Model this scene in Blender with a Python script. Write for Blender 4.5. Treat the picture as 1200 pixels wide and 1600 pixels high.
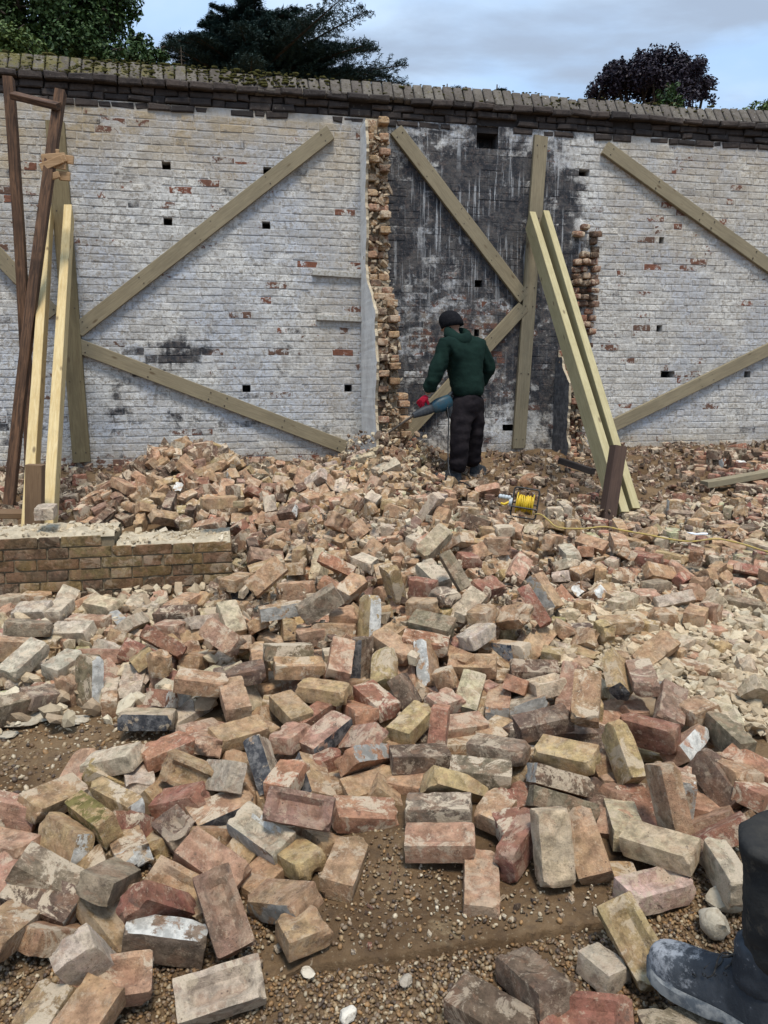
import bpy, bmesh, math, random
import numpy as np
from mathutils import Vector, Matrix, Quaternion, noise as mnoise
for _o in list(bpy.data.objects): bpy.data.objects.remove(_o)
SC = bpy.context.scene
COL = SC.collection
rnd = random.Random(7)
rng = np.random.default_rng(7)

# ------------------------------------------------------------------ camera
PITCH = math.radians(9.95); FPX = 1208.0; CAMZ = 1.5
cam = bpy.data.cameras.new('camera'); cam_o = bpy.data.objects.new('camera', cam); COL.objects.link(cam_o)
cam.sensor_fit = 'VERTICAL'; cam.sensor_height = 36.0; cam.lens = FPX / 1600 * 36
cam_o.location = (0, 0, CAMZ); cam_o.rotation_euler = (math.pi / 2 - PITCH, 0, 0)
cam.clip_start = 0.05; cam.clip_end = 3000
SC.camera = cam_o

# ------------------------------------------------------------------ node helpers
def new_mat(name, rough=0.9, spec=0.2):
    m = bpy.data.materials.new(name); m.use_nodes = True
    nt = m.node_tree; b = nt.nodes['Principled BSDF']
    b.inputs['Roughness'].default_value = rough
    b.inputs['Specular IOR Level'].default_value = spec
    return m, nt, b
def nd(nt, t, **kw):
    n = nt.nodes.new('ShaderNode' + t)
    for k, v in kw.items():
        if k.startswith('i_'): n.inputs[k[2:].replace('_', ' ')].default_value = v
        else: setattr(n, k, v)
    return n
def noise(nt, vec, scale, detail=4, rough=0.55, dist=0.0):
    n = nd(nt, 'TexNoise', i_Scale=scale, i_Detail=detail, i_Roughness=rough, i_Distortion=dist)
    if vec is not None: nt.links.new(vec, n.inputs['Vector'])
    return n.outputs['Fac']
def ramp(nt, fac, lo, hi, a=0.0, b=1.0):
    n = nd(nt, 'MapRange'); n.interpolation_type = 'SMOOTHSTEP'
    nt.links.new(fac, n.inputs[0])
    n.inputs[1].default_value = lo; n.inputs[2].default_value = hi; n.inputs[3].default_value = a; n.inputs[4].default_value = b
    return n.outputs[0]
def math_n(nt, op, a, b=None):
    n = nd(nt, 'Math', operation=op)
    for i, v in enumerate((a, b)):
        if v is None: continue
        if isinstance(v, (int, float)): n.inputs[i].default_value = v
        else: nt.links.new(v, n.inputs[i])
    return n.outputs[0]
def mix(nt, fac, a, b, mode='MIX'):
    n = nd(nt, 'Mix', data_type='RGBA', blend_type=mode)
    for i, v in ((0, fac), (6, a), (7, b)):
        if isinstance(v, (int, float)): n.inputs[i].default_value = v
        elif isinstance(v, tuple): n.inputs[i].default_value = (*v[:3], 1)
        else: nt.links.new(v, n.inputs[i])
    return n.outputs[2]
def vmap(nt, vec, scale=(1, 1, 1), loc=(0, 0, 0), rot=(0, 0, 0)):
    n = nd(nt, 'Mapping'); nt.links.new(vec, n.inputs[0])
    n.inputs[1].default_value = loc; n.inputs[2].default_value = rot; n.inputs[3].default_value = scale
    return n.outputs[0]
def bump(nt, b, h, strength, dist=0.01, prev=None):
    n = nd(nt, 'Bump', i_Strength=strength, i_Distance=dist); nt.links.new(h, n.inputs['Height'])
    if prev is not None: nt.links.new(prev, n.inputs['Normal'])
    if b is not None: nt.links.new(n.outputs[0], b.inputs['Normal'])
    return n.outputs[0]
def setc(nt, b, c):
    if isinstance(c, tuple): b.inputs['Base Color'].default_value = (*c[:3], 1)
    else: nt.links.new(c, b.inputs['Base Color'])
def obj_vec(nt, jitter=True):
    tc = nd(nt, 'TexCoord'); v = tc.outputs['Object']
    if jitter:
        oi = nd(nt, 'ObjectInfo'); m = nd(nt, 'VectorMath', operation='SCALE'); m.inputs[0].default_value = (37.1, 61.7, 23.9)
        nt.links.new(oi.outputs['Random'], m.inputs['Scale'])
        a = nd(nt, 'VectorMath', operation='ADD'); nt.links.new(v, a.inputs[0]); nt.links.new(m.outputs[0], a.inputs[1]); v = a.outputs[0]
    return v
def world_vec(nt):
    return nd(nt, 'NewGeometry').outputs['Position']

# ------------------------------------------------------------------ world: overcast sky with cloud layers
SUN_EL, SUN_AZ = math.radians(67), math.radians(166)      # azimuth from +Y (behind the wall) clockwise: behind the camera, to the right
W = bpy.data.worlds.new('World'); SC.world = W; W.use_nodes = True
nt = W.node_tree; bg = nt.nodes['Background']; bg.inputs[1].default_value = 0.055
sky = nd(nt, 'TexSky', sky_type='NISHITA', sun_disc=False, sun_elevation=SUN_EL, sun_rotation=SUN_AZ, air_density=1.2, dust_density=1.0)
tc = nd(nt, 'TexCoord'); sep = nd(nt, 'SeparateXYZ'); nt.links.new(tc.outputs['Generated'], sep.inputs[0])
zc = math_n(nt, 'ADD', math_n(nt, 'MAXIMUM', sep.outputs[2], 0.0), 0.22)
cmb = nd(nt, 'CombineXYZ')
nt.links.new(math_n(nt, 'DIVIDE', sep.outputs[0], zc), cmb.inputs[0]); nt.links.new(math_n(nt, 'DIVIDE', sep.outputs[1], zc), cmb.inputs[1])
cv = cmb.outputs[0]
n1 = noise(nt, vmap(nt, cv, (1.0, 1.6, 1), (3.2, 1.1, 0)), 1.5, 7, 0.52, 0.25)
n2 = noise(nt, vmap(nt, cv, (1.0, 1.3, 1), (7.9, 4.4, 2)), 1.1, 6, 0.5, 0.2)
CL_LIGHT = (5.7, 6.9, 8.3); CL_DARK = (3.2, 3.9, 5.0); CL_BLUE = (3.7, 5.4, 7.9)
c = mix(nt, ramp(nt, n2, 0.40, 0.62), CL_BLUE, CL_LIGHT)
c = mix(nt, ramp(nt, n1, 0.50, 0.68), c, CL_DARK)
c = mix(nt, 0.12, c, sky.outputs[0])
zen = nd(nt, 'VectorMath', operation='SCALE'); nt.links.new(c, zen.inputs[0])
nt.links.new(math_n(nt, 'ADD', math_n(nt, 'MULTIPLY', math_n(nt, 'MAXIMUM', sep.outputs[2], 0.0), 0.45), 0.93), zen.inputs['Scale'])  # thin cloud: a little brighter towards the zenith
nt.links.new(zen.outputs[0], bg.inputs[0])

sl = bpy.data.lights.new('sun', 'SUN'); sl.energy = 1.5; sl.angle = math.radians(13); sl.color = (1.0, 0.93, 0.82)
so = bpy.data.objects.new('sun', sl); COL.objects.link(so)
sd = Vector((math.sin(SUN_AZ) * math.cos(SUN_EL), math.cos(SUN_AZ) * math.cos(SUN_EL), math.sin(SUN_EL)))
so.rotation_euler = sd.to_track_quat('Z', 'Y').to_euler()
vs = SC.view_settings
vs.view_transform = 'Standard'; vs.look = 'None'; vs.exposure = 1.25; vs.gamma = 1.0; vs.use_curve_mapping = False

# ------------------------------------------------------------------ object helpers
def prop(o, label=None, cat=None, group=None, kind=None):
    for k, v in (('label', label), ('category', cat), ('group', group), ('kind', kind)):
        if v: o[k] = v
    return o
def link(o, parent=None):
    COL.objects.link(o)
    if parent is not None: o.parent = parent
    return o
def empty(name, loc=(0, 0, 0), rz=0.0):
    o = bpy.data.objects.new(name, None); o.location = loc; o.rotation_euler = (0, 0, rz); o.empty_display_size = 0.1
    COL.objects.link(o); return o
def mesh_obj(name, me, mats, parent=None, loc=None, smooth=None):
    o = bpy.data.objects.new(name, me)
    for m in (mats if isinstance(mats, (list, tuple)) else [mats]): me.materials.append(m)
    if loc is not None: o.location = loc
    return link(o, parent)
def smooth_mesh(me, ang=40):
    me.polygons.foreach_set('use_smooth', [True] * len(me.polygons))
    if ang < 180: me.set_sharp_from_angle(angle=math.radians(ang))
class MB:
    """collects vertices and faces of one mesh"""
    def __init__(s): s.v = []; s.f = []; s.mi = []
    def add(s, vs, fs, mi=0):
        o = len(s.v); s.v += [tuple(q) for q in vs]; s.f += [tuple(i + o for i in f) for f in fs]; s.mi += [mi] * len(fs)
    def box(s, c, d, R=None, mi=0, bev=0.0):
        c = Vector(c); h = [q / 2 for q in d]
        if bev <= 0:
            vs = [Vector((x * h[0], y * h[1], z * h[2])) for x in (-1, 1) for y in (-1, 1) for z in (-1, 1)]
            fs = [(0, 1, 3, 2), (4, 6, 7, 5), (0, 4, 5, 1), (2, 3, 7, 6), (0, 2, 6, 4), (1, 5, 7, 3)]
        else:
            bm = bmesh.new(); bmesh.ops.create_cube(bm, size=1)
            for q in bm.verts: q.co = Vector((q.co[0] * d[0], q.co[1] * d[1], q.co[2] * d[2]))
            bmesh.ops.bevel(bm, geom=bm.edges[:], offset=bev, segments=1, affect='EDGES')
            bm.verts.index_update(); vs = [q.co.copy() for q in bm.verts]; fs = [[q.index for q in f.verts] for f in bm.faces]; bm.free()
        if R is not None: vs = [R @ q for q in vs]
        s.add([q + c for q in vs], fs, mi)
    def tube(s, pts, r, n=8, mi=0, cap=True, closed=False):
        pts = [Vector(p) for p in pts]; rs = r if isinstance(r, (list, tuple)) else [r] * len(pts)
        vs = []; up = None; N = len(pts)
        for i, p in enumerate(pts):
            if closed: t = pts[(i + 1) % N] - pts[i - 1]
            else: t = pts[min(i + 1, N - 1)] - pts[max(i - 1, 0)]
            t.normalize()
            if up is None: up = t.orthogonal().normalized()
            up = (up - t * up.dot(t)); up = up.normalized() if up.length > 1e-6 else t.orthogonal().normalized()
            w = t.cross(up)
            vs += [p + (up * math.cos(a) + w * math.sin(a)) * rs[i] for a in [2 * math.pi * k / n for k in range(n)]]
        fs = []
        for i in range(N if closed else N - 1):
            j = (i + 1) % N
            fs += [(i * n + k, i * n + (k + 1) % n, j * n + (k + 1) % n, j * n + k) for k in range(n)]
        if cap and not closed: fs += [tuple(range(n - 1, -1, -1)), tuple((N - 1) * n + k for k in range(n))]
        s.add(vs, fs, mi)
    def loft(s, rings, mi=0, cap=True):
        n = len(rings[0]); vs = [q for r in rings for q in r]
        fs = [(i * n + k, i * n + (k + 1) % n, (i + 1) * n + (k + 1) % n, (i + 1) * n + k) for i in range(len(rings) - 1) for k in range(n)]
        if cap: fs += [tuple(range(n - 1, -1, -1)), tuple((len(rings) - 1) * n + k for k in range(n))]
        s.add(vs, fs, mi)
    def build(s, name, mats, parent=None, loc=None, smooth=None):
        me = bpy.data.meshes.new(name); me.from_pydata(s.v, [], s.f)
        o = mesh_obj(name, me, mats, parent, loc)
        if max(s.mi, default=0): me.polygons.foreach_set('material_index', s.mi)
        if smooth is not None: smooth_mesh(me, smooth)
        return o

# camera-independent survey helpers: a sight line from the tripod point meets the ground / a plane of known distance
_F = Vector((0, math.cos(PITCH), -math.sin(PITCH))); _U = Vector((0, math.sin(PITCH), math.cos(PITCH)))
def sight(px, py): return Vector((1, 0, 0)) * ((px - 600) / FPX) - _U * ((py - 800) / FPX) + _F
def at(px, py, Y):
    r = sight(px, py); return Vector((0, 0, CAMZ)) + r * (Y / r.y)

# ------------------------------------------------------------------ terrain heights (rise above an even slope in 2 mm steps, 0.15 m grid)
NY, NX = (61, 74)
RISE = '''
0 0 0 0 0 0 0 0 0 0 0 0 0 0 0 0 0 0 0 0 0 0 0 0 0 0 0 0 0 0 0 0 0 0 0 0 0 0 0 0 0 0 0 0 0 0 0 0 0 0 0 0 0 0 0 0 0 0 0 0 0 0 0 0 0 0 0 0 0 0 0 0 0 0
0 0 0 0 0 0 0 0 0 0 0 0 0 0 0 0 0 0 0 0 0 0 0 0 0 0 0 0 0 0 0 0 0 0 0 0 0 0 0 0 0 0 0 0 0 0 0 0 0 0 0 0 0 0 0 0 0 0 0 0 0 0 0 0 0 0 0 0 0 0 0 0 0 0
0 0 0 0 0 0 0 0 0 0 0 0 0 0 0 0 0 0 0 0 0 0 0 0 0 0 0 0 0 0 0 0 0 0 0 0 0 0 0 0 0 0 0 0 0 0 0 0 0 0 0 0 0 0 0 0 0 0 0 0 0 0 0 0 0 0 0 0 0 0 0 0 0 0
0 0 0 0 0 0 0 0 0 0 0 0 0 0 0 0 0 0 0 0 0 0 0 0 0 0 0 0 0 0 0 0 0 0 0 0 0 0 0 0 0 0 0 0 0 0 0 0 0 0 0 0 0 0 0 0 0 0 0 0 0 0 0 0 0 0 0 0 0 0 0 0 0 0
0 0 0 0 0 0 0 0 0 0 0 0 0 0 0 0 0 0 0 0 0 0 0 0 0 0 0 0 0 0 0 0 0 0 0 0 0 0 0 0 0 0 0 0 0 0 0 0 0 0 0 0 0 0 0 0 0 0 0 0 0 0 0 0 0 0 0 0 0 0 0 0 0 0
0 0 0 0 0 0 0 0 0 0 0 0 0 0 0 0 0 0 0 0 0 0 0 0 0 0 0 0 0 0 0 0 0 0 0 0 0 0 0 0 0 0 0 0 0 0 0 0 0 0 0 0 0 0 0 0 0 0 0 0 0 0 0 0 0 0 0 0 0 0 0 0 0 0
0 0 0 0 0 0 0 0 0 0 0 0 0 0 0 0 0 0 0 0 0 0 0 0 0 0 0 0 0 0 0 0 0 0 0 0 0 0 0 0 0 0 0 0 0 0 0 0 0 0 0 0 0 0 0 0 0 0 0 0 0 0 0 0 0 0 0 0 0 0 0 0 0 0
0 0 0 0 0 0 0 0 0 0 0 0 0 0 0 0 0 0 0 0 0 0 0 0 0 0 0 0 0 0 0 0 0 0 0 0 0 0 0 0 0 0 0 0 0 0 0 0 0 0 0 0 0 0 0 0 0 0 0 0 0 0 0 0 0 0 0 0 0 0 0 0 0 0
0 0 0 0 0 0 0 0 0 0 0 0 0 0 0 0 0 0 0 0 0 0 0 0 0 0 0 0 0 0 0 0 0 0 0 0 0 0 0 0 0 0 0 0 0 0 0 0 0 0 0 0 0 0 0 0 0 0 0 0 0 0 0 0 0 0 0 0 0 0 0 0 0 0
0 0 0 0 0 0 0 0 0 0 0 0 0 0 0 0 0 0 0 0 0 0 0 0 0 0 0 0 0 0 0 0 0 0 0 0 0 0 0 0 0 0 0 0 0 0 0 0 0 0 0 0 0 0 0 0 0 0 0 0 0 0 0 0 0 0 0 0 0 0 0 0 0 0
0 0 0 0 0 0 0 0 0 0 0 0 0 0 0 0 0 0 0 0 0 0 0 0 0 0 0 0 0 0 0 0 0 0 0 0 0 0 0 0 0 0 0 0 0 0 0 0 0 0 0 0 0 0 0 0 0 0 0 0 0 0 0 0 0 0 0 0 0 0 0 0 0 0
0 0 0 0 0 0 0 0 0 0 0 0 0 0 0 0 0 0 0 0 0 0 0 0 0 0 0 0 0 0 0 0 0 0 0 0 0 0 0 0 0 0 0 0 0 0 0 0 0 0 0 0 0 0 0 0 0 0 0 0 0 0 0 0 0 0 0 0 0 0 0 0 0 0
0 0 0 0 0 0 0 0 0 0 0 0 0 0 0 0 0 0 0 0 0 0 0 0 0 0 0 0 0 0 0 0 0 0 0 0 0 0 0 0 0 0 0 0 0 0 0 0 0 0 0 0 0 0 0 0 0 0 0 0 0 0 0 0 0 0 0 0 0 0 0 0 0 0
0 0 0 0 0 0 0 0 0 0 0 0 0 0 0 0 0 0 0 0 0 0 0 0 0 0 0 0 0 0 0 0 0 0 0 0 0 0 0 0 0 0 0 0 0 0 0 0 0 0 0 0 0 0 0 0 0 0 0 0 0 0 0 0 0 0 0 0 0 0 0 0 0 0
0 0 0 0 0 0 0 0 0 0 0 0 0 0 0 0 0 0 0 0 0 0 0 0 0 0 0 0 0 0 0 0 0 0 0 0 0 0 0 0 0 0 0 0 0 0 0 0 0 0 0 0 0 0 0 0 0 0 0 0 0 0 0 0 0 0 0 0 0 0 0 0 0 0
0 0 0 0 0 0 0 0 0 0 0 0 0 0 0 0 0 0 0 0 0 0 0 0 0 0 0 0 0 0 1 0 0 0 0 0 0 0 0 1 1 0 0 0 0 0 0 0 0 0 0 0 0 0 0 0 0 0 0 0 0 0 0 0 0 0 0 0 0 0 0 0 0 0
0 0 0 0 0 0 0 0 0 0 0 0 0 0 0 0 0 0 0 0 0 0 0 0 0 0 0 0 0 0 3 3 1 0 0 0 1 6 13 13 0 0 0 0 0 0 0 0 0 0 0 0 0 0 0 0 0 0 0 0 0 0 0 0 0 0 0 0 0 0 0 0 0 0
0 0 0 0 0 0 0 0 0 0 0 0 0 0 0 0 0 0 0 0 0 0 0 0 0 0 0 0 0 0 3 4 6 12 23 33 36 35 28 13 0 0 0 0 0 0 0 0 0 0 0 0 0 0 0 0 0 0 0 0 0 0 0 0 0 0 0 0 0 0 0 0 0 0
0 0 0 0 0 0 0 0 0 0 0 0 0 0 0 0 0 0 0 0 0 0 0 0 0 0 0 0 0 3 6 7 12 23 39 50 51 42 25 3 0 0 0 0 0 0 0 0 0 0 0 0 0 0 0 0 0 0 0 0 0 0 0 0 0 0 0 0 0 0 0 0 0 0
0 0 0 0 0 0 0 0 0 0 0 0 0 0 0 0 0 0 0 0 0 0 0 0 0 0 0 0 6 10 11 13 18 31 46 56 54 40 16 0 0 0 0 0 0 0 0 0 0 0 0 0 0 0 0 0 0 0 0 0 0 0 0 0 0 0 0 0 0 0 0 0 0 0
0 0 0 0 0 0 0 0 0 0 0 0 0 0 0 0 0 0 0 0 0 0 0 0 0 0 0 5 12 16 17 18 23 33 46 55 52 34 7 0 0 0 0 0 0 0 0 0 0 0 0 0 0 0 0 0 0 0 0 0 0 0 0 0 0 0 0 0 0 0 0 0 0 0
0 0 0 0 0 0 0 0 0 0 0 0 0 0 0 0 0 0 0 0 0 0 0 0 0 0 0 2 11 16 18 21 25 32 42 49 46 26 0 0 0 0 0 0 0 0 0 0 0 0 0 0 0 0 0 0 0 0 0 0 0 0 0 0 0 0 0 0 0 0 0 0 0 0
0 0 0 0 0 0 0 0 0 0 0 0 0 0 0 0 0 0 0 0 0 0 0 0 0 0 0 0 4 11 17 22 27 32 39 44 40 20 0 0 0 0 0 0 0 0 0 0 0 0 0 0 0 0 0 0 0 0 0 0 0 0 0 0 0 0 0 0 0 0 0 0 0 0
0 0 0 0 0 0 0 0 0 0 0 0 0 0 0 0 0 0 0 0 0 0 0 0 0 0 0 1 3 10 19 29 36 41 44 45 38 20 0 0 0 0 0 0 0 0 0 0 0 0 0 0 0 0 0 0 0 0 0 0 0 0 0 0 0 0 0 0 0 0 0 0 0 0
0 0 0 0 0 0 0 0 0 0 0 0 0 0 0 0 0 0 0 0 0 0 0 0 0 0 1 5 11 22 36 49 57 59 58 52 42 27 9 0 0 0 0 0 0 0 0 0 0 0 0 0 0 0 0 0 0 0 0 0 0 0 0 0 0 0 0 0 0 0 0 0 0 0
0 0 0 0 0 0 0 0 0 0 0 0 0 0 0 0 0 0 0 0 0 0 0 0 0 1 3 10 25 44 66 80 86 83 75 62 48 35 20 2 0 0 0 0 0 0 0 0 0 0 0 0 0 0 0 0 0 0 0 0 0 0 0 0 0 0 0 0 0 0 0 0 0 0
0 0 0 0 0 0 0 0 0 0 0 0 0 0 0 0 0 0 0 0 0 0 0 0 0 1 4 13 33 60 86 101 106 100 87 69 52 38 26 10 0 0 0 0 0 0 0 0 0 0 0 0 0 0 0 0 0 0 0 0 0 0 0 0 0 0 0 0 0 0 0 0 0 0
0 0 0 0 0 0 0 0 0 0 0 0 0 0 0 0 0 0 0 0 0 0 0 0 0 1 4 12 28 52 75 90 97 96 85 68 52 39 27 13 0 0 0 0 0 0 0 0 0 0 0 0 0 0 0 0 0 0 0 0 0 0 0 0 0 0 0 0 0 0 0 0 0 0
0 0 0 0 0 0 0 0 0 0 0 0 0 0 0 0 0 0 0 0 0 0 0 0 0 1 2 7 16 30 46 59 68 72 68 58 47 37 27 14 0 0 0 0 0 0 0 0 0 0 0 0 0 0 0 0 0 0 0 0 0 0 0 0 0 0 0 0 0 0 0 0 0 0
0 0 0 0 0 0 0 0 0 0 0 0 0 0 0 0 0 0 0 1 1 1 1 1 0 0 1 3 7 14 23 33 41 48 50 47 41 36 28 16 0 0 0 0 0 0 0 0 0 0 0 0 0 0 0 0 0 0 0 0 0 0 0 0 0 0 0 0 0 0 0 0 0 0
0 0 0 0 0 0 0 0 0 0 0 0 0 0 0 0 0 1 3 11 19 29 34 27 15 8 4 4 6 10 17 24 32 37 40 40 38 35 30 19 3 0 0 0 0 0 0 0 0 0 0 0 0 0 0 0 0 0 0 0 0 0 0 0 0 0 0 0 0 0 0 0 0 0
0 0 0 0 0 0 0 0 0 0 0 0 0 0 0 2 7 12 21 31 44 56 63 57 40 25 16 12 11 15 22 31 38 41 40 38 37 35 31 22 7 0 0 0 0 0 0 0 0 0 0 0 0 0 0 0 0 0 0 0 0 0 0 0 0 0 0 0 0 0 0 0 0 0
0 0 0 0 0 0 0 0 0 0 0 0 0 0 2 7 12 20 33 50 68 83 90 85 69 49 35 27 23 25 34 45 52 51 45 39 35 33 29 20 4 0 0 0 0 0 0 0 0 0 0 0 0 0 0 0 0 0 0 0 0 0 0 0 0 0 0 0 0 0 0 0 0 0
0 0 0 0 0 0 0 0 0 0 0 0 0 0 6 10 17 28 47 73 101 122 130 123 104 83 64 50 40 39 46 57 63 59 48 38 32 28 21 7 0 0 0 0 0 0 0 0 0 0 0 0 0 0 0 0 0 0 0 0 0 0 0 0 0 0 0 0 0 0 0 0 0 0
0 0 0 0 0 0 0 0 0 0 0 0 0 3 8 13 21 35 61 97 136 167 180 172 149 122 98 76 59 50 53 61 66 61 48 35 26 18 6 0 0 0 0 0 0 0 0 0 0 0 0 0 0 0 0 0 0 0 0 0 0 0 0 0 0 0 0 0 0 0 0 0 0 0
0 0 0 0 0 0 0 0 0 0 0 0 0 4 10 15 24 40 69 112 163 206 227 220 192 157 126 97 73 57 54 58 63 59 47 32 20 8 0 0 0 0 0 0 0 0 0 0 0 0 0 0 0 0 0 0 0 0 0 0 0 0 0 0 0 0 0 0 0 0 0 0 0 0
0 0 0 0 0 0 0 0 0 0 0 0 0 2 10 17 26 42 70 114 170 223 254 250 218 176 137 104 77 58 51 55 63 64 52 33 16 1 0 0 0 0 0 0 0 0 0 0 0 0 0 0 0 0 0 0 0 0 0 0 0 0 0 0 0 0 0 0 0 0 0 0 0 0
0 0 0 0 0 0 0 0 0 0 0 0 0 0 4 14 25 40 65 104 157 212 248 248 217 172 131 97 72 55 50 58 73 80 67 40 16 2 0 0 0 0 0 0 0 0 0 0 0 0 0 0 0 0 0 0 0 0 0 0 0 0 0 0 0 0 0 0 0 0 0 0 0 0
0 0 0 0 0 0 0 0 0 0 0 0 0 0 0 4 19 36 58 90 134 182 215 217 191 151 114 85 64 53 53 67 93 107 90 53 19 3 0 0 0 0 0 0 0 0 0 0 0 0 0 0 0 0 0 0 0 0 0 0 0 0 0 0 0 0 0 0 0 0 0 0 0 0
0 0 0 0 0 0 0 0 0 0 0 0 0 0 0 0 2 24 47 75 109 145 170 173 154 125 96 74 60 53 58 80 116 135 114 67 25 4 1 0 0 0 0 0 0 0 0 0 0 0 0 0 0 0 0 0 0 0 0 0 0 0 0 0 0 0 0 0 0 0 0 0 0 0
0 0 0 0 0 0 0 0 0 0 0 0 0 0 0 0 0 1 28 56 85 111 128 130 119 99 80 65 57 56 64 90 130 152 129 78 32 4 1 0 0 0 0 0 0 0 0 0 0 0 0 0 0 0 0 0 0 0 0 0 0 0 0 0 0 0 0 0 0 0 0 0 0 0
0 0 0 0 0 0 0 0 0 0 0 0 0 0 0 0 0 0 1 29 56 76 87 87 79 68 58 54 55 58 68 92 129 150 129 81 38 10 1 0 0 0 0 0 0 0 0 0 0 0 0 0 0 0 0 0 0 0 0 0 0 0 0 0 0 0 0 0 0 0 0 0 0 0
0 0 0 0 0 0 0 0 0 0 0 0 0 0 0 0 0 0 0 1 16 29 33 30 25 23 27 38 49 57 67 88 116 132 116 78 43 17 0 0 0 0 0 0 0 0 0 0 0 0 0 0 0 0 0 0 0 0 0 0 0 0 0 0 0 0 0 0 0 0 0 0 0 0
0 0 0 0 0 0 0 0 0 0 0 0 0 0 0 0 0 0 0 0 1 1 2 2 1 1 0 17 38 53 64 80 99 109 98 72 47 26 6 0 0 0 0 0 0 0 0 0 0 0 0 0 0 0 0 0 0 0 0 0 0 0 0 0 0 0 0 0 0 0 0 0 0 0
0 0 0 0 0 0 0 0 0 0 0 0 0 0 0 0 0 0 0 0 0 0 0 0 0 0 0 0 22 44 59 72 84 90 83 68 51 34 15 0 0 0 0 0 0 0 0 0 0 0 0 0 0 0 0 0 0 0 0 0 0 0 0 0 0 0 0 0 0 0 0 0 0 0
0 0 0 0 0 0 0 0 0 0 0 0 0 0 0 0 0 0 0 0 0 0 0 0 0 0 0 0 4 30 50 64 73 78 74 66 55 41 21 0 0 0 0 0 0 0 0 0 0 0 0 0 0 0 0 0 0 0 0 0 0 0 0 0 0 0 0 0 0 0 0 0 0 0
0 0 0 0 0 0 0 0 0 0 0 0 0 0 0 0 0 0 0 0 0 0 0 0 0 0 0 0 0 14 39 56 66 71 70 66 58 45 24 0 0 0 0 0 0 0 0 0 0 0 0 0 0 0 0 0 0 0 0 0 0 0 0 0 0 0 0 0 0 0 0 0 0 0
0 0 0 0 0 0 0 0 0 0 0 0 0 0 0 0 0 0 0 0 0 0 0 0 0 0 0 0 0 0 24 46 60 67 69 66 60 46 21 0 0 0 0 0 0 0 0 0 0 0 0 0 0 0 0 0 0 0 0 0 0 0 0 0 0 0 0 0 0 0 0 0 0 0
0 0 0 0 0 0 0 0 0 0 0 0 0 0 0 0 0 0 0 0 0 0 0 0 0 0 0 0 0 0 8 33 52 63 67 66 59 43 14 0 0 0 0 0 0 0 0 0 0 0 0 0 0 0 0 0 0 0 0 0 0 0 0 0 0 0 0 0 0 0 0 0 0 0
0 0 0 0 0 0 0 0 0 0 0 0 0 0 0 0 0 0 0 0 0 0 0 0 0 0 0 0 0 0 0 19 41 56 64 64 56 36 3 0 0 0 0 0 0 0 0 0 0 0 0 0 0 0 0 0 0 0 0 0 0 0 0 0 0 0 0 0 0 0 0 0 0 0
0 0 0 0 0 0 0 0 0 0 0 0 0 0 0 0 0 0 0 0 0 0 0 0 0 0 0 0 0 0 0 3 28 47 58 59 49 25 0 0 0 0 0 0 0 0 0 0 0 0 0 0 0 0 0 0 0 0 0 0 0 0 0 0 0 0 0 0 0 0 0 0 0 0
0 0 0 0 0 0 0 0 0 0 0 0 0 0 0 0 0 0 0 0 0 0 0 0 0 0 0 0 0 0 0 0 13 35 49 51 39 12 0 0 0 0 0 0 0 0 0 0 0 0 0 0 0 0 0 0 0 0 0 0 0 0 0 0 0 0 0 0 0 0 0 0 0 0
0 0 0 0 0 0 0 0 0 0 0 0 0 0 0 0 0 0 0 0 0 0 0 0 0 0 0 0 0 0 0 0 0 20 36 39 26 0 0 0 0 0 0 0 0 0 0 0 0 0 0 0 0 0 0 0 0 0 0 0 0 0 0 0 0 0 0 0 0 0 0 0 0 0
0 0 0 0 0 0 0 0 0 0 0 0 0 0 0 0 0 0 0 0 0 0 0 0 0 0 0 0 0 0 0 0 0 5 20 23 9 0 0 0 0 0 0 0 0 0 0 0 0 0 0 0 0 0 0 0 0 0 0 0 0 0 0 0 0 0 0 0 0 0 0 0 0 0
0 0 0 0 0 0 0 0 0 0 0 0 0 0 0 0 0 0 0 0 0 0 0 0 0 0 0 0 0 0 0 0 0 0 2 4 0 0 0 0 0 0 0 0 0 0 0 0 0 0 0 0 0 0 0 0 0 0 0 0 0 0 0 0 0 0 0 0 0 0 0 0 0 0
0 0 0 0 0 0 0 0 0 0 0 0 0 0 0 0 0 0 0 0 0 0 0 0 0 0 0 0 0 0 0 0 0 0 0 0 0 0 0 0 0 0 0 0 0 0 0 0 0 0 0 0 0 0 0 0 0 0 0 0 0 0 0 0 0 0 0 0 0 0 0 0 0 0
0 0 0 0 0 0 0 0 0 0 0 0 0 0 0 0 0 0 0 0 0 0 0 0 0 0 0 0 0 0 0 0 0 0 0 0 0 0 0 0 0 0 0 0 0 0 0 0 0 0 0 0 0 0 0 0 0 0 0 0 0 0 0 0 0 0 0 0 0 0 0 0 0 0
0 0 0 0 0 0 0 0 0 0 0 0 0 0 0 0 0 0 0 0 0 0 0 0 0 0 0 0 0 0 0 0 0 0 0 0 0 0 0 0 0 0 0 0 0 0 0 0 0 0 0 0 0 0 0 0 0 0 0 0 0 0 0 0 0 0 0 0 0 0 0 0 0 0
0 0 0 0 0 0 0 0 0 0 0 0 0 0 0 0 0 0 0 0 0 0 0 0 0 0 0 0 0 0 0 0 0 0 0 0 0 0 0 0 0 0 0 0 0 0 0 0 0 0 0 0 0 0 0 0 0 0 0 0 0 0 0 0 0 0 0 0 0 0 0 0 0 0
0 0 0 0 0 0 0 0 0 0 0 0 0 0 0 0 0 0 0 0 0 0 0 0 0 0 0 0 0 0 0 0 0 0 0 0 0 0 0 0 0 0 0 0 0 0 0 0 0 0 0 0 0 0 0 0 0 0 0 0 0 0 0 0 0 0 0 0 0 0 0 0 0 0
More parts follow.
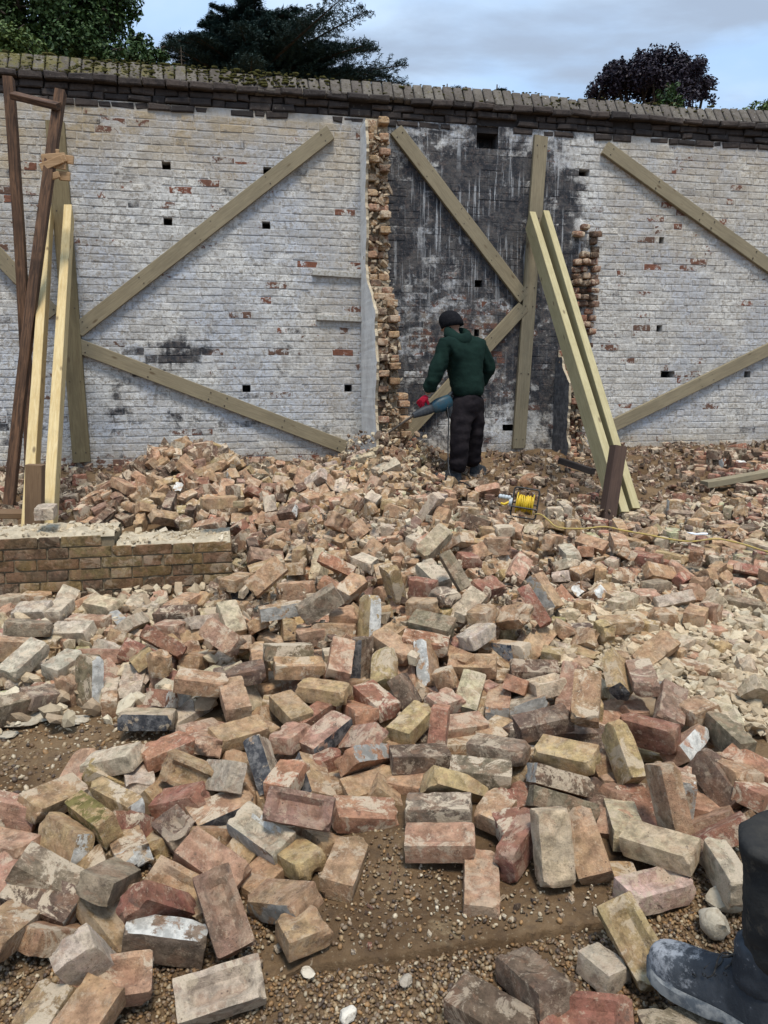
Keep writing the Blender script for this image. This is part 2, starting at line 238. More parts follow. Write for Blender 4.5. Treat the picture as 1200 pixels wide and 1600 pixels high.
0 0 0 0 0 0 0 0 0 0 0 0 0 0 0 0 0 0 0 0 0 0 0 0 0 0 0 0 0 0 0 0 0 0 0 0 0 0 0 0 0 0 0 0 0 0 0 0 0 0 0 0 0 0 0 0 0 0 0 0 0 0 0 0 0 0 0 0 0 0 0 0 0 0
'''
T = np.array(RISE.split(), float).reshape(NY, NX) * 0.002 + (-0.05 + 0.10 * (np.minimum(1.0 + .15 * np.arange(NY), 9.0) - 1.7))[:, None]
def th(x, y):
    x = np.asarray(x, float); y = np.asarray(y, float)
    i = np.clip((y - 1.0) / .15, 0, NY - 1.001); j = np.clip((x + 5) / .15, 0, NX - 1.001)
    a = i.astype(int); b = j.astype(int); u = i - a; v = j - b
    z = T[a, b] * (1 - u) * (1 - v) + T[a + 1, b] * u * (1 - v) + T[a, b + 1] * (1 - u) * v + T[a + 1, b + 1] * u * v
    return z
def fnoise(x, y, s, seed=0):
    """cheap smooth value noise on arrays"""
    r = np.random.default_rng(seed).random((64, 64))
    X = np.asarray(x) * s; Y = np.asarray(y) * s
    i = np.floor(X).astype(int); j = np.floor(Y).astype(int); u = X - i; v = Y - j
    u = u * u * (3 - 2 * u); v = v * v * (3 - 2 * v)
    g = lambda a, b: r[a % 64, b % 64]
    return g(i, j) * (1 - u) * (1 - v) + g(i + 1, j) * u * (1 - v) + g(i, j + 1) * (1 - u) * v + g(i + 1, j + 1) * u * v
def ground_pt(px, py):
    r = sight(px, py); Y = 3.0
    for _ in range(60):
        z = float(th(r.x / r.y * Y, Y)); Y = .5 * Y + .5 * (z - CAMZ) / r.z * r.y
    return Vector((0, 0, CAMZ)) + r * (Y / r.y)
# beaten-earth sheet lying over the gravel, its front edge a 2.5 cm lip
SA, SB, SCn = ground_pt(452, 1516), ground_pt(700, 1479), ground_pt(985, 1440)
SLIP = 0.034
def sheet_h(x, y):
    """height of the earth sheet above the gravel"""
    x = np.asarray(x, float); y = np.asarray(y, float)
    k = (SCn.y - SA.y) / (SCn.x - SA.x)
    e = y - (SA.y + k * (x - SA.x)) + (fnoise(x, y, 9, 5) - .5) * .012
    m = np.clip(e / .008, 0, 1)
    ml = np.clip((x - (SA.x - .05)) / .10 + (fnoise(x, y, 12, 6) - .5), 0, 1); mr = np.clip((SCn.x + .02 - x) / .06 + (fnoise(x, y, 10, 8) - .5), 0, 1)
    far = np.clip((2.75 - y) / .5, 0, 1)
    return SLIP * m * ml * mr * far
def gh0(x, y):
    x = np.asarray(x, float); y = np.asarray(y, float)
    z = th(x, y) - SLIP * .6 * np.clip((2.6 - y) / .6, 0, 1)
    rough = np.clip((y - 2.2) / 2.5, 0.12, 1)
    z = z + ((fnoise(x, y, 5, 1) - .5) * .05 + (fnoise(x, y, 13, 2) - .5) * .03 + (fnoise(x, y, 31, 3) - .5) * .012) * rough
    return z
def gh(x, y): return gh0(x, y) + sheet_h(x, y)

# ------------------------------------------------------------------ materials
PAL = dict(b=(.42, .26, .138), y=(.44, .30, .14), p=(.43, .24, .155), r=(.29, .125, .08), o=(.41, .195, .11), g=(.275, .205, .14), d=(.16, .105, .072),
           w=(.52, .42, .31), m=(.30, .175, .122), c=(.52, .41, .26), k=(.25, .19, .12), t=(.43, .25, .148), q=(.56, .38, .31))
def brick_mat(name, attr=None, mode='plain', dust=1.0):
    m, nt, b = new_mat(name, 0.95, 0.12)
    if attr:
        base = nd(nt, 'Attribute', attribute_name=attr).outputs['Color']; v = world_vec(nt)
    else:
        base = nd(nt, 'ObjectInfo').outputs['Color']; v = obj_vec(nt)
    hs = nd(nt, 'HueSaturation'); nt.links.new(base, hs.inputs['Color'])
    nt.links.new(ramp(nt, noise(nt, v, 9, 3), .3, .7, .494, .508), hs.inputs['Hue']); hs.inputs['Saturation'].default_value = .95
    nt.links.new(ramp(nt, noise(nt, v, 24, 9, .72), .30, .70, .52, 1.40), hs.inputs['Value'])
    c = hs.outputs[0]
    # clay blotches, mortar dust, soot specks and pits: colour that stays with the brick
    c = mix(nt, ramp(nt, noise(nt, v, 13, 6, .7, .4), .50, .58, 0, .6), c, mix(nt, .55, c, (.37, .20, .12)))
    c = mix(nt, ramp(nt, noise(nt, v, 10, 9, .74, .6), .515, .565, 0, .85 * dust), c, (.62, .50, .36)) if attr else mix(nt, math_n(nt, 'MULTIPLY', ramp(nt, noise(nt, v, 10, 9, .74, .6), .505, .56, 0, dust), ramp(nt, nd(nt, 'ObjectInfo').outputs['Random'], 0, 1, .12, .92)), c, (.62, .50, .36))
    c = mix(nt, ramp(nt, noise(nt, v, 42, 9, .78), .53, .66, 0, .6 * dust), c, (.62, .49, .345))
    c = mix(nt, ramp(nt, noise(nt, v, 17, 9, .76, .6), .575, .66, 0, .7), c, (.11, .08, .062))
    vo = nd(nt, 'TexVoronoi', i_Scale=95.0); nt.links.new(v, vo.inputs['Vector'])
    pit = math_n(nt, 'MULTIPLY', ramp(nt, vo.outputs['Distance'], .10, .30, 1, 0), ramp(nt, noise(nt, v, 26, 4, .7), .56, .62))
    c = mix(nt, math_n(nt, 'MULTIPLY', pit, .75), c, (.07, .05, .04))
    c = mix(nt, ramp(nt, noise(nt, v, 170, 5, .75), .54, .70, 0, .55), c, (.16, .115, .08))
    if mode != 'plain':
        pc, fl = dict(white=((.76, .73, .66), .53), grey=((.43, .405, .36), .50), black=((.055, .055, .06), .56), blue=((.33, .345, .36), .52), moss=((.22, .18, .065), .47))[mode]
        pm = ramp(nt, noise(nt, v, 14, 7, .72, .3), fl, fl + .06, 1, 0)
        pc2 = mix(nt, ramp(nt, noise(nt, v, 24, 5, .7), .40, .62), pc, tuple(q * .6 for q in pc) if mode != 'black' else (.20, .19, .18))
        if mode == 'blue': pc2 = mix(nt, ramp(nt, noise(nt, vmap(nt, v, (14, 14, 6)), 3, 6, .7), .5, .58), pc2, (.05, .06, .08))
        c = mix(nt, pm, c, pc2)
    setc(nt, b, c)
    h1 = bump(nt, None, noise(nt, v, 48, 9, .76), .85, .018)
    h2 = bump(nt, None, math_n(nt, 'MULTIPLY', pit, -1), .5, .006, h1)
    bump(nt, b, noise(nt, v, 240, 4, .75), .5, .004, h2)
    return m
M_BRICK = brick_mat('brick_clay'); M_WHITE = brick_mat('brick_whitewashed', mode='white'); M_GREY = brick_mat('brick_greywashed', mode='grey')
M_BLACK = brick_mat('brick_tarred', mode='black'); M_BLUE = brick_mat('brick_blue_wash', mode='blue'); M_MOSS = brick_mat('brick_moss', mode='moss')
M_RUB = brick_mat('rubble_clay', attr='col')

def mortar_mat(name, col, attr=None):
    m, nt, b = new_mat(name, 1.0, 0.08); v = world_vec(nt)
    base = nd(nt, 'Attribute', attribute_name=attr).outputs['Color'] if attr else mix(nt, ramp(nt, noise(nt, v, 14, 5, .65), .35, .65), col, tuple(q * .72 for q in col))
    c = mix(nt, ramp(nt, noise(nt, v, 45, 6, .7), .5, .68, 0, .55), base, (.24, .18, .12))
    setc(nt, b, c); bump(nt, b, noise(nt, v, 90, 6, .72), .6, .01)
    return m
M_MORTAR = mortar_mat('lime_mortar', (.50, .42, .30)); M_BITS = mortar_mat('mortar_bits', (.5, .42, .3), attr='col')

def wood_mat(name, c1, c2, knots=.7, dark=(.10, .065, .035), weather=0.0):
    m, nt, b = new_mat(name, 0.78, 0.25); v = obj_vec(nt)
    g = noise(nt, vmap(nt, v, (1.1, 16, 16)), 3.2, 8, .62, 1.4)
    c = mix(nt, ramp(nt, g, .34, .66), c1, c2)
    fine = noise(nt, vmap(nt, v, (3, 90, 90)), 4, 4, .6)
    c = mix(nt, ramp(nt, fine, .55, .72, 0, .35), c, dark)
    vo = nd(nt, 'TexVoronoi', i_Scale=1.0, i_Randomness=1.0); nt.links.new(vmap(nt, v, (3.4, 9, 9)), vo.inputs['Vector'])
    kn = ramp(nt, vo.outputs['Distance'], .05, .15, 1, 0)
    c = mix(nt, math_n(nt, 'MULTIPLY', kn, knots), c, dark)
    c = mix(nt, ramp(nt, noise(nt, v, 3, 5, .6), .45, .72, 0, .25 + weather), c, tuple(q * .55 for q in c2))
    setc(nt, b, c); h = bump(nt, None, g, .25, .006); bump(nt, b, fine, .2, .002, h)
    return m
M_TREATED = wood_mat('treated_softwood', (.275, .23, .148), (.215, .178, .115), .8)
M_TREATED2 = wood_mat('treated_softwood_pale', (.43, .37, .21), (.35, .295, .155), .75)
M_NEW = wood_mat('new_pine', (.56, .44, .235), (.47, .34, .155), .8)
M_OLDWOOD = wood_mat('old_brown_oak', (.15, .08, .044), (.042, .024, .016), .6, (.015, .01, .008), .3)
M_STAKE = wood_mat('brown_stake', (.20, .125, .068), (.15, .09, .05), .4, (.05, .03, .02))
M_DSTAKE = wood_mat('dark_stake', (.10, .062, .045), (.07, .044, .034), .4, (.03, .02, .015))
M_ROUGHW = wood_mat('torn_pine', (.42, .27, .15), (.30, .18, .09), .5)
M_CHAR = wood_mat('rotten_timber', (.045, .035, .03), (.025, .02, .018), .3, (.01, .01, .01))

def simple(name, c, rough=.6, spec=.3, c2=None, sc=30, bs=.15, metal=0):
    m, nt, b = new_mat(name, rough, spec); v = obj_vec(nt); b.inputs['Metallic'].default_value = metal
    n = noise(nt, v, sc, 5, .65)
    setc(nt, b, mix(nt, ramp(nt, n, .4, .65), c, c2 or tuple(q * .75 for q in c))); bump(nt, b, n, bs, .004)
    return m

# main wall: layered limewash, soot and bare brick; masks ride on the vertices (x: bare, y: soot, z: damp/yellow stain)
def wall_mat(name, mortar=False):
    m, nt, b = new_mat(name, 0.93, 0.15); v = world_vec(nt)
    at_ = nd(nt, 'Attribute', attribute_name='wa'); s = nd(nt, 'SeparateColor'); nt.links.new(at_.outputs['Color'], s.inputs[0])
    bare, soot, stain = s.outputs; tint = nd(nt, 'Attribute', attribute_name='tint').outputs['Fac']
    # limewash
    w = mix(nt, ramp(nt, noise(nt, v, 1.3, 7, .62, .4), .43, .57), (.76, .745, .70), (.55, .58, .63))
    w = mix(nt, ramp(nt, noise(nt, v, 7, 8, .7, .5), .44, .60, 0, .6), w, (.40, .39, .38))
    w = mix(nt, ramp(nt, noise(nt, v, 30, 9, .76), .50, .56, 0, .75), w, (.25, .215, .17))
    w = mix(nt, ramp(nt, noise(nt, v, 22, 9, .74), .52, .64, 0, .65), w, (.60, .59, .56))
    w = mix(nt, ramp(nt, noise(nt, vmap(nt, v, (9, 9, .8)), 1, 6, .65), .54, .66, 0, .4), w, (.56, .56, .55))
    w = mix(nt, math_n(nt, 'MULTIPLY', stain, ramp(nt, noise(nt, v, 5, 8, .68), .3, .6, .35, 1)), w, (.42, .32, .19))
    w = mix(nt, ramp(nt, tint, .0, 1.0, 0, .35), w, (.36, .35, .335))
    if mortar: w = mix(nt, .30, w, (.56, .55, .53))
    br = mix(nt, tint, (.235, .095, .06), (.15, .09, .065)) if not mortar else (.30, .26, .22)
    br = mix(nt, ramp(nt, noise(nt, v, 30, 6, .7), .4, .7, 0, .6), br, (.10, .06, .045))
    nb_ = noise(nt, v, 17, 8, .70, .3)
    k = math_n(nt, 'ADD', bare, math_n(nt, 'MULTIPLY', math_n(nt, 'SUBTRACT', nb_, .5), 1.5))
    k = math_n(nt, 'ADD', k, math_n(nt, 'MULTIPLY', math_n(nt, 'SUBTRACT', noise(nt, v, 4.3, 7, .68, .5), .5), .7))
    c = mix(nt, ramp(nt, k, .48, .56), w, br)
    # soot and tar, with lime runs down its face
    so_ = mix(nt, ramp(nt, noise(nt, v, 8, 9, .72), .42, .62), (.036, .038, .044), (.095, .090, .088)); so_ = mix(nt, ramp(nt, noise(nt, v, 28, 8, .75), .52, .60, 0, .5), so_, (.16, .125, .11))
    runs = noise(nt, vmap(nt, v, (34, 34, 1.5)), 1.0, 5, .62)
    runs2 = noise(nt, v, 2.3, 3, .5)
    rk = math_n(nt, 'MULTIPLY', ramp(nt, runs, .54, .65), ramp(nt, runs2, .38, .56))
    pz = nd(nt, 'SeparateXYZ'); nt.links.new(v, pz.inputs[0]); rk = math_n(nt, 'MULTIPLY', rk, ramp(nt, pz.outputs[2], 2.0, 2.9, .25, 1))
    so_ = mix(nt, math_n(nt, 'MULTIPLY', rk, .8), so_, (.40, .41, .42))
    k2 = math_n(nt, 'ADD', soot, math_n(nt, 'MULTIPLY', math_n(nt, 'SUBTRACT', noise(nt, v, 4.5, 10, .76, .3), .5), 1.8))
    c = mix(nt, ramp(nt, k2, .36, .70), c, so_)
    setc(nt, b, c)
    h = bump(nt, None, noise(nt, v, 26, 9, .74), .75, .02)
    bump(nt, b, noise(nt, v, 120, 4, .7), .5, .008, h)
    return m
M_WALL = wall_mat('limewashed_brick'); M_WALLJ = wall_mat('limewashed_joint', True)
M_PLASTER, _nt, _b = new_mat('white_plaster', .9, .15)
_v = world_vec(_nt); _c = mix(_nt, ramp(_nt, noise(_nt, _v, 5, 7, .65), .4, .65), (.84, .815, .76), (.70, .67, .62)); _c = mix(_nt, ramp(_nt, noise(_nt, _v, 40, 5, .7), .58, .68, 0, .6), _c, (.30, .26, .21))
setc(_nt, _b, _c); bump(_nt, _b, noise(_nt, _v, 24, 7, .65), .4, .012)
M_DARKB, _nt, _b = new_mat('weathered_dark_brick', .95, .12)
_v = world_vec(_nt); _t = nd(_nt, 'Attribute', attribute_name='tint').outputs['Fac']
_c = mix(_nt, _t, (.046, .040, .038), (.088, .070, .060)); _c = mix(_nt, ramp(_nt, noise(_nt, _v, 13, 7, .68), .45, .66, 0, .8), _c, (.035, .03, .029)); _c = mix(_nt, ramp(_nt, noise(_nt, _v, 22, 7, .7), .60, .70, 0, .6), _c, (.22, .20, .17))
setc(_nt, _b, _c); bump(_nt, _b, noise(_nt, _v, 40, 7, .7), .7, .015)
M_COPE, _nt, _b = new_mat('mossy_coping_brick', .95, .12)
_v = world_vec(_nt); _t = nd(_nt, 'Attribute', attribute_name='tint').outputs['Fac']
_c = mix(_nt, _t, (.115, .098, .085), (.175, .155, .13)); _c = mix(_nt, ramp(_nt, noise(_nt, _v, 20, 7, .7), .47, .64, 0, .8), _c, (.085, .072, .055))
_mx = nd(_nt, 'SeparateXYZ'); _nt.links.new(_v, _mx.inputs[0])
_ms = math_n(_nt, 'ADD', noise(_nt, _v, 9, 8, .7), ramp(_nt, _mx.outputs[0], -3.9, -.2, .12, -.04))
_c = mix(_nt, ramp(_nt, _ms, .54, .68, 0, .85), _c, (.145, .125, .045)); _c = mix(_nt, ramp(_nt, noise(_nt, _v, 33, 6, .66), .63, .70), _c, (.46, .45, .41))
setc(_nt, _b, _c); bump(_nt, _b, noise(_nt, _v, 38, 7, .72), .8, .02)

M_DIRT, _nt, _b = new_mat('dry_earth', 1.0, .08)
_v = world_vec(_nt)
_c = mix(_nt, ramp(_nt, noise(_nt, _v, 2.2, 6, .6), .38, .64), (.105, .064, .034), (.19, .125, .07))
_c = mix(_nt, ramp(_nt, noise(_nt, _v, 19, 8, .72), .46, .66, 0, .6), _c, (.075, .05, .033))
_c = mix(_nt, ramp(_nt, noise(_nt, _v, 70, 6, .7), .57, .70, 0, .75), _c, (.31, .24, .155))
_c = mix(_nt, ramp(_nt, noise(_nt, _v, 6, 5, .65, .4), .60, .72, 0, .55), _c, (.36, .27, .155))
_md = math_n(_nt, 'ADD', nd(_nt, 'Attribute', attribute_name='mortar').outputs['Fac'], math_n(_nt, 'MULTIPLY', math_n(_nt, 'SUBTRACT', noise(_nt, _v, 5, 8, .7), .5), .9))
_c = mix(_nt, ramp(_nt, _md, .35, .75, 0, .85), _c, mix(_nt, ramp(_nt, noise(_nt, _v, 40, 6, .7), .4, .65), (.50, .40, .28), (.34, .25, .165)))
setc(_nt, _b, _c); _h = bump(_nt, None, noise(_nt, _v, 26, 8, .7), .8, .02); bump(_nt, _b, noise(_nt, _v, 160, 5, .75), .6, .005, _h)

# ------------------------------------------------------------------ ground: one sheet to the horizon
def axis(a, b, st, far):
    c = list(np.arange(a, b + 1e-6, st)); o = []; d = st; p = b
    while p < far: d *= 1.5; p += d; o.append(p)
    l = []; d = st; p = a
    while p > -far: d *= 1.5; p -= d; l.append(p)
    return np.array(l[::-1] + c + o)
gx = axis(-4.4, 5.2, .04, 400); gy = np.unique(np.concatenate([axis(2.9, 9.4, .05, 400)[axis(2.9, 9.4, .05, 400) > 2.89], np.arange(1.2, 2.9, .02), axis(1.2, 2.0, .02, 400)[axis(1.2, 2.0, .02, 400) < 1.2]]))
GX, GY = np.meshgrid(gx, gy); GZ = gh0(GX, GY)
me = bpy.data.meshes.new('ground'); ny, nx = GX.shape
ii = np.arange((ny - 1) * (nx - 1)); r_, c_ = ii // (nx - 1), ii % (nx - 1); q0 = r_ * nx + c_
me.from_pydata(np.stack([GX.ravel(), GY.ravel(), GZ.ravel()], 1).tolist(), [], np.stack([q0, q0 + 1, q0 + nx + 1, q0 + nx], 1).tolist())
dm = np.zeros_like(GX)
for (px, py, sx_, sy_, a_) in ((1040, 1030, .75, .55, 1.0), (1180, 960, .9, .6, .8), (600, 740, .5, .7, .8), (560, 900, .9, .6, .55), (150, 1000, .9, .45, .6), (1050, 870, 1.2, .8, .55), (300, 760, .8, .5, .45)):
    c0 = ground_pt(px, py); dm = np.maximum(dm, a_ * np.exp(-((GX - c0.x) / sx_) ** 2 - ((GY - c0.y) / sy_) ** 2))
da = me.attributes.new('mortar', 'FLOAT', 'POINT'); da.data.foreach_set('value', dm.astype('f').ravel())
go = mesh_obj('ground', me, M_DIRT); smooth_mesh(me, 180); prop(go, kind='structure')
go['label'] = 'brown earth ground under the rubble'
# the beaten-earth sheet itself, with a broken front edge standing over the gravel
xs_ = np.linspace(SA.x - .06, SCn.x + .03, 150); ts_ = np.array([-.001, 0, .006, .02] + list(np.linspace(.04, .95, 32))); kS = (SCn.y - SA.y) / (SCn.x - SA.x)
SX, STT = np.meshgrid(xs_, ts_); SY = SA.y + kS * (SX - SA.x) - (fnoise(SX, SX * 0 + 1, 9, 5) - .5) * .012 - (fnoise(SX, SX * 0 + 3, 60, 6) - .5) * .010 + STT
side = np.clip((SX - (SA.x - .06)) / .10 - .35 * (fnoise(SX, SY, 12, 6) - .3), 0, 1) * np.clip((SCn.x + .03 - SX) / .07 - .35 * (fnoise(SX, SY, 10, 8) - .3), 0, 1); back = np.clip((.95 - STT) / .3, 0, 1)
SZ = gh0(SX, SY) - .004 + (SLIP + .006 * (fnoise(SX, SY, 14, 11) - .5) + .004 * (fnoise(SX, SY, 45, 12) - .5)) * np.minimum(side, 1) * back * np.where(STT < .004, .86, 1); SZ[0] = gh0(SX[0], SY[0]) - .02
mb = MB(); nxs = len(xs_); mb.add(np.stack([SX.ravel(), SY.ravel(), SZ.ravel()], 1).tolist(), [(j * nxs + i, j * nxs + i + 1, j * nxs + nxs + i + 1, j * nxs + nxs + i) for j in range(len(ts_) - 1) for i in range(nxs - 1)])
o = mb.build('earth_sheet', M_DIRT, smooth=50); o['kind'] = 'structure'; o['label'] = 'sheet of beaten earth with a straight front edge over the gravel'

# ------------------------------------------------------------------ the old garden wall
WO = Vector((-3.775, 7.717, 0)); WT = Vector((.97952, .20136, 0)); WN = Vector((.20136, -.97952, 0)); WANG = math.atan2(.20136, .97952)
def on_wall(px, py, off=0.0):
    r = sight(px, py); P = WO + WN * off; C0 = Vector((0, 0, CAMZ)); return C0 + r * ((P - C0).dot(WN) / r.dot(WN))
def uz(px, py):
    p = on_wall(px, py); return (p - WO).dot(WT), p.z
wall = empty('brick_wall', WO, WANG)
prop(wall, 'long old brick wall with flaking limewash, a black sooted panel and mossy coping', 'wall')
U0, U1, ZB, ZT, PIT = -1.3, 10.3, 0.30, 4.03, 0.0746
def blob(u, z, cu, cz, su, sz): return np.exp(-(((u - cu) / su) ** 2 + ((z - cz) / sz) ** 2))
def st(x, a, b): x = np.clip((np.asarray(x, float) - a) / (b - a), 0, 1); return x * x * (3 - 2 * x)
def masks(u, z):
    u = np.asarray(u, float); z = np.asarray(z, float)
    n = fnoise(u + 20, z + 3, 2.2, 31) - .5; n2 = fnoise(u + 9, z + 8, .9, 32) - .5
    soot = st(u, 3.78, 3.80) * (1 - st(u + n * .5, 5.80, 6.40)) * (1.0 - .40 * st(z, 3.6, 4.0) - .50 * st(-z, -1.45, -.75))
    soot = soot - .50 * blob(u, z, 4.75, 1.85, 1.2, .7) - .25 * blob(u, z, 4.2, 3.7, .5, .25) - .22 * blob(u, z, 5.75, 3.5, .4, .6) - .25 * blob(u, z, 4.2, 2.9, .5, .6)
    soot = np.maximum(soot, .85 * blob(u, z, 6.02, 3.45, .10, .45))
    soot = np.maximum(soot, .74 * blob(u, z, 1.62, 1.72, .50, .27)); soot = np.maximum(soot, 0.5 * blob(u, z, 1.1, 1.25, .35, .5))
    soot = np.maximum(soot, .44 * blob(u, z, 2.0, 1.05, 1.2, .3)); soot = np.maximum(soot, .45 * blob(u, z, .0, .95, .5, .35)); soot = np.maximum(soot, .40 * blob(u, z, 8.3, .95, .9, .35))
    soot = np.maximum(soot, .30 * blob(u, z, 8.0, 3.4, .8, .35)); soot = np.maximum(soot, .25)
    soot = soot + .12 * n
    bare = .20 + .18 * n + .10 * n2
    bare = np.maximum(bare, .46 * st(-z, -.95, -.62) * (1 - st(u, 3.7, 3.8) * (1 - st(u, 6.2, 6.3))))
    bare = bare + .36 * blob(u, z, 4.8, 1.95, 1.0, .65) + .20 * blob(u, z, .3, 3.0, .5, .6) + .14 * blob(u, z, 7.2, 2.1, 1.3, .35) + .30 * blob(u, z, 5.2, 1.6, .6, .5)
    stain = .04 + .85 * st(z + n * .5, 3.3, 3.95) * (1 - st(u, 3.2, 3.9)) + .55 * blob(u, z, .1, 3.2, .6, .9) + .62 * st(u, 6.1, 6.6) * (.30 + .5 * st(z + n, 2.2, 3.9)) + .4 * blob(u, z, 3.3, 2.2, .3, 1.4)
    stain = stain + .5 * st(-z, -1.0, -.62)
    return np.clip(bare, 0, 1), np.clip(soot, 0, 1), np.clip(stain, 0, 1)
HOLES = []   # u0, u1, z-course index, courses
def hole(px, py, w=.10, n=1):
    u, z = uz(px, py); k = int(round((z - ZB) / PIT - .5 * n)); HOLES.append((u - w / 2, u + w / 2, k, n))
for a in ((260, 263), (262, 341), (418, 268), (416, 347), (385, 601), (544, 604), (1168, 583)): hole(*a, w=.085, n=1)
hole(913, 267, .125, 1); hole(1043, 583, .18, 1); hole(748, 441, .09); hole(745, 515, .06); hole(795, 667, .15, 1); hole(762, 213, .24, 3); hole(1030, 516, .07); hole(1034, 371, .06)
RED = [uz(*p) for p in ((236, 288), (390, 256), (277, 302), (478, 411), (710, 232), (690, 245), (728, 236), (733, 258), (640, 437), (663, 212), (1030, 349), (1035, 368), (1134, 351), (1108, 416), (1031, 415), (1115, 416), (1142, 396), (990, 535), (992, 565), (1099, 563), (970, 636), (858, 231), (897, 232), (181, 203), (179, 190), (570, 480), (636, 440), (630, 500), (700, 470), (745, 470), (660, 500), (1180, 575), (1115, 634), (800, 620), (330, 575), (560, 412), (186, 205))]
def attr_set(me, wa, tint):
    a = me.attributes.new('wa', 'FLOAT_COLOR', 'POINT'); a.data.foreach_set('color', np.concatenate([np.stack(wa, 1), np.ones((len(tint), 1))], 1).astype('f').ravel())
    t = me.attributes.new('tint', 'FLOAT', 'POINT'); t.data.foreach_set('value', np.asarray(tint, 'f'))
def wob(u, z): return .006 * mnoise.noise(Vector((u * .9, z * 2.1, 5))) + .003 * mnoise.noise(Vector((u * 3.1, z * 9, 8)))
def brick_face(u0, u1, z0, z1, pr, depth=.07, e=.0036, jit=.0045):
    """front of one laid brick in wall coordinates: chamfered face, sides running back into the joint"""
    j = lambda: rnd.uniform(-jit, jit)
    o = [(u0 + j(), z0 + j()), (u1 + j(), z0 + j()), (u1 + j(), z1 + j()), (u0 + j(), z1 + j())]
    o = [(a, b_ + wob(a, b_)) for a, b_ in o]
    cu, cz = (u0 + u1) / 2, (z0 + z1) / 2
    y = [-pr + rnd.uniform(-.0025, .0025) for _ in range(4)]
    inn = [(a + (e if a < cu else -e), b + (e if b < cz else -e)) for a, b in o]
    vs = [(a, yy, b) for (a, b), yy in zip(inn, y)] + [(a, yy + e * .8, b) for (a, b), yy in zip(o, y)] + [(a, depth, b) for a, b in o]
    fs = [(0, 1, 2, 3)] + [(4 + i, 4 + (i + 1) % 4, (i + 1) % 4, i) for i in range(4)] + [(8 + i, 8 + (i + 1) % 4, 4 + (i + 1) % 4, 4 + i) for i in range(4)]
    return vs, fs
laid = []
ncourse = int(round((ZT - ZB) / PIT))
for k in range(ncourse):
    z0 = ZB + k * PIT; z1 = z0 + PIT - .0105; u = U0 + rnd.uniform(-.2, 0); head = (k % 4 == 2); q = 0
    while u < U1:
        w = (.103 if rnd.random() < .88 else .215) if head else (.215 if rnd.random() < .86 else .103)
        w += rnd.uniform(-.006, .006); a, b = u, u + w; u = b + .0105
        cuts = [(a, b)]
        for h0, h1, hk, hn in HOLES:
            if hk <= k < hk + hn:
                nc = []
                for (p, r) in cuts:
                    if h1 <= p or h0 >= r: nc.append((p, r)); continue
                    if h0 - p > .025: nc.append((p, h0))
                    if r - h1 > .025: nc.append((h1, r))
                cuts = nc
        for p, r in cuts: laid.append((p, r, z0, z1, k))
def look(p, r, z0, z1):
    cu, cz = (p + r) / 2, (z0 + z1) / 2
    red = any(p - .006 < a < r + .006 and z0 - .004 <= b_ < z1 + .007 for a, b_ in RED)
    return cu, cz, red
def finish_brick(vs, tint, red):
    va = np.array(vs); ba, so_, stn = masks(va[:, 0], va[:, 2])
    rb = rnd.random(); so_ = so_ + (rnd.random() - .5) * np.where(so_ > .3, np.where((va[:, 0] > 3.7) & (va[:, 0] < 6.3), .34, .75), 0) * so_
    if red: ba = np.maximum(ba, rnd.uniform(.42, .68)); so_ = so_ * .5
    elif rb < .05: ba = ba + rnd.uniform(.1, .3)
    elif rb < .12: so_ = so_ + rnd.uniform(.05, .16)
    return (np.clip(ba, 0, 1), np.clip(so_, 0, 1), stn), [tint] * len(vs)
def size_in_view(p, r, z):
    P = WO + WT * ((p + r) / 2) + Vector((0, 0, z)); q = P - Vector((0, 0, CAMZ)); d = q.dot(_F); x = 600 + FPX * q.x / d; y = 800 - FPX * q.dot(_U) / d
    return (r - p) / d ** 2 if -20 < x < 1190 and 130 < y < 715 else 0
rank = sorted(range(len(laid)), key=lambda i: -(size_in_view(*laid[i][:3]) * (1.6 if look(*laid[i][:4])[2] else 1) * (1 + .25 * rnd.random())))
single = set(rank[:300]); mass = MB(); mwa = [[], [], []]; mt = []
for i, (p, r, z0, z1, k) in enumerate(laid):
    cu, cz, red = look(p, r, z0, z1); pr = rnd.uniform(.0, .005) - (.004 if red else 0)
    if cu > 3.99 and cu < 6.0: pr -= .004
    vs, fs = brick_face(p, r, z0, z1, pr); wa, tt = finish_brick(vs, rnd.random(), red)
    if i in single:
        me = bpy.data.meshes.new('brick'); me.from_pydata([(x - cu, y, z - cz) for x, y, z in vs], [], fs); attr_set(me, wa, tt)
        mesh_obj('brick', me, M_WALL, wall, (cu, 0, cz))
    else:
        mass.add(vs, fs); mt += tt
        for q in range(3): mwa[q] += list(wa[q])
o = mass.build('brickwork', M_WALL, wall); attr_set(o.data, [np.array(q) for q in mwa], mt); o['kind'] = 'stuff'
# joints: mortar strips set back behind the brick faces, open at the holes
jm = MB()
for k in range(ncourse + 1):
    z0 = ZB + k * PIT - .008; z1 = z0 + PIT + .0001; z1 = z0 + PIT
    cuts = sorted((h0 + .0, h1) for h0, h1, hk, hn in HOLES if hk <= k < hk + hn); u = U0 - .2
    for h0, h1 in cuts + [(U1, U1)]:
        n = max(1, int((h0 - u) / .2)); e = np.linspace(u, h0, n + 1)
        vs = [(x, .0024, z) for x in e for z in (z0, z1)]
        jm.add(vs, [(2 * q, 2 * q + 2, 2 * q + 3, 2 * q + 1) for q in range(n)]); u = h1
for h0, h1, hk, hn in HOLES:
    z0 = ZB + hk * PIT - .008; z1 = z0 + hn * PIT; D = .24
    vs = [(x, y, z) for y in (.0024, D) for x, z in ((h0, z0), (h1, z0), (h1, z1), (h0, z1))]
    jm.add(vs, [(0, 4, 5, 1), (1, 5, 6, 2), (2, 6, 7, 3), (3, 7, 4, 0), (4, 7, 6, 5)])
o = jm.build('mortar_joint', M_WALLJ, wall)
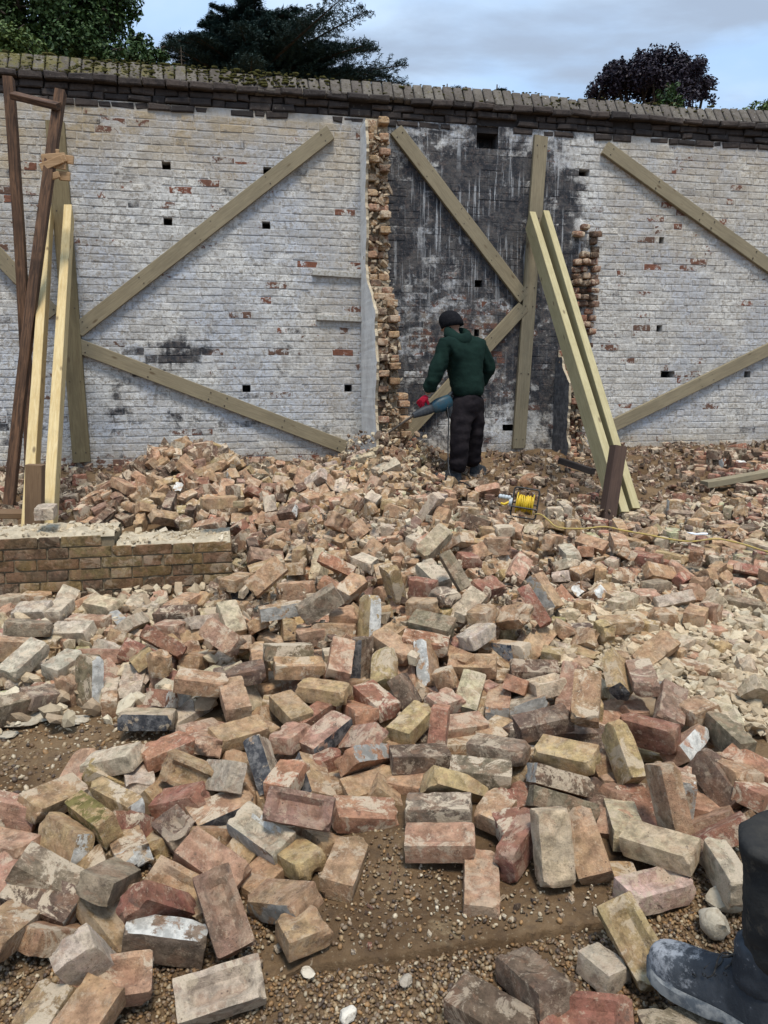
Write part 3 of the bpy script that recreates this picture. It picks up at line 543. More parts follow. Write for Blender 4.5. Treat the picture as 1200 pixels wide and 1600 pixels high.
va = np.array(jm.v); wa = masks(va[:, 0], va[:, 2]); wa = (np.clip(wa[0] + np.where(va[:, 1] > .1, .6, -.05), 0, 1), np.clip(wa[1] + np.where(va[:, 1] > .1, .5, 0), 0, 1), wa[2])
attr_set(o.data, wa, np.full(len(va), .5)); o['kind'] = 'stuff'
# back and core of the wall
mb = MB(); mb.box(((U0 + U1) / 2, .36, (ZB + 4.25) / 2), (U1 - U0 + .3, .22, 4.25 - ZB)); mb.build('wall_core', M_DARKB, wall)
# dark unpainted band under the coping: three uneven courses and an oversailing one
u_bands = []
def dark_brick(p, r, z0, z1, pr, name='band_brick', mat=None):
    vs, fs = brick_face(p, r, z0, z1, pr, .10, .011, .009); cu, cz = (p + r) / 2, (z0 + z1) / 2
    me = bpy.data.meshes.new(name); me.from_pydata([(x - cu, y, z - cz) for x, y, z in vs], [], fs)
    t = me.attributes.new('tint', 'FLOAT', 'POINT'); t.data.foreach_set('value', [rnd.random()] * len(vs))
    return mesh_obj(name, me, mat or M_DARKB, wall, (cu, 0, cz))
for k in range(4):
    z0 = 4.034 + k * .068; u = U0 + rnd.uniform(-.2, 0)
    while u < U1:
        w = (.215 if rnd.random() < .72 else .105) + rnd.uniform(-.01, .008)
        if k == 3: w = .21
        gone = rnd.random() < .04 or (k < 2 and any(abs(u + w / 2 - a) < .16 for a in (5.03,)))
        if not gone:
            pr = (.012, .018, .022, .085)[k] + rnd.uniform(-.022, .014)
            if -.3 < u < 8.9: dark_brick(u, u + w, z0, z0 + .058, pr)
            else: u_bands.append((u, u + w, z0, z0 + .058, pr))
        u += w + .010
mb = MB()
for a in u_bands: mb.add(*brick_face(*a, .10, .009, .005))
o = mb.build('band_course', M_DARKB, wall); o['kind'] = 'stuff'
mb = MB(); mb.box(((U0 + U1) / 2, .125, 4.03 + .14), (U1 - U0, .20, .278)); mb.build('band_core', M_DARKB, wall)
# saddle coping of bricks on a slope
u = U0
while u < U1:
    w = .104 + rnd.uniform(-.004, .004); me = MB(); tl = rnd.uniform(-.03, .03); lift = rnd.uniform(-.007, .007) + .012 * math.sin(u * 1.7) + .008 * math.sin(u * 4.1)
    R = Matrix.Rotation(math.radians(56 + rnd.uniform(-4, 4)), 3, 'X') @ Matrix.Rotation(tl, 3, 'Z')
    me.box((0, 0, 0), (w - .008, .215, .07), R, bev=.008)
    o = me.build('coping_brick', M_COPE, wall, (u + w / 2, .018, 4.352 + lift)); t = o.data.attributes.new('tint', 'FLOAT', 'POINT'); t.data.foreach_set('value', [rnd.random()] * len(o.data.vertices))
    if rnd.random() < .5: smooth_mesh(o.data, 60)
    u += w + .003
mb = MB()
mb.add([(U0, -.050, 4.285), (U1, -.050, 4.285), (U1, .060, 4.425), (U0, .060, 4.425), (U1, .40, 4.425), (U0, .40, 4.425), (U1, .52, 4.25), (U0, .52, 4.25), (U1, -.050, 4.27), (U0, -.050, 4.27)], [(0, 1, 2, 3), (3, 2, 4, 5), (5, 4, 6, 7), (9, 8, 1, 0), (7, 6, 8, 9)])
mb.build('coping_bed', M_DARKB, wall)
# moss cushions and weeds on the coping
mb = MB(); ico = bmesh.new(); bmesh.ops.create_icosphere(ico, subdivisions=1, radius=1); IV = [v.co.copy() for v in ico.verts]; IF = [[q.index for q in f.verts] for f in ico.faces]; ico.free()
for _ in range(1500):
    u = rnd.uniform(-.6, 3.0) if rnd.random() < .7 else rnd.uniform(-.6, 9); s = rnd.uniform(-.07, .055); r = rnd.uniform(.004, .013) * (1 + (rnd.random() < .12))
    z = 4.352 + s * 1.48 + .062; y = .018 + s
    mb.add([(u + q[0] * r * 1.6, y + q[1] * r * 1.5, z - .004 + q[2] * r * .55) for q in IV], IF)
M_MOSSC = simple('moss_cushion', (.115, .105, .035), 1, .05, (.05, .05, .02), 60, .8)
o = mb.build('moss', M_MOSSC, wall, smooth=180); o['kind'] = 'stuff'


D_WHOLE = '''
-408 1688 -8 251 5 170 215 103 66 7 1|hollow-faced dusty cream brick tilted in near left heap
663 1812 31 299 73 -577 215 103 66 1 1|hollow-faced yellowish buff brick tilted on the gravel beside the boot
-434 1871 76 261 244 -473 215 103 66 8 1|hollow-faced mauve brick steeply tilted in near left heap
-581 1830 21 81 -769 630 215 103 66 4 72|grey-brown brick with one white side lying on edge in near left heap
376 1705 3 -100 -91 -561 215 103 66 5 4|mortar-crusted dark brown brick lying flat on the gravel beside the boot
504 2104 116 330 441 -531 215 103 66 9 4|mortar-crusted cream brick standing on end in near right heap
842 2148 86 54 -61 -330 215 103 66 9 0|cream brick lying flat crosswise in near right heap
262 1631 -26 66 -17 -327 215 103 66 5 4|mortar-crusted dark brown brick lying flat on the bare earth at the front
174 2174 83 76 -37 -50 215 103 66 11 2|hollow-faced pinkish tan brick lying flat in near middle heap
793 2042 16 14 11 177 215 103 66 12 1|hollow-faced pale pink brick lying flat on the gravel beside the boot
999 2043 73 -448 -574 458 180 103 66 7 0|dusty cream brick lying on edge in near right heap
-268 2248 151 441 44 -70 215 103 66 8 1|hollow-faced mauve brick tilted in near middle heap
-732 1699 57 -147 -575 -518 215 103 66 7 0|dusty cream brick steeply tilted in near left heap
-118 2128 32 68 13 626 215 103 66 0 0|tan brick lying flat pointing away right of a yellowish buff one in near middle heap
908 2273 176 -48 -730 222 215 103 66 11 0|pinkish tan brick standing on end in near right heap
-287 1966 35 17 -201 -313 215 103 66 0 136|tan brick with a grey-washed side lying flat in near middle heap
-706 1552 12 122 -54 580 215 103 66 0 0|tan brick lying flat rising to the right, second from right, in near left heap
-618 1895 66 -86 -545 -669 215 103 66 6 0|dark red brick steeply tilted crosswise in near left heap
-65 2358 64 98 125 135 215 103 66 3 0|orange-red brick lying flat crosswise in near middle heap
619 2162 83 67 -297 685 215 103 66 0 0|tan brick tilted pointing away below a pinkish tan one in near right heap
-970 2035 60 66 282 -14 215 103 66 10 0|olive-grey brick tilted in near left heap
287 2065 16 90 -42 668 215 103 66 11 0|pinkish tan brick lying flat pointing away in near middle heap
-389 2244 68 176 22 -324 215 103 66 7 73|hollow-faced dusty cream brick with one white side lying flat in near left heap
480 1593 -2 179 -81 -104 215 103 66 6 1|hollow-faced dark red brick lying flat on the gravel beside the boot
-791 2015 65 -44 236 629 215 103 66 4 0|grey-brown brick tilted in near left heap
-514 2103 59 213 159 -218 215 103 66 2 0|pinkish brick tilted in near left heap
-683 1681 26 214 42 105 215 103 66 11 1|hollow-faced pinkish tan brick lying flat in near left heap
653 2573 165 120 -85 -302 215 103 66 1 0|yellowish buff brick lying flat in near right heap
180 2330 99 10 -50 -69 215 103 66 4 0|grey-brown brick lying flat crosswise below a yellowish buff one in near middle heap
417 2172 77 -248 642 -603 215 103 66 6 0|dark red brick lying on edge slanting up to the right in near right heap
-1010 2229 59 -196 -515 788 215 103 66 0 80|tan brick with a white end lying on edge in near left heap
860 2593 164 -197 -654 388 215 103 66 1 0|yellowish buff brick steeply tilted in near right heap
-973 1987 27 200 72 -145 215 103 66 5 144|dark brown brick with grey-painted ends lying flat in near left heap
-1125 2426 83 112 137 500 215 103 66 0 0|tan brick lying flat rising to the right, second from left, in near left heap
-930 2271 100 -290 -749 555 215 103 66 1 512|mossy yellowish buff brick lying on edge in near left heap
994 2712 182 -271 -718 606 215 103 66 6 0|dark red brick lying on edge crosswise in near right heap
610 2783 189 64 -70 100 215 103 66 5 0|dark brown brick lying flat crosswise in near right heap
776 2795 286 250 154 -773 215 103 66 0 0|tan brick steeply tilted in near right heap
130 2619 129 -8 15 70 215 103 66 5 0|dark brown brick lying flat in near middle heap
1169 2503 102 -222 -565 562 215 103 66 5 0|dark brown brick tilted in near right heap
713 1577 -25 1 -1 64 215 103 66 10 0|olive-grey brick lying flat on the gravel beside the boot
-284 2183 32 20 -87 -405 215 103 66 1 0|yellowish buff brick lying flat slanting down to the right in near middle heap
608 2480 120 -247 146 56 215 103 66 5 144|dark brown brick with grey-painted ends tilted in near right heap
424 2666 137 -14 -43 -260 215 103 66 4 0|grey-brown brick lying flat crosswise below a tan one in near middle heap
339 2513 128 45 7 -86 215 103 66 10 0|olive-grey brick lying flat in near middle heap
-1019 1842 36 10 174 654 215 103 66 0 0|tan brick lying flat left of one with grey-painted ends in near left heap
-679 2542 107 34 -600 777 215 103 66 0 1|hollow-faced tan brick lying on edge in near left heap
-1279 3181 202 315 -565 417 215 103 66 10 72|olive-grey brick with one white side standing on end before the low wall
242 2461 104 189 -859 458 215 103 66 1 0|yellowish buff brick tilted in near middle heap
-551 2404 49 106 -5 318 215 103 66 0 264|tan brick with one black side lying flat in near left heap
-229 2787 137 82 -93 417 215 103 66 2 264|pinkish brick with one black side lying flat in near middle heap
-1638 3351 228 174 -118 542 215 103 66 7 0|dusty cream brick lying flat right of a tan one before the low wall
-999 2646 103 29 -164 -111 215 103 66 7 0|dusty cream brick lying flat crosswise in near left heap
-949 2919 142 -73 10 10 215 103 66 9 264|cream brick with one black side lying flat in near left heap
111 2866 149 51 -58 480 215 103 66 1 0|yellowish buff brick lying flat slanting up to the right in near middle heap
-757 3047 242 41 76 14 215 103 66 0 0|tan brick lying flat crosswise before the low wall
1296 2717 160 -408 -581 513 215 103 66 10 0|olive-grey brick lying on edge in near right heap
-66 2628 122 -409 802 -430 215 103 66 3 136|orange-red brick with a grey-washed side tilted in near middle heap
-795 2697 125 78 -63 272 215 103 66 3 0|orange-red brick lying flat in near left heap
-252 3054 201 20 -9 -167 215 103 66 1 0|yellowish buff brick lying flat crosswise in near middle heap
-905 2398 79 -186 -709 644 215 103 66 1 80|yellowish buff brick with a white end lying on edge in near left heap
-579 2001 42 288 46 -214 215 103 66 0 1|hollow-faced tan brick tilted in near left heap
-699 2440 65 16 -160 -107 180 103 66 6 0|dark red brick lying flat in near left heap
-555 2768 148 99 58 336 215 103 66 0 0|tan brick lying flat crosswise above one with black side in near left heap
-427 2568 122 -222 462 -309 215 103 66 4 264|grey-brown brick with one black side steeply tilted in near left heap
988 3109 253 646 -617 -423 215 103 66 1 272|yellowish buff brick with black ends tilted in near right heap
-32 3053 162 58 35 -480 215 103 66 6 0|dark red brick lying flat in near middle heap
-339 2501 115 28 -74 577 160 103 66 3 0|orange-red brick lying flat slanting up to the right in near middle heap
-371 3193 253 46 55 124 215 103 66 0 1|hollow-faced tan brick lying flat crosswise in the tall middle heap
1041 2202 80 -234 -253 -89 215 103 66 6 0|dark red brick tilted in near right heap
-312 3616 411 752 -106 253 215 103 66 4 136|grey-brown brick with a grey-washed side tilted in the tall middle heap
-568 2511 118 -353 -395 804 215 103 66 7 0|dusty cream brick tilted in near left heap
1144 2907 203 15 251 -793 215 103 66 8 0|mauve brick tilted in near right heap
1077 3056 263 83 -19 -750 215 103 66 8 0|mauve brick lying flat in near right heap
-190 3215 282 230 -38 686 215 103 66 11 0|pinkish tan brick tilted pointing away in the tall middle heap
580 2307 130 -249 139 -22 215 103 66 10 0|olive-grey brick tilted in near right heap
-612 2979 203 81 88 -565 215 103 66 0 0|tan brick lying flat pointing away below a cream one in near middle heap
-751 3426 310 442 -4 -338 215 103 66 2 0|pinkish brick tilted in the tall middle heap
792 2336 39 -25 5 -749 215 103 66 9 0|cream brick lying flat pointing away in near right heap
1142 2725 127 -303 -180 358 215 103 66 2 72|pinkish brick with one white side tilted in near right heap
230 3512 341 204 -26 -254 215 103 66 10 0|olive-grey brick lying flat crosswise above an orange-red one in the tall middle heap
-1535 2996 149 -368 706 -554 215 103 66 4 0|grey-brown brick lying on edge in near middle heap
-615 3926 466 512 -202 299 215 103 66 0 0|tan brick steeply tilted in the tall middle heap
2 3251 225 -53 -326 616 200 103 66 1 0|yellowish buff brick tilted in the tall middle heap
-1446 3128 148 20 159 491 215 103 66 4 0|grey-brown brick lying flat crosswise left of a tan half in near middle heap
-1755 3665 276 -64 66 121 215 103 66 4 0|grey-brown brick lying flat before the low wall
365 3132 159 205 -99 583 215 103 66 9 0|cream brick tilted in near middle heap
-85 2741 139 205 -331 -349 215 103 66 2 0|pinkish brick tilted in near middle heap
432 3443 312 -25 -129 351 180 103 66 7 0|dusty cream brick lying flat on right flank of tall heap
196 3322 218 -25 561 -378 215 103 66 0 72|tan brick with one white side steeply tilted in the tall middle heap
397 3298 219 140 -41 -94 215 103 66 0 1|hollow-faced tan brick lying flat on right flank of tall heap
-70 3610 348 110 -618 301 215 103 66 1 72|yellowish buff brick with one white side standing on end in the tall middle heap
-1262 2364 74 94 -695 706 215 103 66 2 0|pinkish brick lying on edge in near left heap
310 2922 105 77 55 214 215 103 66 2 0|pinkish brick lying flat in near middle heap
-1567 3721 235 171 -70 -106 215 103 66 7 0|dusty cream brick lying flat crosswise left of a pinkish one before the low wall
42 3400 275 135 114 -355 215 103 66 0 0|tan brick lying flat slanting down to the right in the tall middle heap
-1211 2237 27 -28 -8 -167 215 103 66 2 0|pinkish brick lying flat crosswise left of one with a white end in near left heap
-42 2537 61 120 4 220 215 103 66 0 0|tan brick lying flat crosswise left of one with a white end in near middle heap
-252 2559 75 -127 210 -552 215 103 66 0 264|tan brick with one black side tilted in near middle heap
48 3855 451 276 -775 87 215 103 66 1 0|yellowish buff brick standing on end in the tall middle heap
870 4036 353 100 384 -345 215 103 66 0 136|tan brick with a grey-washed side steeply tilted on right flank of tall heap
620 3569 364 261 -275 -302 160 103 66 0 0|tan brick tilted crosswise on right flank of tall heap
1616 3094 175 -161 -430 -861 215 103 66 9 0|cream brick tilted among the pale mortar rubble
208 2760 153 1 725 -142 215 103 66 3 0|orange-red brick standing on end in near middle heap
-617 3142 239 41 -51 129 215 103 66 5 0|dark brown brick lying flat in the tall middle heap
-1023 3428 284 66 -929 258 215 103 66 6 0|dark red brick tilted before the low wall
-426 3273 297 -100 21 125 215 103 66 10 0|olive-grey brick lying flat crosswise right of a tan one in the tall middle heap
290 4352 560 331 -272 284 215 103 66 9 4|mortar-crusted cream brick steeply tilted in the tall middle heap
-104 3364 219 144 673 -244 215 103 66 5 264|dark brown brick with one black side standing on end in the tall middle heap
695 3094 210 -52 -68 140 160 103 66 9 1|hollow-faced cream brick lying flat crosswise in near right heap
-770 3755 287 139 211 -498 215 103 66 9 4|mortar-crusted cream brick tilted in the tall middle heap
-1455 3343 209 111 -27 545 170 103 66 7 0|dusty cream brick lying flat left of one with white side before the low wall
-1118 3255 144 137 -132 723 215 103 66 7 0|dusty cream brick lying flat pointing away before the low wall
593 3460 222 -322 -654 652 200 103 66 0 160|tan brick with a blue-grey front lying on edge in near right heap
1220 2522 130 -82 -9 -635 215 103 66 0 0|tan brick lying flat slanting down to the right in near right heap
1310 2537 128 75 30 -400 215 103 66 3 0|orange-red brick lying flat in near right heap
409 3703 364 349 -238 331 215 103 66 9 4|mortar-crusted cream brick steeply tilted on right flank of tall heap
192 3416 285 122 28 -107 215 103 66 3 1|hollow-faced orange-red brick lying flat in the tall middle heap
-913 3078 162 -118 171 595 215 103 66 6 72|dark red brick with one white side lying flat in near middle heap
-487 4113 335 -182 -680 704 215 103 66 11 0|pinkish tan brick lying on edge in the tall middle heap
493 3113 128 73 -10 -778 215 103 66 11 144|pinkish tan brick with grey-painted ends lying flat in near right heap
363 3866 516 -85 -847 161 215 103 66 10 0|olive-grey brick steeply tilted on right flank of tall heap
-508 3679 359 -61 -52 135 215 103 66 0 136|tan brick with a grey-washed side lying flat in the tall middle heap
-177 3999 388 234 -28 474 180 103 66 0 0|tan brick tilted slanting up to the right in the tall middle heap
-1881 3990 260 180 -74 -93 200 103 66 7 0|dusty cream brick lying flat crosswise below a tan half before the low wall
-1555 4115 252 111 -29 -235 215 103 66 9 0|cream brick lying flat before the low wall
-106 3013 127 -90 -65 -558 215 103 66 3 0|orange-red brick lying flat slanting down to the right in near middle heap
804 4497 364 -14 395 -742 215 103 66 2 0|pinkish brick tilted on right flank of tall heap
739 3651 392 -225 -846 115 215 103 66 6 0|dark red brick steeply tilted on right flank of tall heap
1981 4105 243 -158 -772 591 215 103 66 4 0|grey-brown brick lying on edge in rubble right of tall heap
269 4068 439 167 85 -500 215 103 66 7 0|dusty cream brick lying flat in the tall middle heap
594 3053 139 -64 -143 73 170 103 66 4 136|grey-brown brick with a grey-washed side lying flat in near right heap
1328 4126 267 8 -26 388 215 103 66 9 0|cream brick lying flat slanting up to the right in rubble right of tall heap
-248 3606 264 18 -649 759 215 103 66 0 0|tan brick lying on edge crosswise in the tall middle heap
-1064 3815 295 78 -72 -149 215 103 66 5 3|hollow-faced dark brown brick lying flat before the low wall
-878 3493 175 -65 77 624 215 103 66 0 0|tan brick lying flat slanting up to the right before the low wall
783 3095 196 -13 694 -377 215 103 66 2 0|pinkish brick steeply tilted in near right heap
-1757 4020 257 52 -50 673 180 103 66 7 0|dusty cream brick lying flat right of a tan half before the low wall
536 3914 411 199 78 329 170 103 66 6 0|dark red brick lying flat on right flank of tall heap
-270 4260 447 -20 -950 216 215 103 66 3 0|orange-red brick tilted in the tall middle heap
-817 4160 377 -6 16 579 215 103 66 0 0|tan brick lying flat right of a dark brown half in the tall middle heap
1675 4551 321 331 152 53 200 103 66 0 0|tan brick tilted crosswise in rubble right of tall heap
-1535 3850 240 5 -12 -98 215 103 66 2 0|pinkish brick lying flat crosswise right of a dusty cream one before the low wall
-1286 3792 248 -330 -187 628 215 103 66 7 0|dusty cream brick tilted before the low wall
1214 4572 329 108 -84 258 160 103 66 0 0|tan brick lying flat slanting up to the right in rubble right of tall heap
-1772 3482 232 -222 703 -670 215 103 66 0 0|tan brick lying on edge before the low wall
1388 5043 391 241 5 -346 200 103 66 11 0|pinkish tan brick tilted in rubble right of tall heap
-483 3690 266 -481 -497 621 215 103 66 1 0|yellowish buff brick lying on edge in the tall middle heap
456 4684 480 -221 -186 -479 215 103 66 0 0|tan brick tilted left of one with white side on right flank of tall heap
1337 2848 178 83 13 642 160 103 66 9 1|hollow-faced cream brick lying flat pointing away in near right heap
-285 2957 119 -291 687 -573 215 103 66 6 0|dark red brick lying on edge in near middle heap
-708 2828 118 99 174 464 215 103 66 2 0|pinkish brick lying flat crosswise below a dusty cream one in near left heap
1579 4346 297 -16 3 265 160 103 66 4 0|grey-brown brick lying flat in rubble right of tall heap
1669 4812 351 52 -12 -323 200 103 66 6 0|dark red brick lying flat below a pinkish tan half in rubble right of tall heap
-1108 3383 220 142 -269 -506 215 103 66 1 0|yellowish buff brick tilted before the low wall
1122 5034 411 -403 647 -598 215 103 66 0 0|tan brick lying on edge crosswise on right flank of tall heap
2092 4464 271 121 106 141 200 103 66 2 0|pinkish brick lying flat in rubble right of tall heap
-1335 3484 197 -151 32 145 215 103 66 2 0|pinkish brick lying flat crosswise above one with white side before the low wall
1229 5434 446 -119 116 296 180 103 66 1 0|yellowish buff brick lying flat on right flank of tall heap
-2111 4194 253 4 34 429 160 103 66 7 0|dusty cream brick lying flat crosswise above a pinkish half before the low wall
-513 4359 402 -58 -83 -689 215 103 66 0 0|tan brick lying flat left of one with a white end in the tall middle heap
1855 4889 340 -27 66 -329 180 103 66 1 0|yellowish buff brick lying flat in rubble right of tall heap
1569 4875 365 113 275 577 170 103 66 0 0|tan brick tilted slanting up to the right in rubble right of tall heap
2314 5946 415 42 -814 577 215 103 66 4 0|grey-brown brick lying on edge on dark earth around the worker
2515 5606 380 22 -63 -92 200 103 66 0 0|tan brick lying flat crosswise in rubble right of tall heap
2662 6196 440 71 35 366 215 103 66 0 1|hollow-faced tan brick lying flat on dark earth around the worker
1724 7121 532 13 -6 -588 160 103 66 0 0|tan brick lying flat on dark earth around the worker
2215 6131 433 -298 -218 666 160 103 66 9 0|cream brick tilted on dark earth around the worker
-900 1908 -34 -199 -177 -850 215 103 66 0 0|tan brick tilted crosswise below one with grey-painted ends in near left heap
-769 1957 -29 62 257 -261 215 103 66 0 0|tan brick tilted left of one with white side in near left heap
-378 2964 158 44 24 -487 215 103 66 0 0|tan brick lying flat left of one with black side in near middle heap
1271 3459 229 -886 -231 -207 215 103 66 0 0|tan brick tilted among the pale mortar rubble
672 3280 199 109 -12 -42 215 103 66 5 4|mortar-crusted dark brown brick lying flat in near right heap
-356 2154 -10 52 57 -887 215 103 66 0 0|tan brick lying flat below one with white side in near left heap
890 2439 19 139 -129 810 215 103 66 6 0|dark red brick lying flat in near right heap
-832 3056 91 24 43 -868 215 103 66 7 0|dusty cream brick lying flat slanting up to the right in near left heap
1193 3760 261 50 -3 55 215 103 66 0 0|tan brick lying flat among the pale mortar rubble
-800 2359 11 -289 242 464 215 103 66 6 0|dark red brick steeply tilted slanting down to the right in near left heap
1597 4123 275 941 -28 105 215 103 66 7 0|dusty cream brick tilted in rubble right of tall heap
38 2563 63 -162 -985 -49 215 103 66 11 80|pinkish tan brick with a white end lying flat in near middle heap
44 2495 24 4 321 -21 215 103 66 0 0|tan brick steeply tilted in near middle heap
731 3554 234 10 321 -826 215 103 66 0 0|tan brick tilted above a yellowish buff half on right flank of tall heap
1026 2451 60 -31 -699 -101 215 103 66 11 76|mortar-crusted pinkish tan brick with one white side standing on end in near right heap
1071 2366 12 -235 194 938 215 103 66 11 0|pinkish tan brick tilted in near right heap
-222 2310 6 -160 37 -453 215 103 66 0 0|tan brick lying flat right of a yellowish buff one in near middle heap
-1132 2650 40 52 -201 628 215 103 66 11 0|pinkish tan brick lying flat in near left heap
-1015 4689 738 0 0 -980 215 103 66 0 0|tan brick lying flat crosswise in the heap under the whitewashed wall
1278 2416 17 282 240 413 215 103 66 0 0|tan brick tilted pointing away below an orange-red half in near right heap
688 4624 343 -179 897 399 215 103 66 0 80|tan brick with a white end tilted on right flank of tall heap
-288 4853 572 -495 529 -667 215 103 66 11 4|mortar-crusted pinkish tan brick tilted on right flank of tall heap
328 5292 605 254 846 -186 215 103 66 7 0|dusty cream brick steeply tilted on the ridge under the wall stub
-1958 4414 728 0 0 796 215 103 66 7 0|dusty cream brick lying flat on the ground behind the low wall
-996 2638 39 -256 33 -963 215 103 66 1 0|yellowish buff brick tilted in near left heap
-329 4809 477 11 -183 953 215 103 66 0 0|tan brick lying flat crosswise in the tall middle heap
-1151 3509 187 85 -959 -28 215 103 66 6 4|mortar-crusted dark red brick tilted before the low wall
-729 4652 395 163 -934 -268 215 103 66 8 0|mauve brick tilted in the tall middle heap
-950 2131 -12 169 -111 231 215 103 66 0 0|tan brick lying flat right of one with grey-painted ends in near left heap
-157 4864 533 567 -730 -317 215 103 66 11 0|pinkish tan brick tilted slanting up to the right in the tall middle heap
98 5323 552 313 711 604 215 103 66 0 0|tan brick lying on edge on the ridge under the wall stub
464 2950 70 151 17 422 215 103 66 0 0|tan brick lying flat slanting up to the right in near middle heap
-379 4454 386 649 -395 -639 215 103 66 9 80|cream brick with a white end steeply tilted in the tall middle heap
631 5319 487 -197 -737 -644 215 103 66 5 1|hollow-faced dark brown brick lying on edge on right flank of tall heap
659 2137 -28 -671 -1 1 215 103 66 0 0|tan brick lying on edge in near right heap
864 2540 29 -50 102 350 215 103 66 11 0|pinkish tan brick lying flat crosswise, second from right, in near right heap
1111 2456 21 21 -42 989 215 103 66 11 0|rightmost pinkish tan brick lying flat crosswise in near right heap
2243 4586 310 890 -134 -140 215 103 66 6 1|hollow-faced dark red brick tilted in rubble right of tall heap
-1135 4198 235 41 -28 555 215 103 66 11 0|pinkish tan brick lying flat before the low wall
1563 5032 409 -661 741 101 215 103 66 11 0|pinkish tan brick lying flat in rubble right of tall heap
-554 2325 7 -183 117 293 215 103 66 0 0|tan brick lying flat crosswise above a pinkish one in near left heap
-497 4603 427 -555 -431 441 215 103 66 0 0|tan brick lying on edge left of one with a white end in the tall heap
-447 2239 -1 165 163 -838 215 103 66 0 0|tan brick tilted slanting up to the right in near left heap
1193 4875 371 -736 673 44 215 103 66 7 0|dusty cream brick lying flat in rubble right of tall heap
-914 3741 274 43 -237 -887 215 103 66 7 72|dusty cream brick with one white side tilted before the low wall
730 2375 12 -146 -164 943 215 103 66 11 0|pinkish tan brick lying flat crosswise left of a cream one in near right heap
756 2920 51 3 670 741 215 103 66 5 0|dark brown brick lying on edge in near right heap
-805 2603 27 795 487 231 215 103 66 0 4|mortar-crusted tan brick tilted in near left heap
-2023 5951 660 -300 -937 49 215 103 66 11 1|hollow-faced pinkish tan brick lying flat in the heap under the whitewashed wall
1792 5223 410 -794 455 -369 215 103 66 0 1|hollow-faced tan brick tilted in rubble right of tall heap
301 2845 60 -11 31 124 215 103 66 0 0|tan brick lying flat crosswise below a pinkish one in near middle heap
-642 3752 249 558 778 -13 215 103 66 0 1|hollow-faced tan brick tilted pointing away right of a cream one in the tall middle heap
-1585 5500 492 195 207 303 215 103 66 0 4|mortar-crusted tan brick tilted in the heap under the whitewashed wall
-528 3634 186 718 -223 -235 215 103 66 0 0|tan brick lying on edge slanting down to the right in the tall middle heap
-569 3355 218 -428 -586 514 215 103 66 0 4|mortar-crusted tan brick lying on edge pointing away in the tall middle heap
161 4950 506 801 357 342 215 103 66 5 4|mortar-crusted dark brown brick tilted in the tall middle heap
378 5210 510 282 -380 387 215 103 66 0 0|tan brick steeply tilted on right flank of tall heap
-547 6124 690 -352 -321 863 215 103 66 7 4|mortar-crusted dusty cream brick tilted on the ridge under the wall stub
-619 3154 172 -266 -846 -184 215 103 66 9 0|cream brick steeply tilted in near middle heap
896 6626 526 -386 -91 -53 215 103 66 11 0|pinkish tan brick tilted on dark earth around the worker
552 4658 410 117 411 -889 215 103 66 11 76|mortar-crusted pinkish tan brick with one white side tilted on right flank of tall heap
-987 3649 215 -252 899 -340 215 103 66 0 0|tan brick tilted before the low wall
31 6672 720 140 305 -919 215 103 66 7 80|dusty cream brick with a white end tilted on the ridge under the wall stub
-764 3563 151 25 3 -740 215 103 66 9 0|cream brick lying flat in the tall middle heap
154 6280 587 25 374 911 215 103 66 0 1|hollow-faced tan brick tilted on the ridge under the wall stub
2546 5103 362 43 25 -497 215 103 66 9 0|cream brick lying flat crosswise in rubble right of tall heap
-508 2687 44 236 231 65 215 103 66 0 0|tan brick tilted crosswise left of one with black side in near left heap
-1605 5712 553 578 -354 -623 215 103 66 5 1|hollow-faced dark brown brick tilted in the heap under the whitewashed wall
-1296 3310 150 392 194 545 215 103 66 2 72|pinkish brick with one white side tilted before the low wall
-2062 5567 459 419 -355 -757 215 103 66 5 0|dark brown brick tilted on the ground behind the low wall
779 2723 64 41 -215 -530 215 103 66 0 0|tan brick lying flat crosswise in near right heap
-555 5009 526 -731 661 -128 215 103 66 0 4|mortar-crusted tan brick lying flat in the tall middle heap
1830 4151 273 -589 709 -314 215 103 66 9 4|mortar-crusted cream brick tilted in rubble right of tall heap
3272 6874 503 49 10 -208 215 103 66 5 4|mortar-crusted dark brown brick lying flat at the right foot of the wall
747 2491 24 21 -42 777 215 103 66 5 0|dark brown brick lying flat slanting down to the right in near right heap
-829 4265 301 -445 893 -9 215 103 66 0 264|tan brick with one black side lying flat in the tall middle heap
-1930 6205 759 -736 82 483 215 103 66 5 0|dark brown brick steeply tilted in the heap under the whitewashed wall
-473 2568 32 218 108 904 215 103 66 0 0|tan brick tilted falling to the right below one with black side in near left heap
1043 4240 219 244 370 -163 215 103 66 3 0|orange-red brick steeply tilted in rubble right of tall heap
1006 3116 87 46 -72 66 215 103 66 11 0|pinkish tan brick lying flat crosswise below one with black ends in near right heap
1615 5820 397 -917 392 20 215 103 66 6 0|dark red brick lying flat above a dark brown half in rubble right of tall heap
340 3396 205 244 503 735 215 103 66 0 0|tan brick lying on edge falling to the right on right flank of tall heap
10 3559 256 132 -154 306 215 103 66 0 1|hollow-faced tan brick lying flat slanting up to the right in the tall middle heap
1042 5403 409 -808 511 -207 215 103 66 9 0|cream brick tilted on right flank of tall heap
-172 2609 36 -27 -46 -643 215 103 66 0 0|tan brick lying flat pointing away below a dark red half in near middle heap
-1327 3629 169 97 194 925 215 103 66 7 4|mortar-crusted dusty cream brick lying flat before the low wall
975 2780 37 -74 -736 666 215 103 66 1 4|mortar-crusted yellowish buff brick lying on edge in near right heap
-942 5751 621 919 224 -181 215 103 66 6 0|dark red brick tilted in the heap under the whitewashed wall
-706 4542 359 -161 970 139 215 103 66 0 0|tan brick lying flat below a mauve one in the tall middle heap
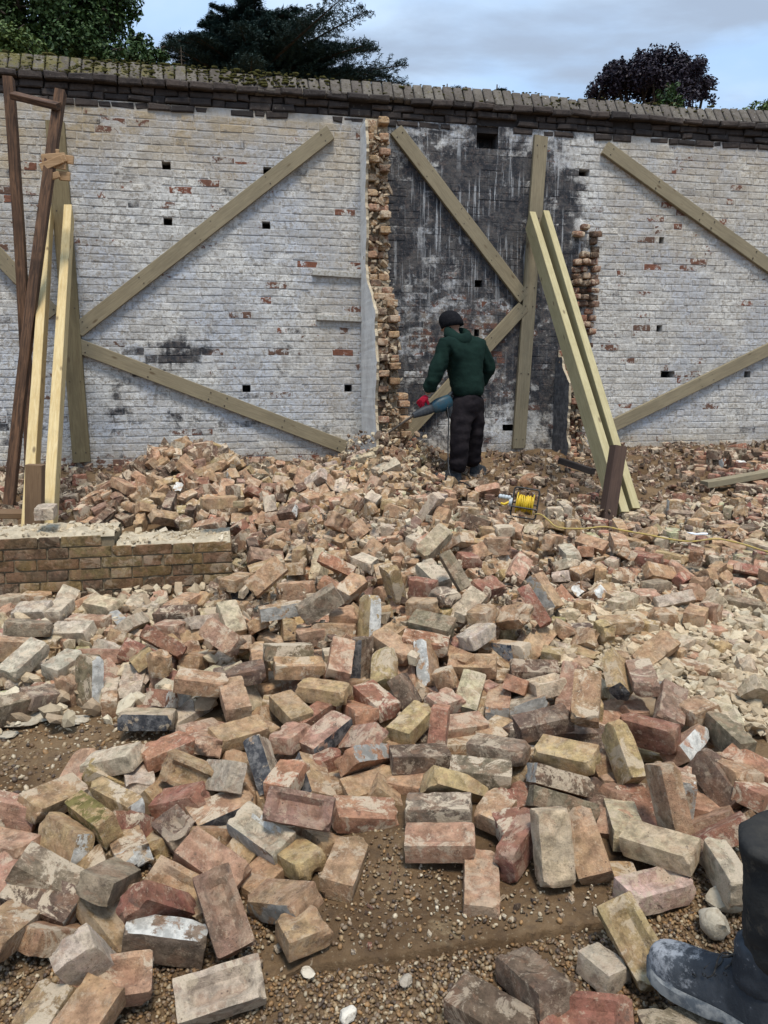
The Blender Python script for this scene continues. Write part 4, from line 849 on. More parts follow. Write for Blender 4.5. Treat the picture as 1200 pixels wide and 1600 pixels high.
1674 5379 425 -415 535 -490 215 103 66 0 0|tan brick lying on edge falling to the right in rubble right of tall heap
-828 4062 241 -188 -724 649 215 103 66 0 4|mortar-crusted tan brick lying on edge crosswise in the tall middle heap
889 5116 367 695 -135 -274 215 103 66 0 136|tan brick with a grey-washed side lying on edge on right flank of tall heap
-191 6961 768 90 976 146 215 103 66 9 4|mortar-crusted cream brick lying flat on the ridge under the wall stub
-676 6236 677 -655 -634 -29 215 103 66 11 0|pinkish tan brick steeply tilted pointing away on the ridge under the wall stub
1445 6108 445 538 -461 -509 215 103 66 7 0|dusty cream brick lying on edge on dark earth around the worker
830 6881 546 -96 220 969 215 103 66 5 0|dark brown brick tilted on dark earth around the worker
-98 6066 617 244 -379 351 215 103 66 11 0|pinkish tan brick steeply tilted rising to the right on the ridge under the wall stub
-1007 3368 141 497 -497 -549 215 103 66 2 1|hollow-faced pinkish brick lying on edge before the low wall
-1558 6116 761 45 344 -12 215 103 66 11 0|pinkish tan brick steeply tilted in the heap under the whitewashed wall
-1006 3084 94 6 50 -990 215 103 66 11 0|pinkish tan brick lying flat crosswise in near middle heap
-736 4147 236 -19 -37 918 215 103 66 5 1|hollow-faced dark brown brick lying flat in the tall middle heap
924 3010 76 168 80 70 215 103 66 11 0|pinkish tan brick lying flat crosswise above a dark brown half in near right heap
2013 4517 247 -144 -442 -440 215 103 66 0 0|tan brick steeply tilted in rubble right of tall heap
1365 4942 309 11 48 -970 215 103 66 0 1|hollow-faced tan brick lying flat in rubble right of tall heap
90 3337 173 197 -196 680 215 103 66 11 1|hollow-faced pinkish tan brick tilted in the tall middle heap
-545 4711 396 618 258 561 215 103 66 9 0|cream brick tilted in the tall middle heap
-464 5219 485 281 -529 -783 215 103 66 0 4|mortar-crusted tan brick lying on edge rising to the right in the tall middle heap
174 5634 553 -177 78 554 215 103 66 0 0|tan brick lying flat on the ridge under the wall stub
-1227 5932 628 -692 650 291 215 103 66 11 4|mortar-crusted pinkish tan brick tilted in the heap under the whitewashed wall
1483 3804 196 34 36 -736 215 103 66 9 0|cream brick lying flat among the pale mortar rubble
544 3335 138 108 -5 -143 215 103 66 0 1|hollow-faced tan brick lying flat in near right heap
-1309 3763 183 763 -113 -113 215 103 66 11 0|pinkish tan brick lying on edge before the low wall
477 2664 41 241 -233 -459 215 103 66 0 0|tan brick tilted slanting down to the right in near right heap
3438 7055 521 36 -35 699 215 103 66 11 0|pinkish tan brick lying flat at the right foot of the wall
-1394 3919 199 -317 -694 563 215 103 66 9 136|cream brick with a grey-washed side lying on edge before the low wall
-335 4608 392 70 -371 -925 215 103 66 0 4|mortar-crusted tan brick tilted in the tall middle heap
2493 6382 494 405 -903 98 215 103 66 6 0|dark red brick lying flat on dark earth around the worker
2622 5322 366 -610 -308 278 215 103 66 0 0|tan brick lying on edge rising to the right in rubble right of tall heap
-253 5771 601 -119 -145 981 215 103 66 0 1|hollow-faced tan brick lying flat on the ridge under the wall stub
127 3854 277 261 312 902 215 103 66 11 0|pinkish tan brick tilted slanting down to the right in the tall middle heap
-1428 6165 757 -262 944 -103 215 103 66 0 0|tan brick lying flat rising to the right in the heap under the whitewashed wall
1704 5181 352 -622 275 -249 215 103 66 0 1|hollow-faced tan brick lying on edge in rubble right of tall heap
-1100 3349 149 331 -292 -681 215 103 66 7 1|hollow-faced dusty cream brick tilted before the low wall
-257 5234 518 -409 474 -777 215 103 66 0 4|mortar-crusted tan brick steeply tilted on the ridge under the wall stub
2715 5629 378 -180 981 49 215 103 66 5 0|dark brown brick lying flat in rubble right of tall heap
157 4327 351 -263 681 -604 215 103 66 0 0|tan brick lying on edge above a dark red half in the tall middle heap
461 5745 538 -605 -247 309 215 103 66 0 4|mortar-crusted tan brick lying on edge on dark earth around the worker
-26 3834 294 -66 -191 -611 215 103 66 0 0|tan brick lying flat right of one with white side in the tall middle heap
-688 3609 211 -170 129 714 215 103 66 11 0|pinkish tan brick lying flat in the tall middle heap
1798 4565 309 456 -277 -583 215 103 66 11 4|mortar-crusted pinkish tan brick tilted in rubble right of tall heap
-131 3756 284 716 -589 -280 215 103 66 0 0|tan brick tilted pointing away in the tall middle heap
-542 3875 254 47 -315 687 215 103 66 0 1|hollow-faced tan brick tilted pointing away above a yellowish buff one in the tall middle heap
'''
D_HALF = '''
-224 1852 29 55 9 247 110 103 66 0 0|tan half brick lying flat below a yellowish buff one in near middle heap
575 1785 -24 12 40 284 95 103 66 7 0|dusty cream half brick lying flat on the gravel beside the boot
-798 1603 15 11 -119 612 120 103 66 0 0|tan half brick lying flat in near left heap
-675 2298 46 185 2 -387 130 103 66 5 1|hollow-faced dark brown half brick lying flat in near left heap
-801 2212 39 60 -75 -484 140 103 66 0 80|tan half brick with a white end lying flat in near left heap
362 2309 101 81 -84 464 120 103 66 0 0|tan half brick lying flat above a dark red half in near middle heap
-359 2750 144 -46 -22 536 150 103 66 2 0|pinkish half brick lying flat above one with black side in near middle heap
1252 2403 114 13 66 335 120 103 66 3 0|orange-red half brick lying flat in near right heap
1241 2878 194 19 -32 239 150 103 66 0 0|tan half brick lying flat in near right heap
91 3098 180 -37 453 -233 150 103 66 5 0|dark brown half brick steeply tilted in near middle heap
-653 2726 136 -128 -41 -685 150 103 66 2 0|pinkish half brick lying flat left of a tan one in near left heap
-888 2599 51 38 41 -551 130 103 66 7 0|dusty cream half brick lying flat in near left heap
246 3032 161 86 26 323 130 103 66 2 0|pinkish half brick lying flat below one with white side in near middle heap
476 3571 374 -13 -69 458 140 103 66 0 0|tan half brick lying flat right of a cream one on right flank of tall heap
197 3830 429 -169 -723 642 150 103 66 6 0|dark red half brick lying on edge in the tall middle heap
191 3650 390 16 -38 -181 150 103 66 0 0|tan half brick lying flat crosswise below a dark red half in the tall middle heap
401 2240 91 119 -56 143 90 103 66 6 0|dark red half brick lying flat crosswise in near right heap
295 3724 417 98 6 -357 110 103 66 4 0|grey-brown half brick lying flat on right flank of tall heap
453 2441 64 101 95 323 140 103 66 6 0|dark red half brick lying flat slanting up to the right in near right heap
-105 4355 435 79 54 -328 150 103 66 7 0|dusty cream half brick lying flat below a pinkish tan half in the tall middle heap
701 4649 473 -110 -707 694 150 103 66 11 0|pinkish tan half brick lying on edge crosswise on right flank of tall heap
-1050 3668 270 2 -48 -190 150 103 66 2 0|pinkish half brick lying flat crosswise below a dark brown one before the low wall
574 3152 187 -41 244 546 150 103 66 3 0|orange-red half brick tilted in near right heap
-1116 2039 50 75 -108 653 120 103 66 2 0|pinkish half brick lying flat left of one with grey-painted ends in near left heap
-209 3686 330 111 -26 -1 120 103 66 0 0|tan half brick lying flat right of one with a grey-washed side in the tall heap
499 4433 436 71 63 199 120 103 66 6 0|dark red half brick lying flat on right flank of tall heap
1477 4202 275 77 33 89 150 103 66 2 0|pinkish half brick lying flat crosswise below a grey-brown one in rubble right of tall heap
-1967 4243 257 12 42 11 150 103 66 0 0|tan half brick lying flat crosswise above a dusty cream one before the low wall
-1815 4279 259 -45 303 -636 150 103 66 7 0|dusty cream half brick tilted before the low wall
800 5079 482 29 12 138 130 103 66 7 0|dusty cream half brick lying flat crosswise on right flank of tall heap
1202 4287 262 -11 -322 -460 110 103 66 0 80|white-ended tan half brick tilted right of one with a white end in right-hand rubble
1104 4358 264 16 -333 -469 110 103 66 0 80|white-ended tan half brick tilted left of a dark brown half in rubble right of heap
2392 5180 339 146 60 -541 150 103 66 0 0|tan half brick lying flat falling to the right in rubble right of tall heap
-76 4246 305 210 -536 292 150 103 66 8 0|mauve half brick standing on end above one with white side in the tall middle heap
1928 5722 415 -35 24 -551 150 103 66 5 0|dark brown half brick lying flat left of one with white side in right-hand rubble
-300 4050 385 136 227 645 150 103 66 3 0|orange-red half brick tilted in the tall middle heap
1312 4912 377 -66 65 590 150 103 66 3 0|orange-red half brick lying flat in rubble right of tall heap
6 4159 425 325 -68 87 110 103 66 0 0|tan half brick tilted in the tall middle heap
2066 5076 340 3 198 687 150 103 66 2 0|pinkish half brick lying flat crosswise below a cream half in rubble right of tall heap
2047 8079 628 16 -35 650 100 103 66 0 0|tan half brick lying flat pointing away on dark earth around the worker
3009 6449 465 -387 -621 540 150 103 66 0 0|tan half brick lying on edge below a dark brown one on earth around the worker
-997 3271 236 663 -309 635 105 88 66 0 0|tan half brick standing on end before the low wall
1435 3406 156 -937 344 17 143 100 66 0 136|tan half brick with a grey-washed side lying flat in near right heap
1930 3923 208 48 -14 282 135 100 66 9 0|cream half brick lying flat among the pale mortar rubble
-1161 3091 116 -51 696 121 109 98 66 0 0|tan half brick standing on end below one with white side in near middle heap
-1372 3183 142 -580 -343 -617 143 93 66 0 0|tan half brick standing on end left of one with white side in near middle heap
1674 3808 196 -983 -172 -9 132 94 66 11 0|pinkish tan half brick lying flat among the pale mortar rubble
980 3617 229 -849 337 -341 123 101 66 0 0|tan half brick tilted crosswise among the pale mortar rubble
1626 3579 187 27 -670 -740 90 95 66 1 0|yellowish buff half brick on edge right of one with grey-washed side in pale mortar rubble
1630 3885 270 -873 -484 -24 146 87 66 0 0|tan half brick lying flat left of a pinkish tan half among the pale mortar rubble
1457 3870 268 2 -50 997 121 95 66 0 0|left-hand tan half brick lying flat crosswise among the pale mortar rubble
1081 3643 261 633 -348 -410 91 96 66 1 0|yellowish buff half brick lying on edge falling to the right among the pale mortar rubble
1663 3374 168 20 -705 -50 97 97 66 9 0|cream half brick standing on end among the pale mortar rubble
-221 2655 82 703 211 233 92 86 66 6 0|dark red half brick lying on edge in near middle heap
-347 3592 249 -67 752 -646 119 97 66 11 0|pinkish tan half brick lying on edge in the tall middle heap
787 3427 201 766 -97 -146 114 93 66 1 0|yellowish buff half brick on edge right of a dark brown one in near right heap
-729 2278 3 161 -70 -858 98 90 66 1 0|yellowish buff half brick lying flat in near left heap
-520 3289 126 27 -120 830 147 103 66 0 0|tan half brick lying flat right of a dark brown one in the tall middle heap
890 3701 255 972 -99 -209 101 87 66 0 0|tan half brick lying flat below one with a white end on the heap's right flank
1044 3026 118 -622 -780 -39 95 91 66 11 0|pinkish tan half brick lying flat above a dark red one in near right heap
1735 3960 244 175 -698 106 132 88 66 11 0|pinkish tan half brick standing on end among the pale mortar rubble
951 3519 178 -972 207 83 133 96 66 1 0|yellowish buff half brick lying flat in near right heap
-1308 3664 224 -180 121 -187 89 88 66 0 0|tan half brick lying flat below one with a grey-washed side before the low wall
-658 5234 581 155 945 237 122 90 66 5 80|dark brown half brick with a white end tilted on the ridge under the wall stub
1942 3718 187 32 -38 763 140 96 66 0 0|tan half brick lying flat slanting down to the right among the pale mortar rubble
1341 5397 442 519 529 -469 108 102 66 0 0|tan half brick standing on end right of a yellowish buff one in right-hand rubble
-1404 4248 220 45 118 -720 147 103 66 7 0|dusty cream half brick lying flat above one with a grey-washed side before the low wall
-2296 5775 477 504 -529 -619 123 98 66 11 0|pinkish tan half brick lying on edge on the ground behind the low wall
983 3992 225 -669 -39 35 108 86 66 9 80|cream half brick with a white end lying on edge among the pale mortar rubble
-107 5403 550 -624 -80 -509 132 97 66 0 0|tan half brick steeply tilted rising to the right on the ridge under the wall stub
1457 3598 192 -239 692 -626 143 100 66 9 0|cream half brick lying on edge among the pale mortar rubble
1754 4215 295 269 -493 773 93 96 66 11 0|pinkish tan half brick steeply tilted above a tan half in rubble right of tall heap
1303 3697 185 45 -22 440 143 93 66 0 0|tan half brick lying flat below a yellowish buff half among the pale mortar rubble
912 3418 173 105 -51 941 94 101 66 11 0|pinkish tan half brick lying flat below a yellowish buff half in near right heap
1136 4697 330 861 -425 120 148 89 66 7 0|dusty cream half brick tilted in rubble right of tall heap
-535 5482 630 -449 -884 -106 133 91 66 0 0|tan half brick lying flat falling to the right on the ridge under the wall stub
1408 4469 292 495 -701 278 108 95 66 11 0|pinkish tan half brick steeply tilted right of one with a white end in right-hand rubble
1746 4401 320 -425 -209 219 93 103 66 6 0|dark red half brick tilted in rubble right of tall heap
-689 4741 433 833 -286 265 118 101 66 0 136|tan half brick with a grey-washed side steeply tilted in the tall middle heap
1384 3522 184 -226 643 292 98 90 66 0 0|tan half brick standing on end left of a cream half in near right heap
1312 4550 304 703 -140 692 134 99 66 0 0|tan half brick standing on end left of a pinkish tan half in right-hand rubble
-511 3048 80 -243 -236 919 94 93 66 0 0|tan half brick tilted in near left heap
2156 4192 268 219 242 -616 144 90 66 0 80|tan half brick with a white end steeply tilted in rubble right of tall heap
113 4583 429 -843 8 492 125 96 66 11 0|pinkish tan half brick steeply tilted falling to the right in the tall middle heap
-73 4654 439 80 526 -693 128 86 66 11 0|pinkish tan half brick steeply tilted rising to the right in the tall middle heap
890 5132 471 206 50 -268 121 102 66 11 0|pinkish tan half brick lying flat above one with a grey-washed side on heap's right flank
-1496 5820 587 -268 806 -433 136 89 66 0 0|tan half brick tilted left of a mauve half in the heap under the whitewashed wall
-818 5477 591 -546 -677 -381 124 87 66 7 0|dusty cream half brick steeply tilted in the heap under the whitewashed wall
-1201 3218 122 470 518 573 124 97 66 7 0|dusty cream half brick lying on edge in near middle heap
1350 6031 429 -669 -40 36 128 88 66 7 0|dusty cream half brick lying on edge on dark earth around the worker
1069 4521 304 -96 -188 -781 140 90 66 7 0|dusty cream half brick lying flat falling to the right on right flank of tall heap
1118 4045 200 178 154 441 96 87 66 0 0|tan half brick tilted slanting up to the right among the pale mortar rubble
-1303 4179 213 59 -37 -559 108 103 66 7 0|dusty cream half brick lying flat pointing away before the low wall
1621 6071 439 -656 151 -136 136 99 66 11 0|pinkish tan half brick lying on edge crosswise on dark earth around the worker
12 4902 506 768 65 -46 91 94 66 7 0|dusty cream half brick lying on edge in the tall middle heap
-1296 4325 228 58 200 -965 92 92 66 2 0|pinkish half brick lying flat crosswise above a dusty cream half before the low wall
1358 3814 210 -153 -721 653 106 94 66 1 0|yellowish buff half brick lying on edge above a tan half among the pale mortar rubble
2284 5993 496 -670 -3 3 113 96 66 0 80|tan half brick with a white end lying on edge on dark earth around the worker
23 4636 438 698 -415 158 90 87 66 0 0|tan half brick steeply tilted left of a pinkish tan half in the tall middle heap
-2892 6219 457 -23 -66 977 147 100 66 5 0|dark brown half brick lying flat crosswise on the ground behind the low wall
-85 5658 602 265 -70 522 115 102 66 7 72|dusty cream half brick with white side tilted on the ridge under the wall stub
599 3655 236 -114 15 259 93 90 66 1 0|yellowish buff half brick lying flat on right flank of tall heap
-1658 3331 128 -103 -57 -590 118 103 66 7 0|dusty cream half brick lying flat above a grey-brown one before the low wall
-678 4833 470 107 -178 -88 146 90 66 11 0|pinkish tan half brick lying flat above one with a grey-washed side in the tall heap
-1035 4279 224 303 88 -834 114 103 66 0 0|tan half brick steeply tilted before the low wall
1926 4504 308 238 649 511 139 93 66 0 0|tan half brick lying on edge above a pinkish tan half in rubble right of heap
120 7238 792 -704 138 187 148 98 66 11 72|pinkish tan half brick with white side tilted on the ridge under the wall stub
1235 3234 155 -548 -426 386 118 98 66 9 80|cream half brick with a white end lying on edge in near right heap
2783 5944 449 -317 -372 823 89 102 66 0 0|tan half brick tilted crosswise on dark earth around the worker
-1739 5593 533 905 320 -48 147 87 66 0 0|leftmost tan half brick tilted crosswise in the heap under the whitewashed wall
-1907 5607 467 16 -216 905 130 102 66 5 0|dark brown half brick lying flat in the heap under the whitewashed wall
2012 4536 341 -556 -289 57 94 96 66 0 0|tan half brick tilted slanting up to the right in rubble right of tall heap
-1702 5770 580 -503 99 -84 109 93 66 0 0|tan half brick tilted crosswise, second from left, in the heap under the whitewashed wall
-343 6093 627 -706 -622 -209 149 98 66 7 0|dusty cream half brick steeply tilted on the ridge under the wall stub
-191 4657 436 255 -710 -66 95 94 66 0 0|tan half brick steeply tilted above a dusty cream half in the tall middle heap
-1409 5547 521 140 -644 -157 107 93 66 5 0|dark brown half brick standing on end in the heap under the whitewashed wall
180 3256 121 -122 225 -633 115 103 66 0 0|tan half brick tilted in near middle heap
-2854 7189 547 115 -662 -732 129 92 66 6 0|dark red half brick lying on edge on the ground behind the low wall
3380 7911 710 697 -228 -252 128 96 66 5 0|dark brown half brick on edge above one with white side at right wall foot
1022 5213 360 307 647 656 147 101 66 0 0|tan half brick lying on edge below a cream one on right flank of tall heap
2159 5331 371 -350 20 -42 104 90 66 9 0|cream half brick tilted crosswise in rubble right of tall heap
869 2886 64 251 -119 -407 136 103 66 5 0|dark brown half brick tilted in near right heap
-1581 3387 134 -6 -85 881 149 103 66 0 0|tan half brick lying flat above a grey-brown one before the low wall
113 6642 640 -905 -327 120 145 96 66 0 0|tan half brick tilted below one with a white end on ridge under wall stub
1889 5157 358 -644 224 670 120 91 66 7 0|dusty cream half brick standing on end in rubble right of tall heap
-944 3591 181 723 -590 339 108 93 66 11 0|pinkish tan half brick steeply tilted pointing away before the low wall
662 6516 539 179 44 960 130 100 66 0 0|tan half brick lying flat falling to the right on dark earth around the worker
-3064 6919 507 -693 -718 -36 111 95 66 5 0|dark brown half brick lying flat on the ground behind the low wall
1954 4180 272 -601 385 -656 118 88 66 0 0|tan half brick steeply tilted rising to the right in rubble right of tall heap
-671 5180 500 19 990 -110 124 93 66 11 0|pinkish tan half brick lying flat below one with a white end in the tall heap
940 4893 330 -278 -650 586 108 99 66 11 0|pinkish tan half brick lying on edge on right flank of tall heap
-1717 5967 660 824 313 253 141 103 66 0 0|tan half brick tilted right of a pinkish tan half in heap under whitewashed wall
-1520 6246 846 381 -711 239 144 103 66 11 0|pinkish tan half brick standing on end in the heap under the whitewashed wall
1608 4017 217 16 -47 947 129 87 66 0 0|right-hand tan half brick lying flat crosswise among the pale mortar rubble
2538 5855 415 734 91 100 120 94 66 0 0|tan half brick lying on edge above a dark brown half on earth around the worker
158 4502 375 -388 465 531 88 93 66 0 0|tan half brick standing on end in the tall middle heap
-609 4216 260 -684 62 -102 148 92 66 0 0|tan half brick lying on edge left of a pinkish tan one in the tall heap
-2058 5905 575 268 -18 -460 99 99 66 8 0|mauve half brick tilted in the heap under the whitewashed wall
2361 5678 470 -333 -311 527 137 102 66 0 0|tan half brick tilted pointing away on dark earth around the worker
2824 6092 505 140 -703 70 95 89 66 0 0|tan half brick standing on end above a cream half on dark earth around the worker
-744 5869 663 265 -229 -916 96 91 66 0 0|tan half brick tilted above one with a white end in heap under whitewashed wall
822 2641 39 34 -13 -605 138 103 66 11 0|pinkish tan half brick lying flat below a tan one in near right heap
-1809 6002 674 -612 -201 -514 146 103 66 11 0|pinkish tan half brick steeply tilted left of a tan half in heap under whitewashed wall
2345 5083 303 223 794 556 132 103 66 11 0|pinkish tan half brick lying on edge in rubble right of tall heap
-1849 5649 536 -213 9 -871 136 87 66 0 0|tan half brick lying flat above a dark brown half in heap under whitewashed wall
1473 7195 535 -976 205 10 133 87 66 5 264|dark brown half brick with black side lying flat on dark earth around the worker
-997 5604 562 -283 -172 -367 137 91 66 0 0|tan half brick tilted below a dark red one in the heap under the whitewashed wall
535 3453 173 -90 221 -705 145 103 66 0 0|tan half brick tilted above one with grey-painted ends on right flank of tall heap
-3365 6910 506 -923 378 19 113 96 66 5 0|dark brown half brick lying flat left of a dusty cream one behind the low wall
-219 5558 578 258 -344 352 144 102 66 11 0|pinkish tan half brick steeply tilted on the ridge under the wall stub
2943 7439 559 40 29 -588 95 97 66 11 0|pinkish tan half brick flat above one with white end at right wall foot
31 5975 602 190 -609 -557 112 89 66 0 0|tan half brick tilted right of one with white side on ridge under wall stub
2903 6924 508 -501 863 43 105 103 66 5 0|dark brown half brick lying flat at the right foot of the wall
2283 4425 346 -987 -146 -8 98 89 66 11 0|pinkish tan half brick lying flat in rubble right of tall heap
704 5084 456 -9 -662 -742 135 86 66 0 0|tan half brick lying on edge above one with white side on the heap's right flank
-1220 6178 711 -429 -850 -144 109 86 66 0 72|tan half brick with white side steeply tilted in the heap under the whitewashed wall
573 4598 304 172 56 370 128 103 66 11 0|pinkish tan half brick flat left of one with a white end on heap's right flank
56 4889 463 102 -53 -39 148 103 66 11 0|pinkish tan half brick lying flat below a dusty cream half in the tall middle heap
1089 5062 301 226 -108 815 146 103 66 0 0|tan half brick tilted slanting down to the right on right flank of tall heap
-1835 6165 783 -232 374 264 139 103 66 0 0|tan half brick steeply tilted right of a dark brown one in heap under whitewashed wall
-2153 5795 499 135 -165 267 115 93 66 8 0|mauve half brick lying flat on the ground behind the low wall
1828 4342 282 -652 -205 -676 130 87 66 11 0|pinkish tan half brick standing on end below a tan half in rubble right of heap
1305 4213 254 -653 -167 152 95 100 66 0 0|tan half brick lying on edge left of a cream one in rubble right of heap
3087 7182 550 -652 170 -154 100 98 66 6 0|dark red half brick on edge above a dark brown half at right wall foot
-2530 6201 511 -1 631 763 143 88 66 5 0|dark brown half brick lying on edge above a pinkish tan half behind the low wall
402 6757 619 -215 159 -942 118 96 66 0 0|tan half brick tilted above a dusty cream one on the ridge under the wall stub
1145 4427 258 -70 995 50 149 94 66 5 0|dark brown half brick lying flat right of one with a white end in right-hand rubble
-1 4115 300 631 -242 717 108 92 66 11 0|pinkish tan half brick standing on end above one with white side in the tall heap
1079 4919 287 89 22 452 138 103 66 0 0|tan half brick lying flat left of a dusty cream half on the heap's right flank
-1505 6009 669 -949 -275 74 102 103 66 11 0|pinkish tan half brick lying flat in the heap under the whitewashed wall
-1327 6234 761 -39 -460 -134 146 103 66 0 0|tan half brick steeply tilted above a pinkish tan one in heap under whitewashed wall
-2889 6873 503 23 -42 863 115 87 66 5 0|dark brown half brick lying flat right of a tan half behind the low wall
925 3237 143 -757 647 50 149 93 66 9 0|cream half brick lying flat in near right heap
-1559 3710 167 -595 -341 308 123 87 66 11 0|pinkish tan half brick lying on edge before the low wall
2739 6050 437 -602 -326 295 101 99 66 9 0|cream half brick lying on edge on dark earth around the worker
2838 5854 401 25 -43 858 90 91 66 6 0|dark red half brick lying flat on dark earth around the worker
1278 4302 269 365 63 217 127 100 66 0 0|tan half brick tilted crosswise in rubble right of tall heap
-819 4727 438 -13 653 218 110 99 66 5 0|dark brown half brick standing on end in the tall middle heap
-803 5849 572 608 764 -189 148 88 66 5 0|dark brown half brick lying flat pointing away in the heap under the whitewashed wall
-391 4663 442 -201 -317 -679 119 93 66 0 0|tan half brick steeply tilted above one with a white end in the tall middle heap
-532 4942 466 983 76 159 137 90 66 0 0|tan half brick lying flat slanting up to the right in the tall middle heap
-554 5272 540 -86 -6 454 96 91 66 0 0|tan half brick lying flat crosswise on the ridge under the wall stub
-815 6125 669 946 -102 -61 130 92 66 11 0|pinkish tan half brick tilted above a tan half in the heap under the whitewashed wall
3353 7217 551 -363 567 422 95 90 66 5 0|dark brown half brick standing on end at the right foot of the wall
-1725 6254 869 -38 -349 -624 138 103 66 0 0|tan half brick tilted right of a pinkish tan half in back heap
-1820 5883 595 -538 13 -838 137 103 66 0 0|tan half brick standing on end in the heap under the whitewashed wall
975 5943 392 208 -19 -140 142 103 66 0 0|tan half brick lying flat above a dusty cream half on dark earth around the worker
-70 7081 799 -190 -531 -590 136 103 66 9 0|cream half brick steeply tilted on the ridge under the wall stub
-1453 4146 210 -47 109 240 143 103 66 0 0|tan half brick lying flat crosswise above one with a grey-washed side before the low wall
2135 5919 407 48 13 -251 113 103 66 0 0|tan half brick lying flat right of one with white side on earth around the worker
36 6525 630 487 521 656 125 98 66 0 0|tan half brick lying on edge on the ridge under the wall stub
-2048 5765 522 662 -432 -502 95 86 66 5 0|dark brown half brick tilted in the heap under the whitewashed wall
74 4505 379 45 -698 -189 90 93 66 11 0|pinkish tan half brick standing on end above a yellowish buff one in the tall heap
-437 6170 643 -871 179 371 139 103 66 0 0|tan half brick steeply tilted left of a dusty cream half on ridge under wall stub
-473 5945 611 50 -358 732 118 102 66 11 0|pinkish tan half brick tilted on the ridge under the wall stub
-2248 6000 556 723 -445 -356 101 88 66 11 0|pinkish tan half brick tilted on the ground behind the low wall
-884 5552 538 -489 810 -321 143 92 66 0 0|tan half brick tilted left of one with a white end in heap under whitewashed wall
-1579 5877 634 -351 669 -329 108 88 66 0 72|tan half brick with one white side tilted in the heap under the whitewashed wall
-1032 6041 655 153 -242 952 107 90 66 11 0|pinkish tan half brick tilted falling to the right in the heap under the whitewashed wall
202 4711 482 -938 311 115 112 86 66 7 0|dusty cream half brick lying flat below a dark brown one in the tall middle heap
-142 3286 124 47 -60 -973 144 103 66 0 0|tan half brick lying flat crosswise below one with black side in the tall middle heap
489 3548 219 83 129 -699 120 103 66 0 0|tan half brick lying flat pointing away on right flank of tall heap
1183 4137 209 225 -5 824 101 103 66 11 0|pinkish tan half brick tilted among the pale mortar rubble
-1719 5929 634 252 169 -943 113 103 66 0 0|tan half brick tilted right of a pinkish half in the heap under the whitewashed wall
-1489 4315 226 -80 291 4 101 103 66 11 0|pinkish tan half brick steeply tilted slanting down to the right before the low wall
-852 5329 495 507 -235 -821 121 88 66 0 0|tan half brick steeply tilted on right flank of tall heap
1450 4538 308 129 -893 328 88 96 66 11 0|pinkish tan half brick tilted right of one with white end in rubble right of heap
3119 7582 573 43 -25 497 143 89 66 11 0|pinkish tan half brick lying flat at the right foot of the wall
-2532 6523 534 12 -112 365 132 86 66 11 0|pinkish tan half brick lying flat on the ground behind the low wall
2712 6283 482 376 -299 -844 104 89 66 11 0|pinkish tan half brick tilted on dark earth around the worker
-1590 6179 811 -764 381 185 122 103 66 0 0|tan half brick tilted above a pinkish tan one in the heap under the whitewashed wall
-1330 5999 613 -374 -471 -784 139 103 66 11 0|pinkish tan half brick steeply tilted above a tan one in heap under whitewashed wall
-1485 6195 799 -210 667 -643 90 89 66 8 0|mauve half brick lying on edge below a pinkish tan half in heap under whitewashed wall
3393 7938 620 731 113 125 126 89 66 5 0|dark brown half brick on edge left of one with white side at right wall foot
760 6498 479 633 351 385 115 94 66 0 0|tan half brick lying on edge rising to the right on dark earth around the worker
-2589 5994 483 590 -434 618 122 101 66 5 0|dark brown half brick standing on end on the ground behind the low wall
1787 5041 335 244 -684 177 98 101 66 11 0|pinkish tan half brick standing on end above a dark red one in right-hand rubble
701 6269 447 45 29 49 134 91 66 5 0|dark brown half brick lying flat above a tan half on dark earth around the worker
2207 5085 337 416 555 613 92 94 66 0 0|tan half brick lying on edge falling to the right in rubble right of tall heap
-590 5364 565 -518 -305 303 116 89 66 8 0|mauve half brick lying on edge on the ridge under the wall stub
3516 7757 696 586 209 689 112 97 66 5 0|dark brown half brick steeply tilted pointing away at the right foot of the wall
-397 2492 7 571 -470 527 102 99 66 0 72|tan half brick with one white side standing on end in near left heap
1872 7394 555 2 50 -997 99 99 66 5 0|dark brown half brick lying flat right of a tan one on earth around the worker
-1011 4513 249 -367 443 -810 111 103 66 5 0|dark brown half brick tilted in the tall middle heap
-1007 4454 242 -147 -53 -386 134 103 66 5 0|dark brown half brick lying flat in the tall middle heap
-1882 5846 560 -433 -169 -867 134 103 66 0 0|tan half brick steeply tilted below a pinkish tan one in heap under whitewashed wall
-1380 6096 693 -278 112 373 124 103 66 0 0|tan half brick tilted right of a dark red half in heap under whitewashed wall
-1745 6078 741 -267 -726 548 131 103 66 5 0|dark brown half brick lying on edge in the heap under the whitewashed wall
-2053 3982 193 303 316 -182 104 103 66 9 0|cream half brick steeply tilted before the low wall
-1651 3626 158 -139 -51 -683 134 103 66 0 0|tan half brick lying flat crosswise left of a dusty cream one before the low wall
3061 6355 431 216 -524 766 121 103 66 0 0|tan half brick steeply tilted on dark earth around the worker
2489 5576 353 8 35 -998 120 103 66 0 0|tan half brick lying flat crosswise in rubble right of tall heap
2269 5904 385 -157 253 836 118 103 66 9 0|cream half brick tilted slanting up to the right in rubble right of tall heap
1934 5983 414 -944 -324 -16 102 86 66 9 0|cream half brick lying flat on dark earth around the worker
-1762 5498 450 630 -370 -569 140 100 66 0 0|tan half brick tilted right of a dark brown half on right flank of tall heap
3805 7934 609 16 47 -947 117 91 66 11 0|pinkish tan half brick flat right of one with white end at right wall foot
3927 8135 710 -745 -629 -161 100 88 66 5 0|dark brown half brick lying flat pointing away at the right foot of the wall
664 5620 476 540 500 -526 136 87 66 0 0|tan half brick standing on end above a dark brown one on earth around the worker
-1122 6245 678 -322 -695 -557 132 103 66 11 0|pinkish tan half brick tilted right of one with white side in heap under whitewashed wall
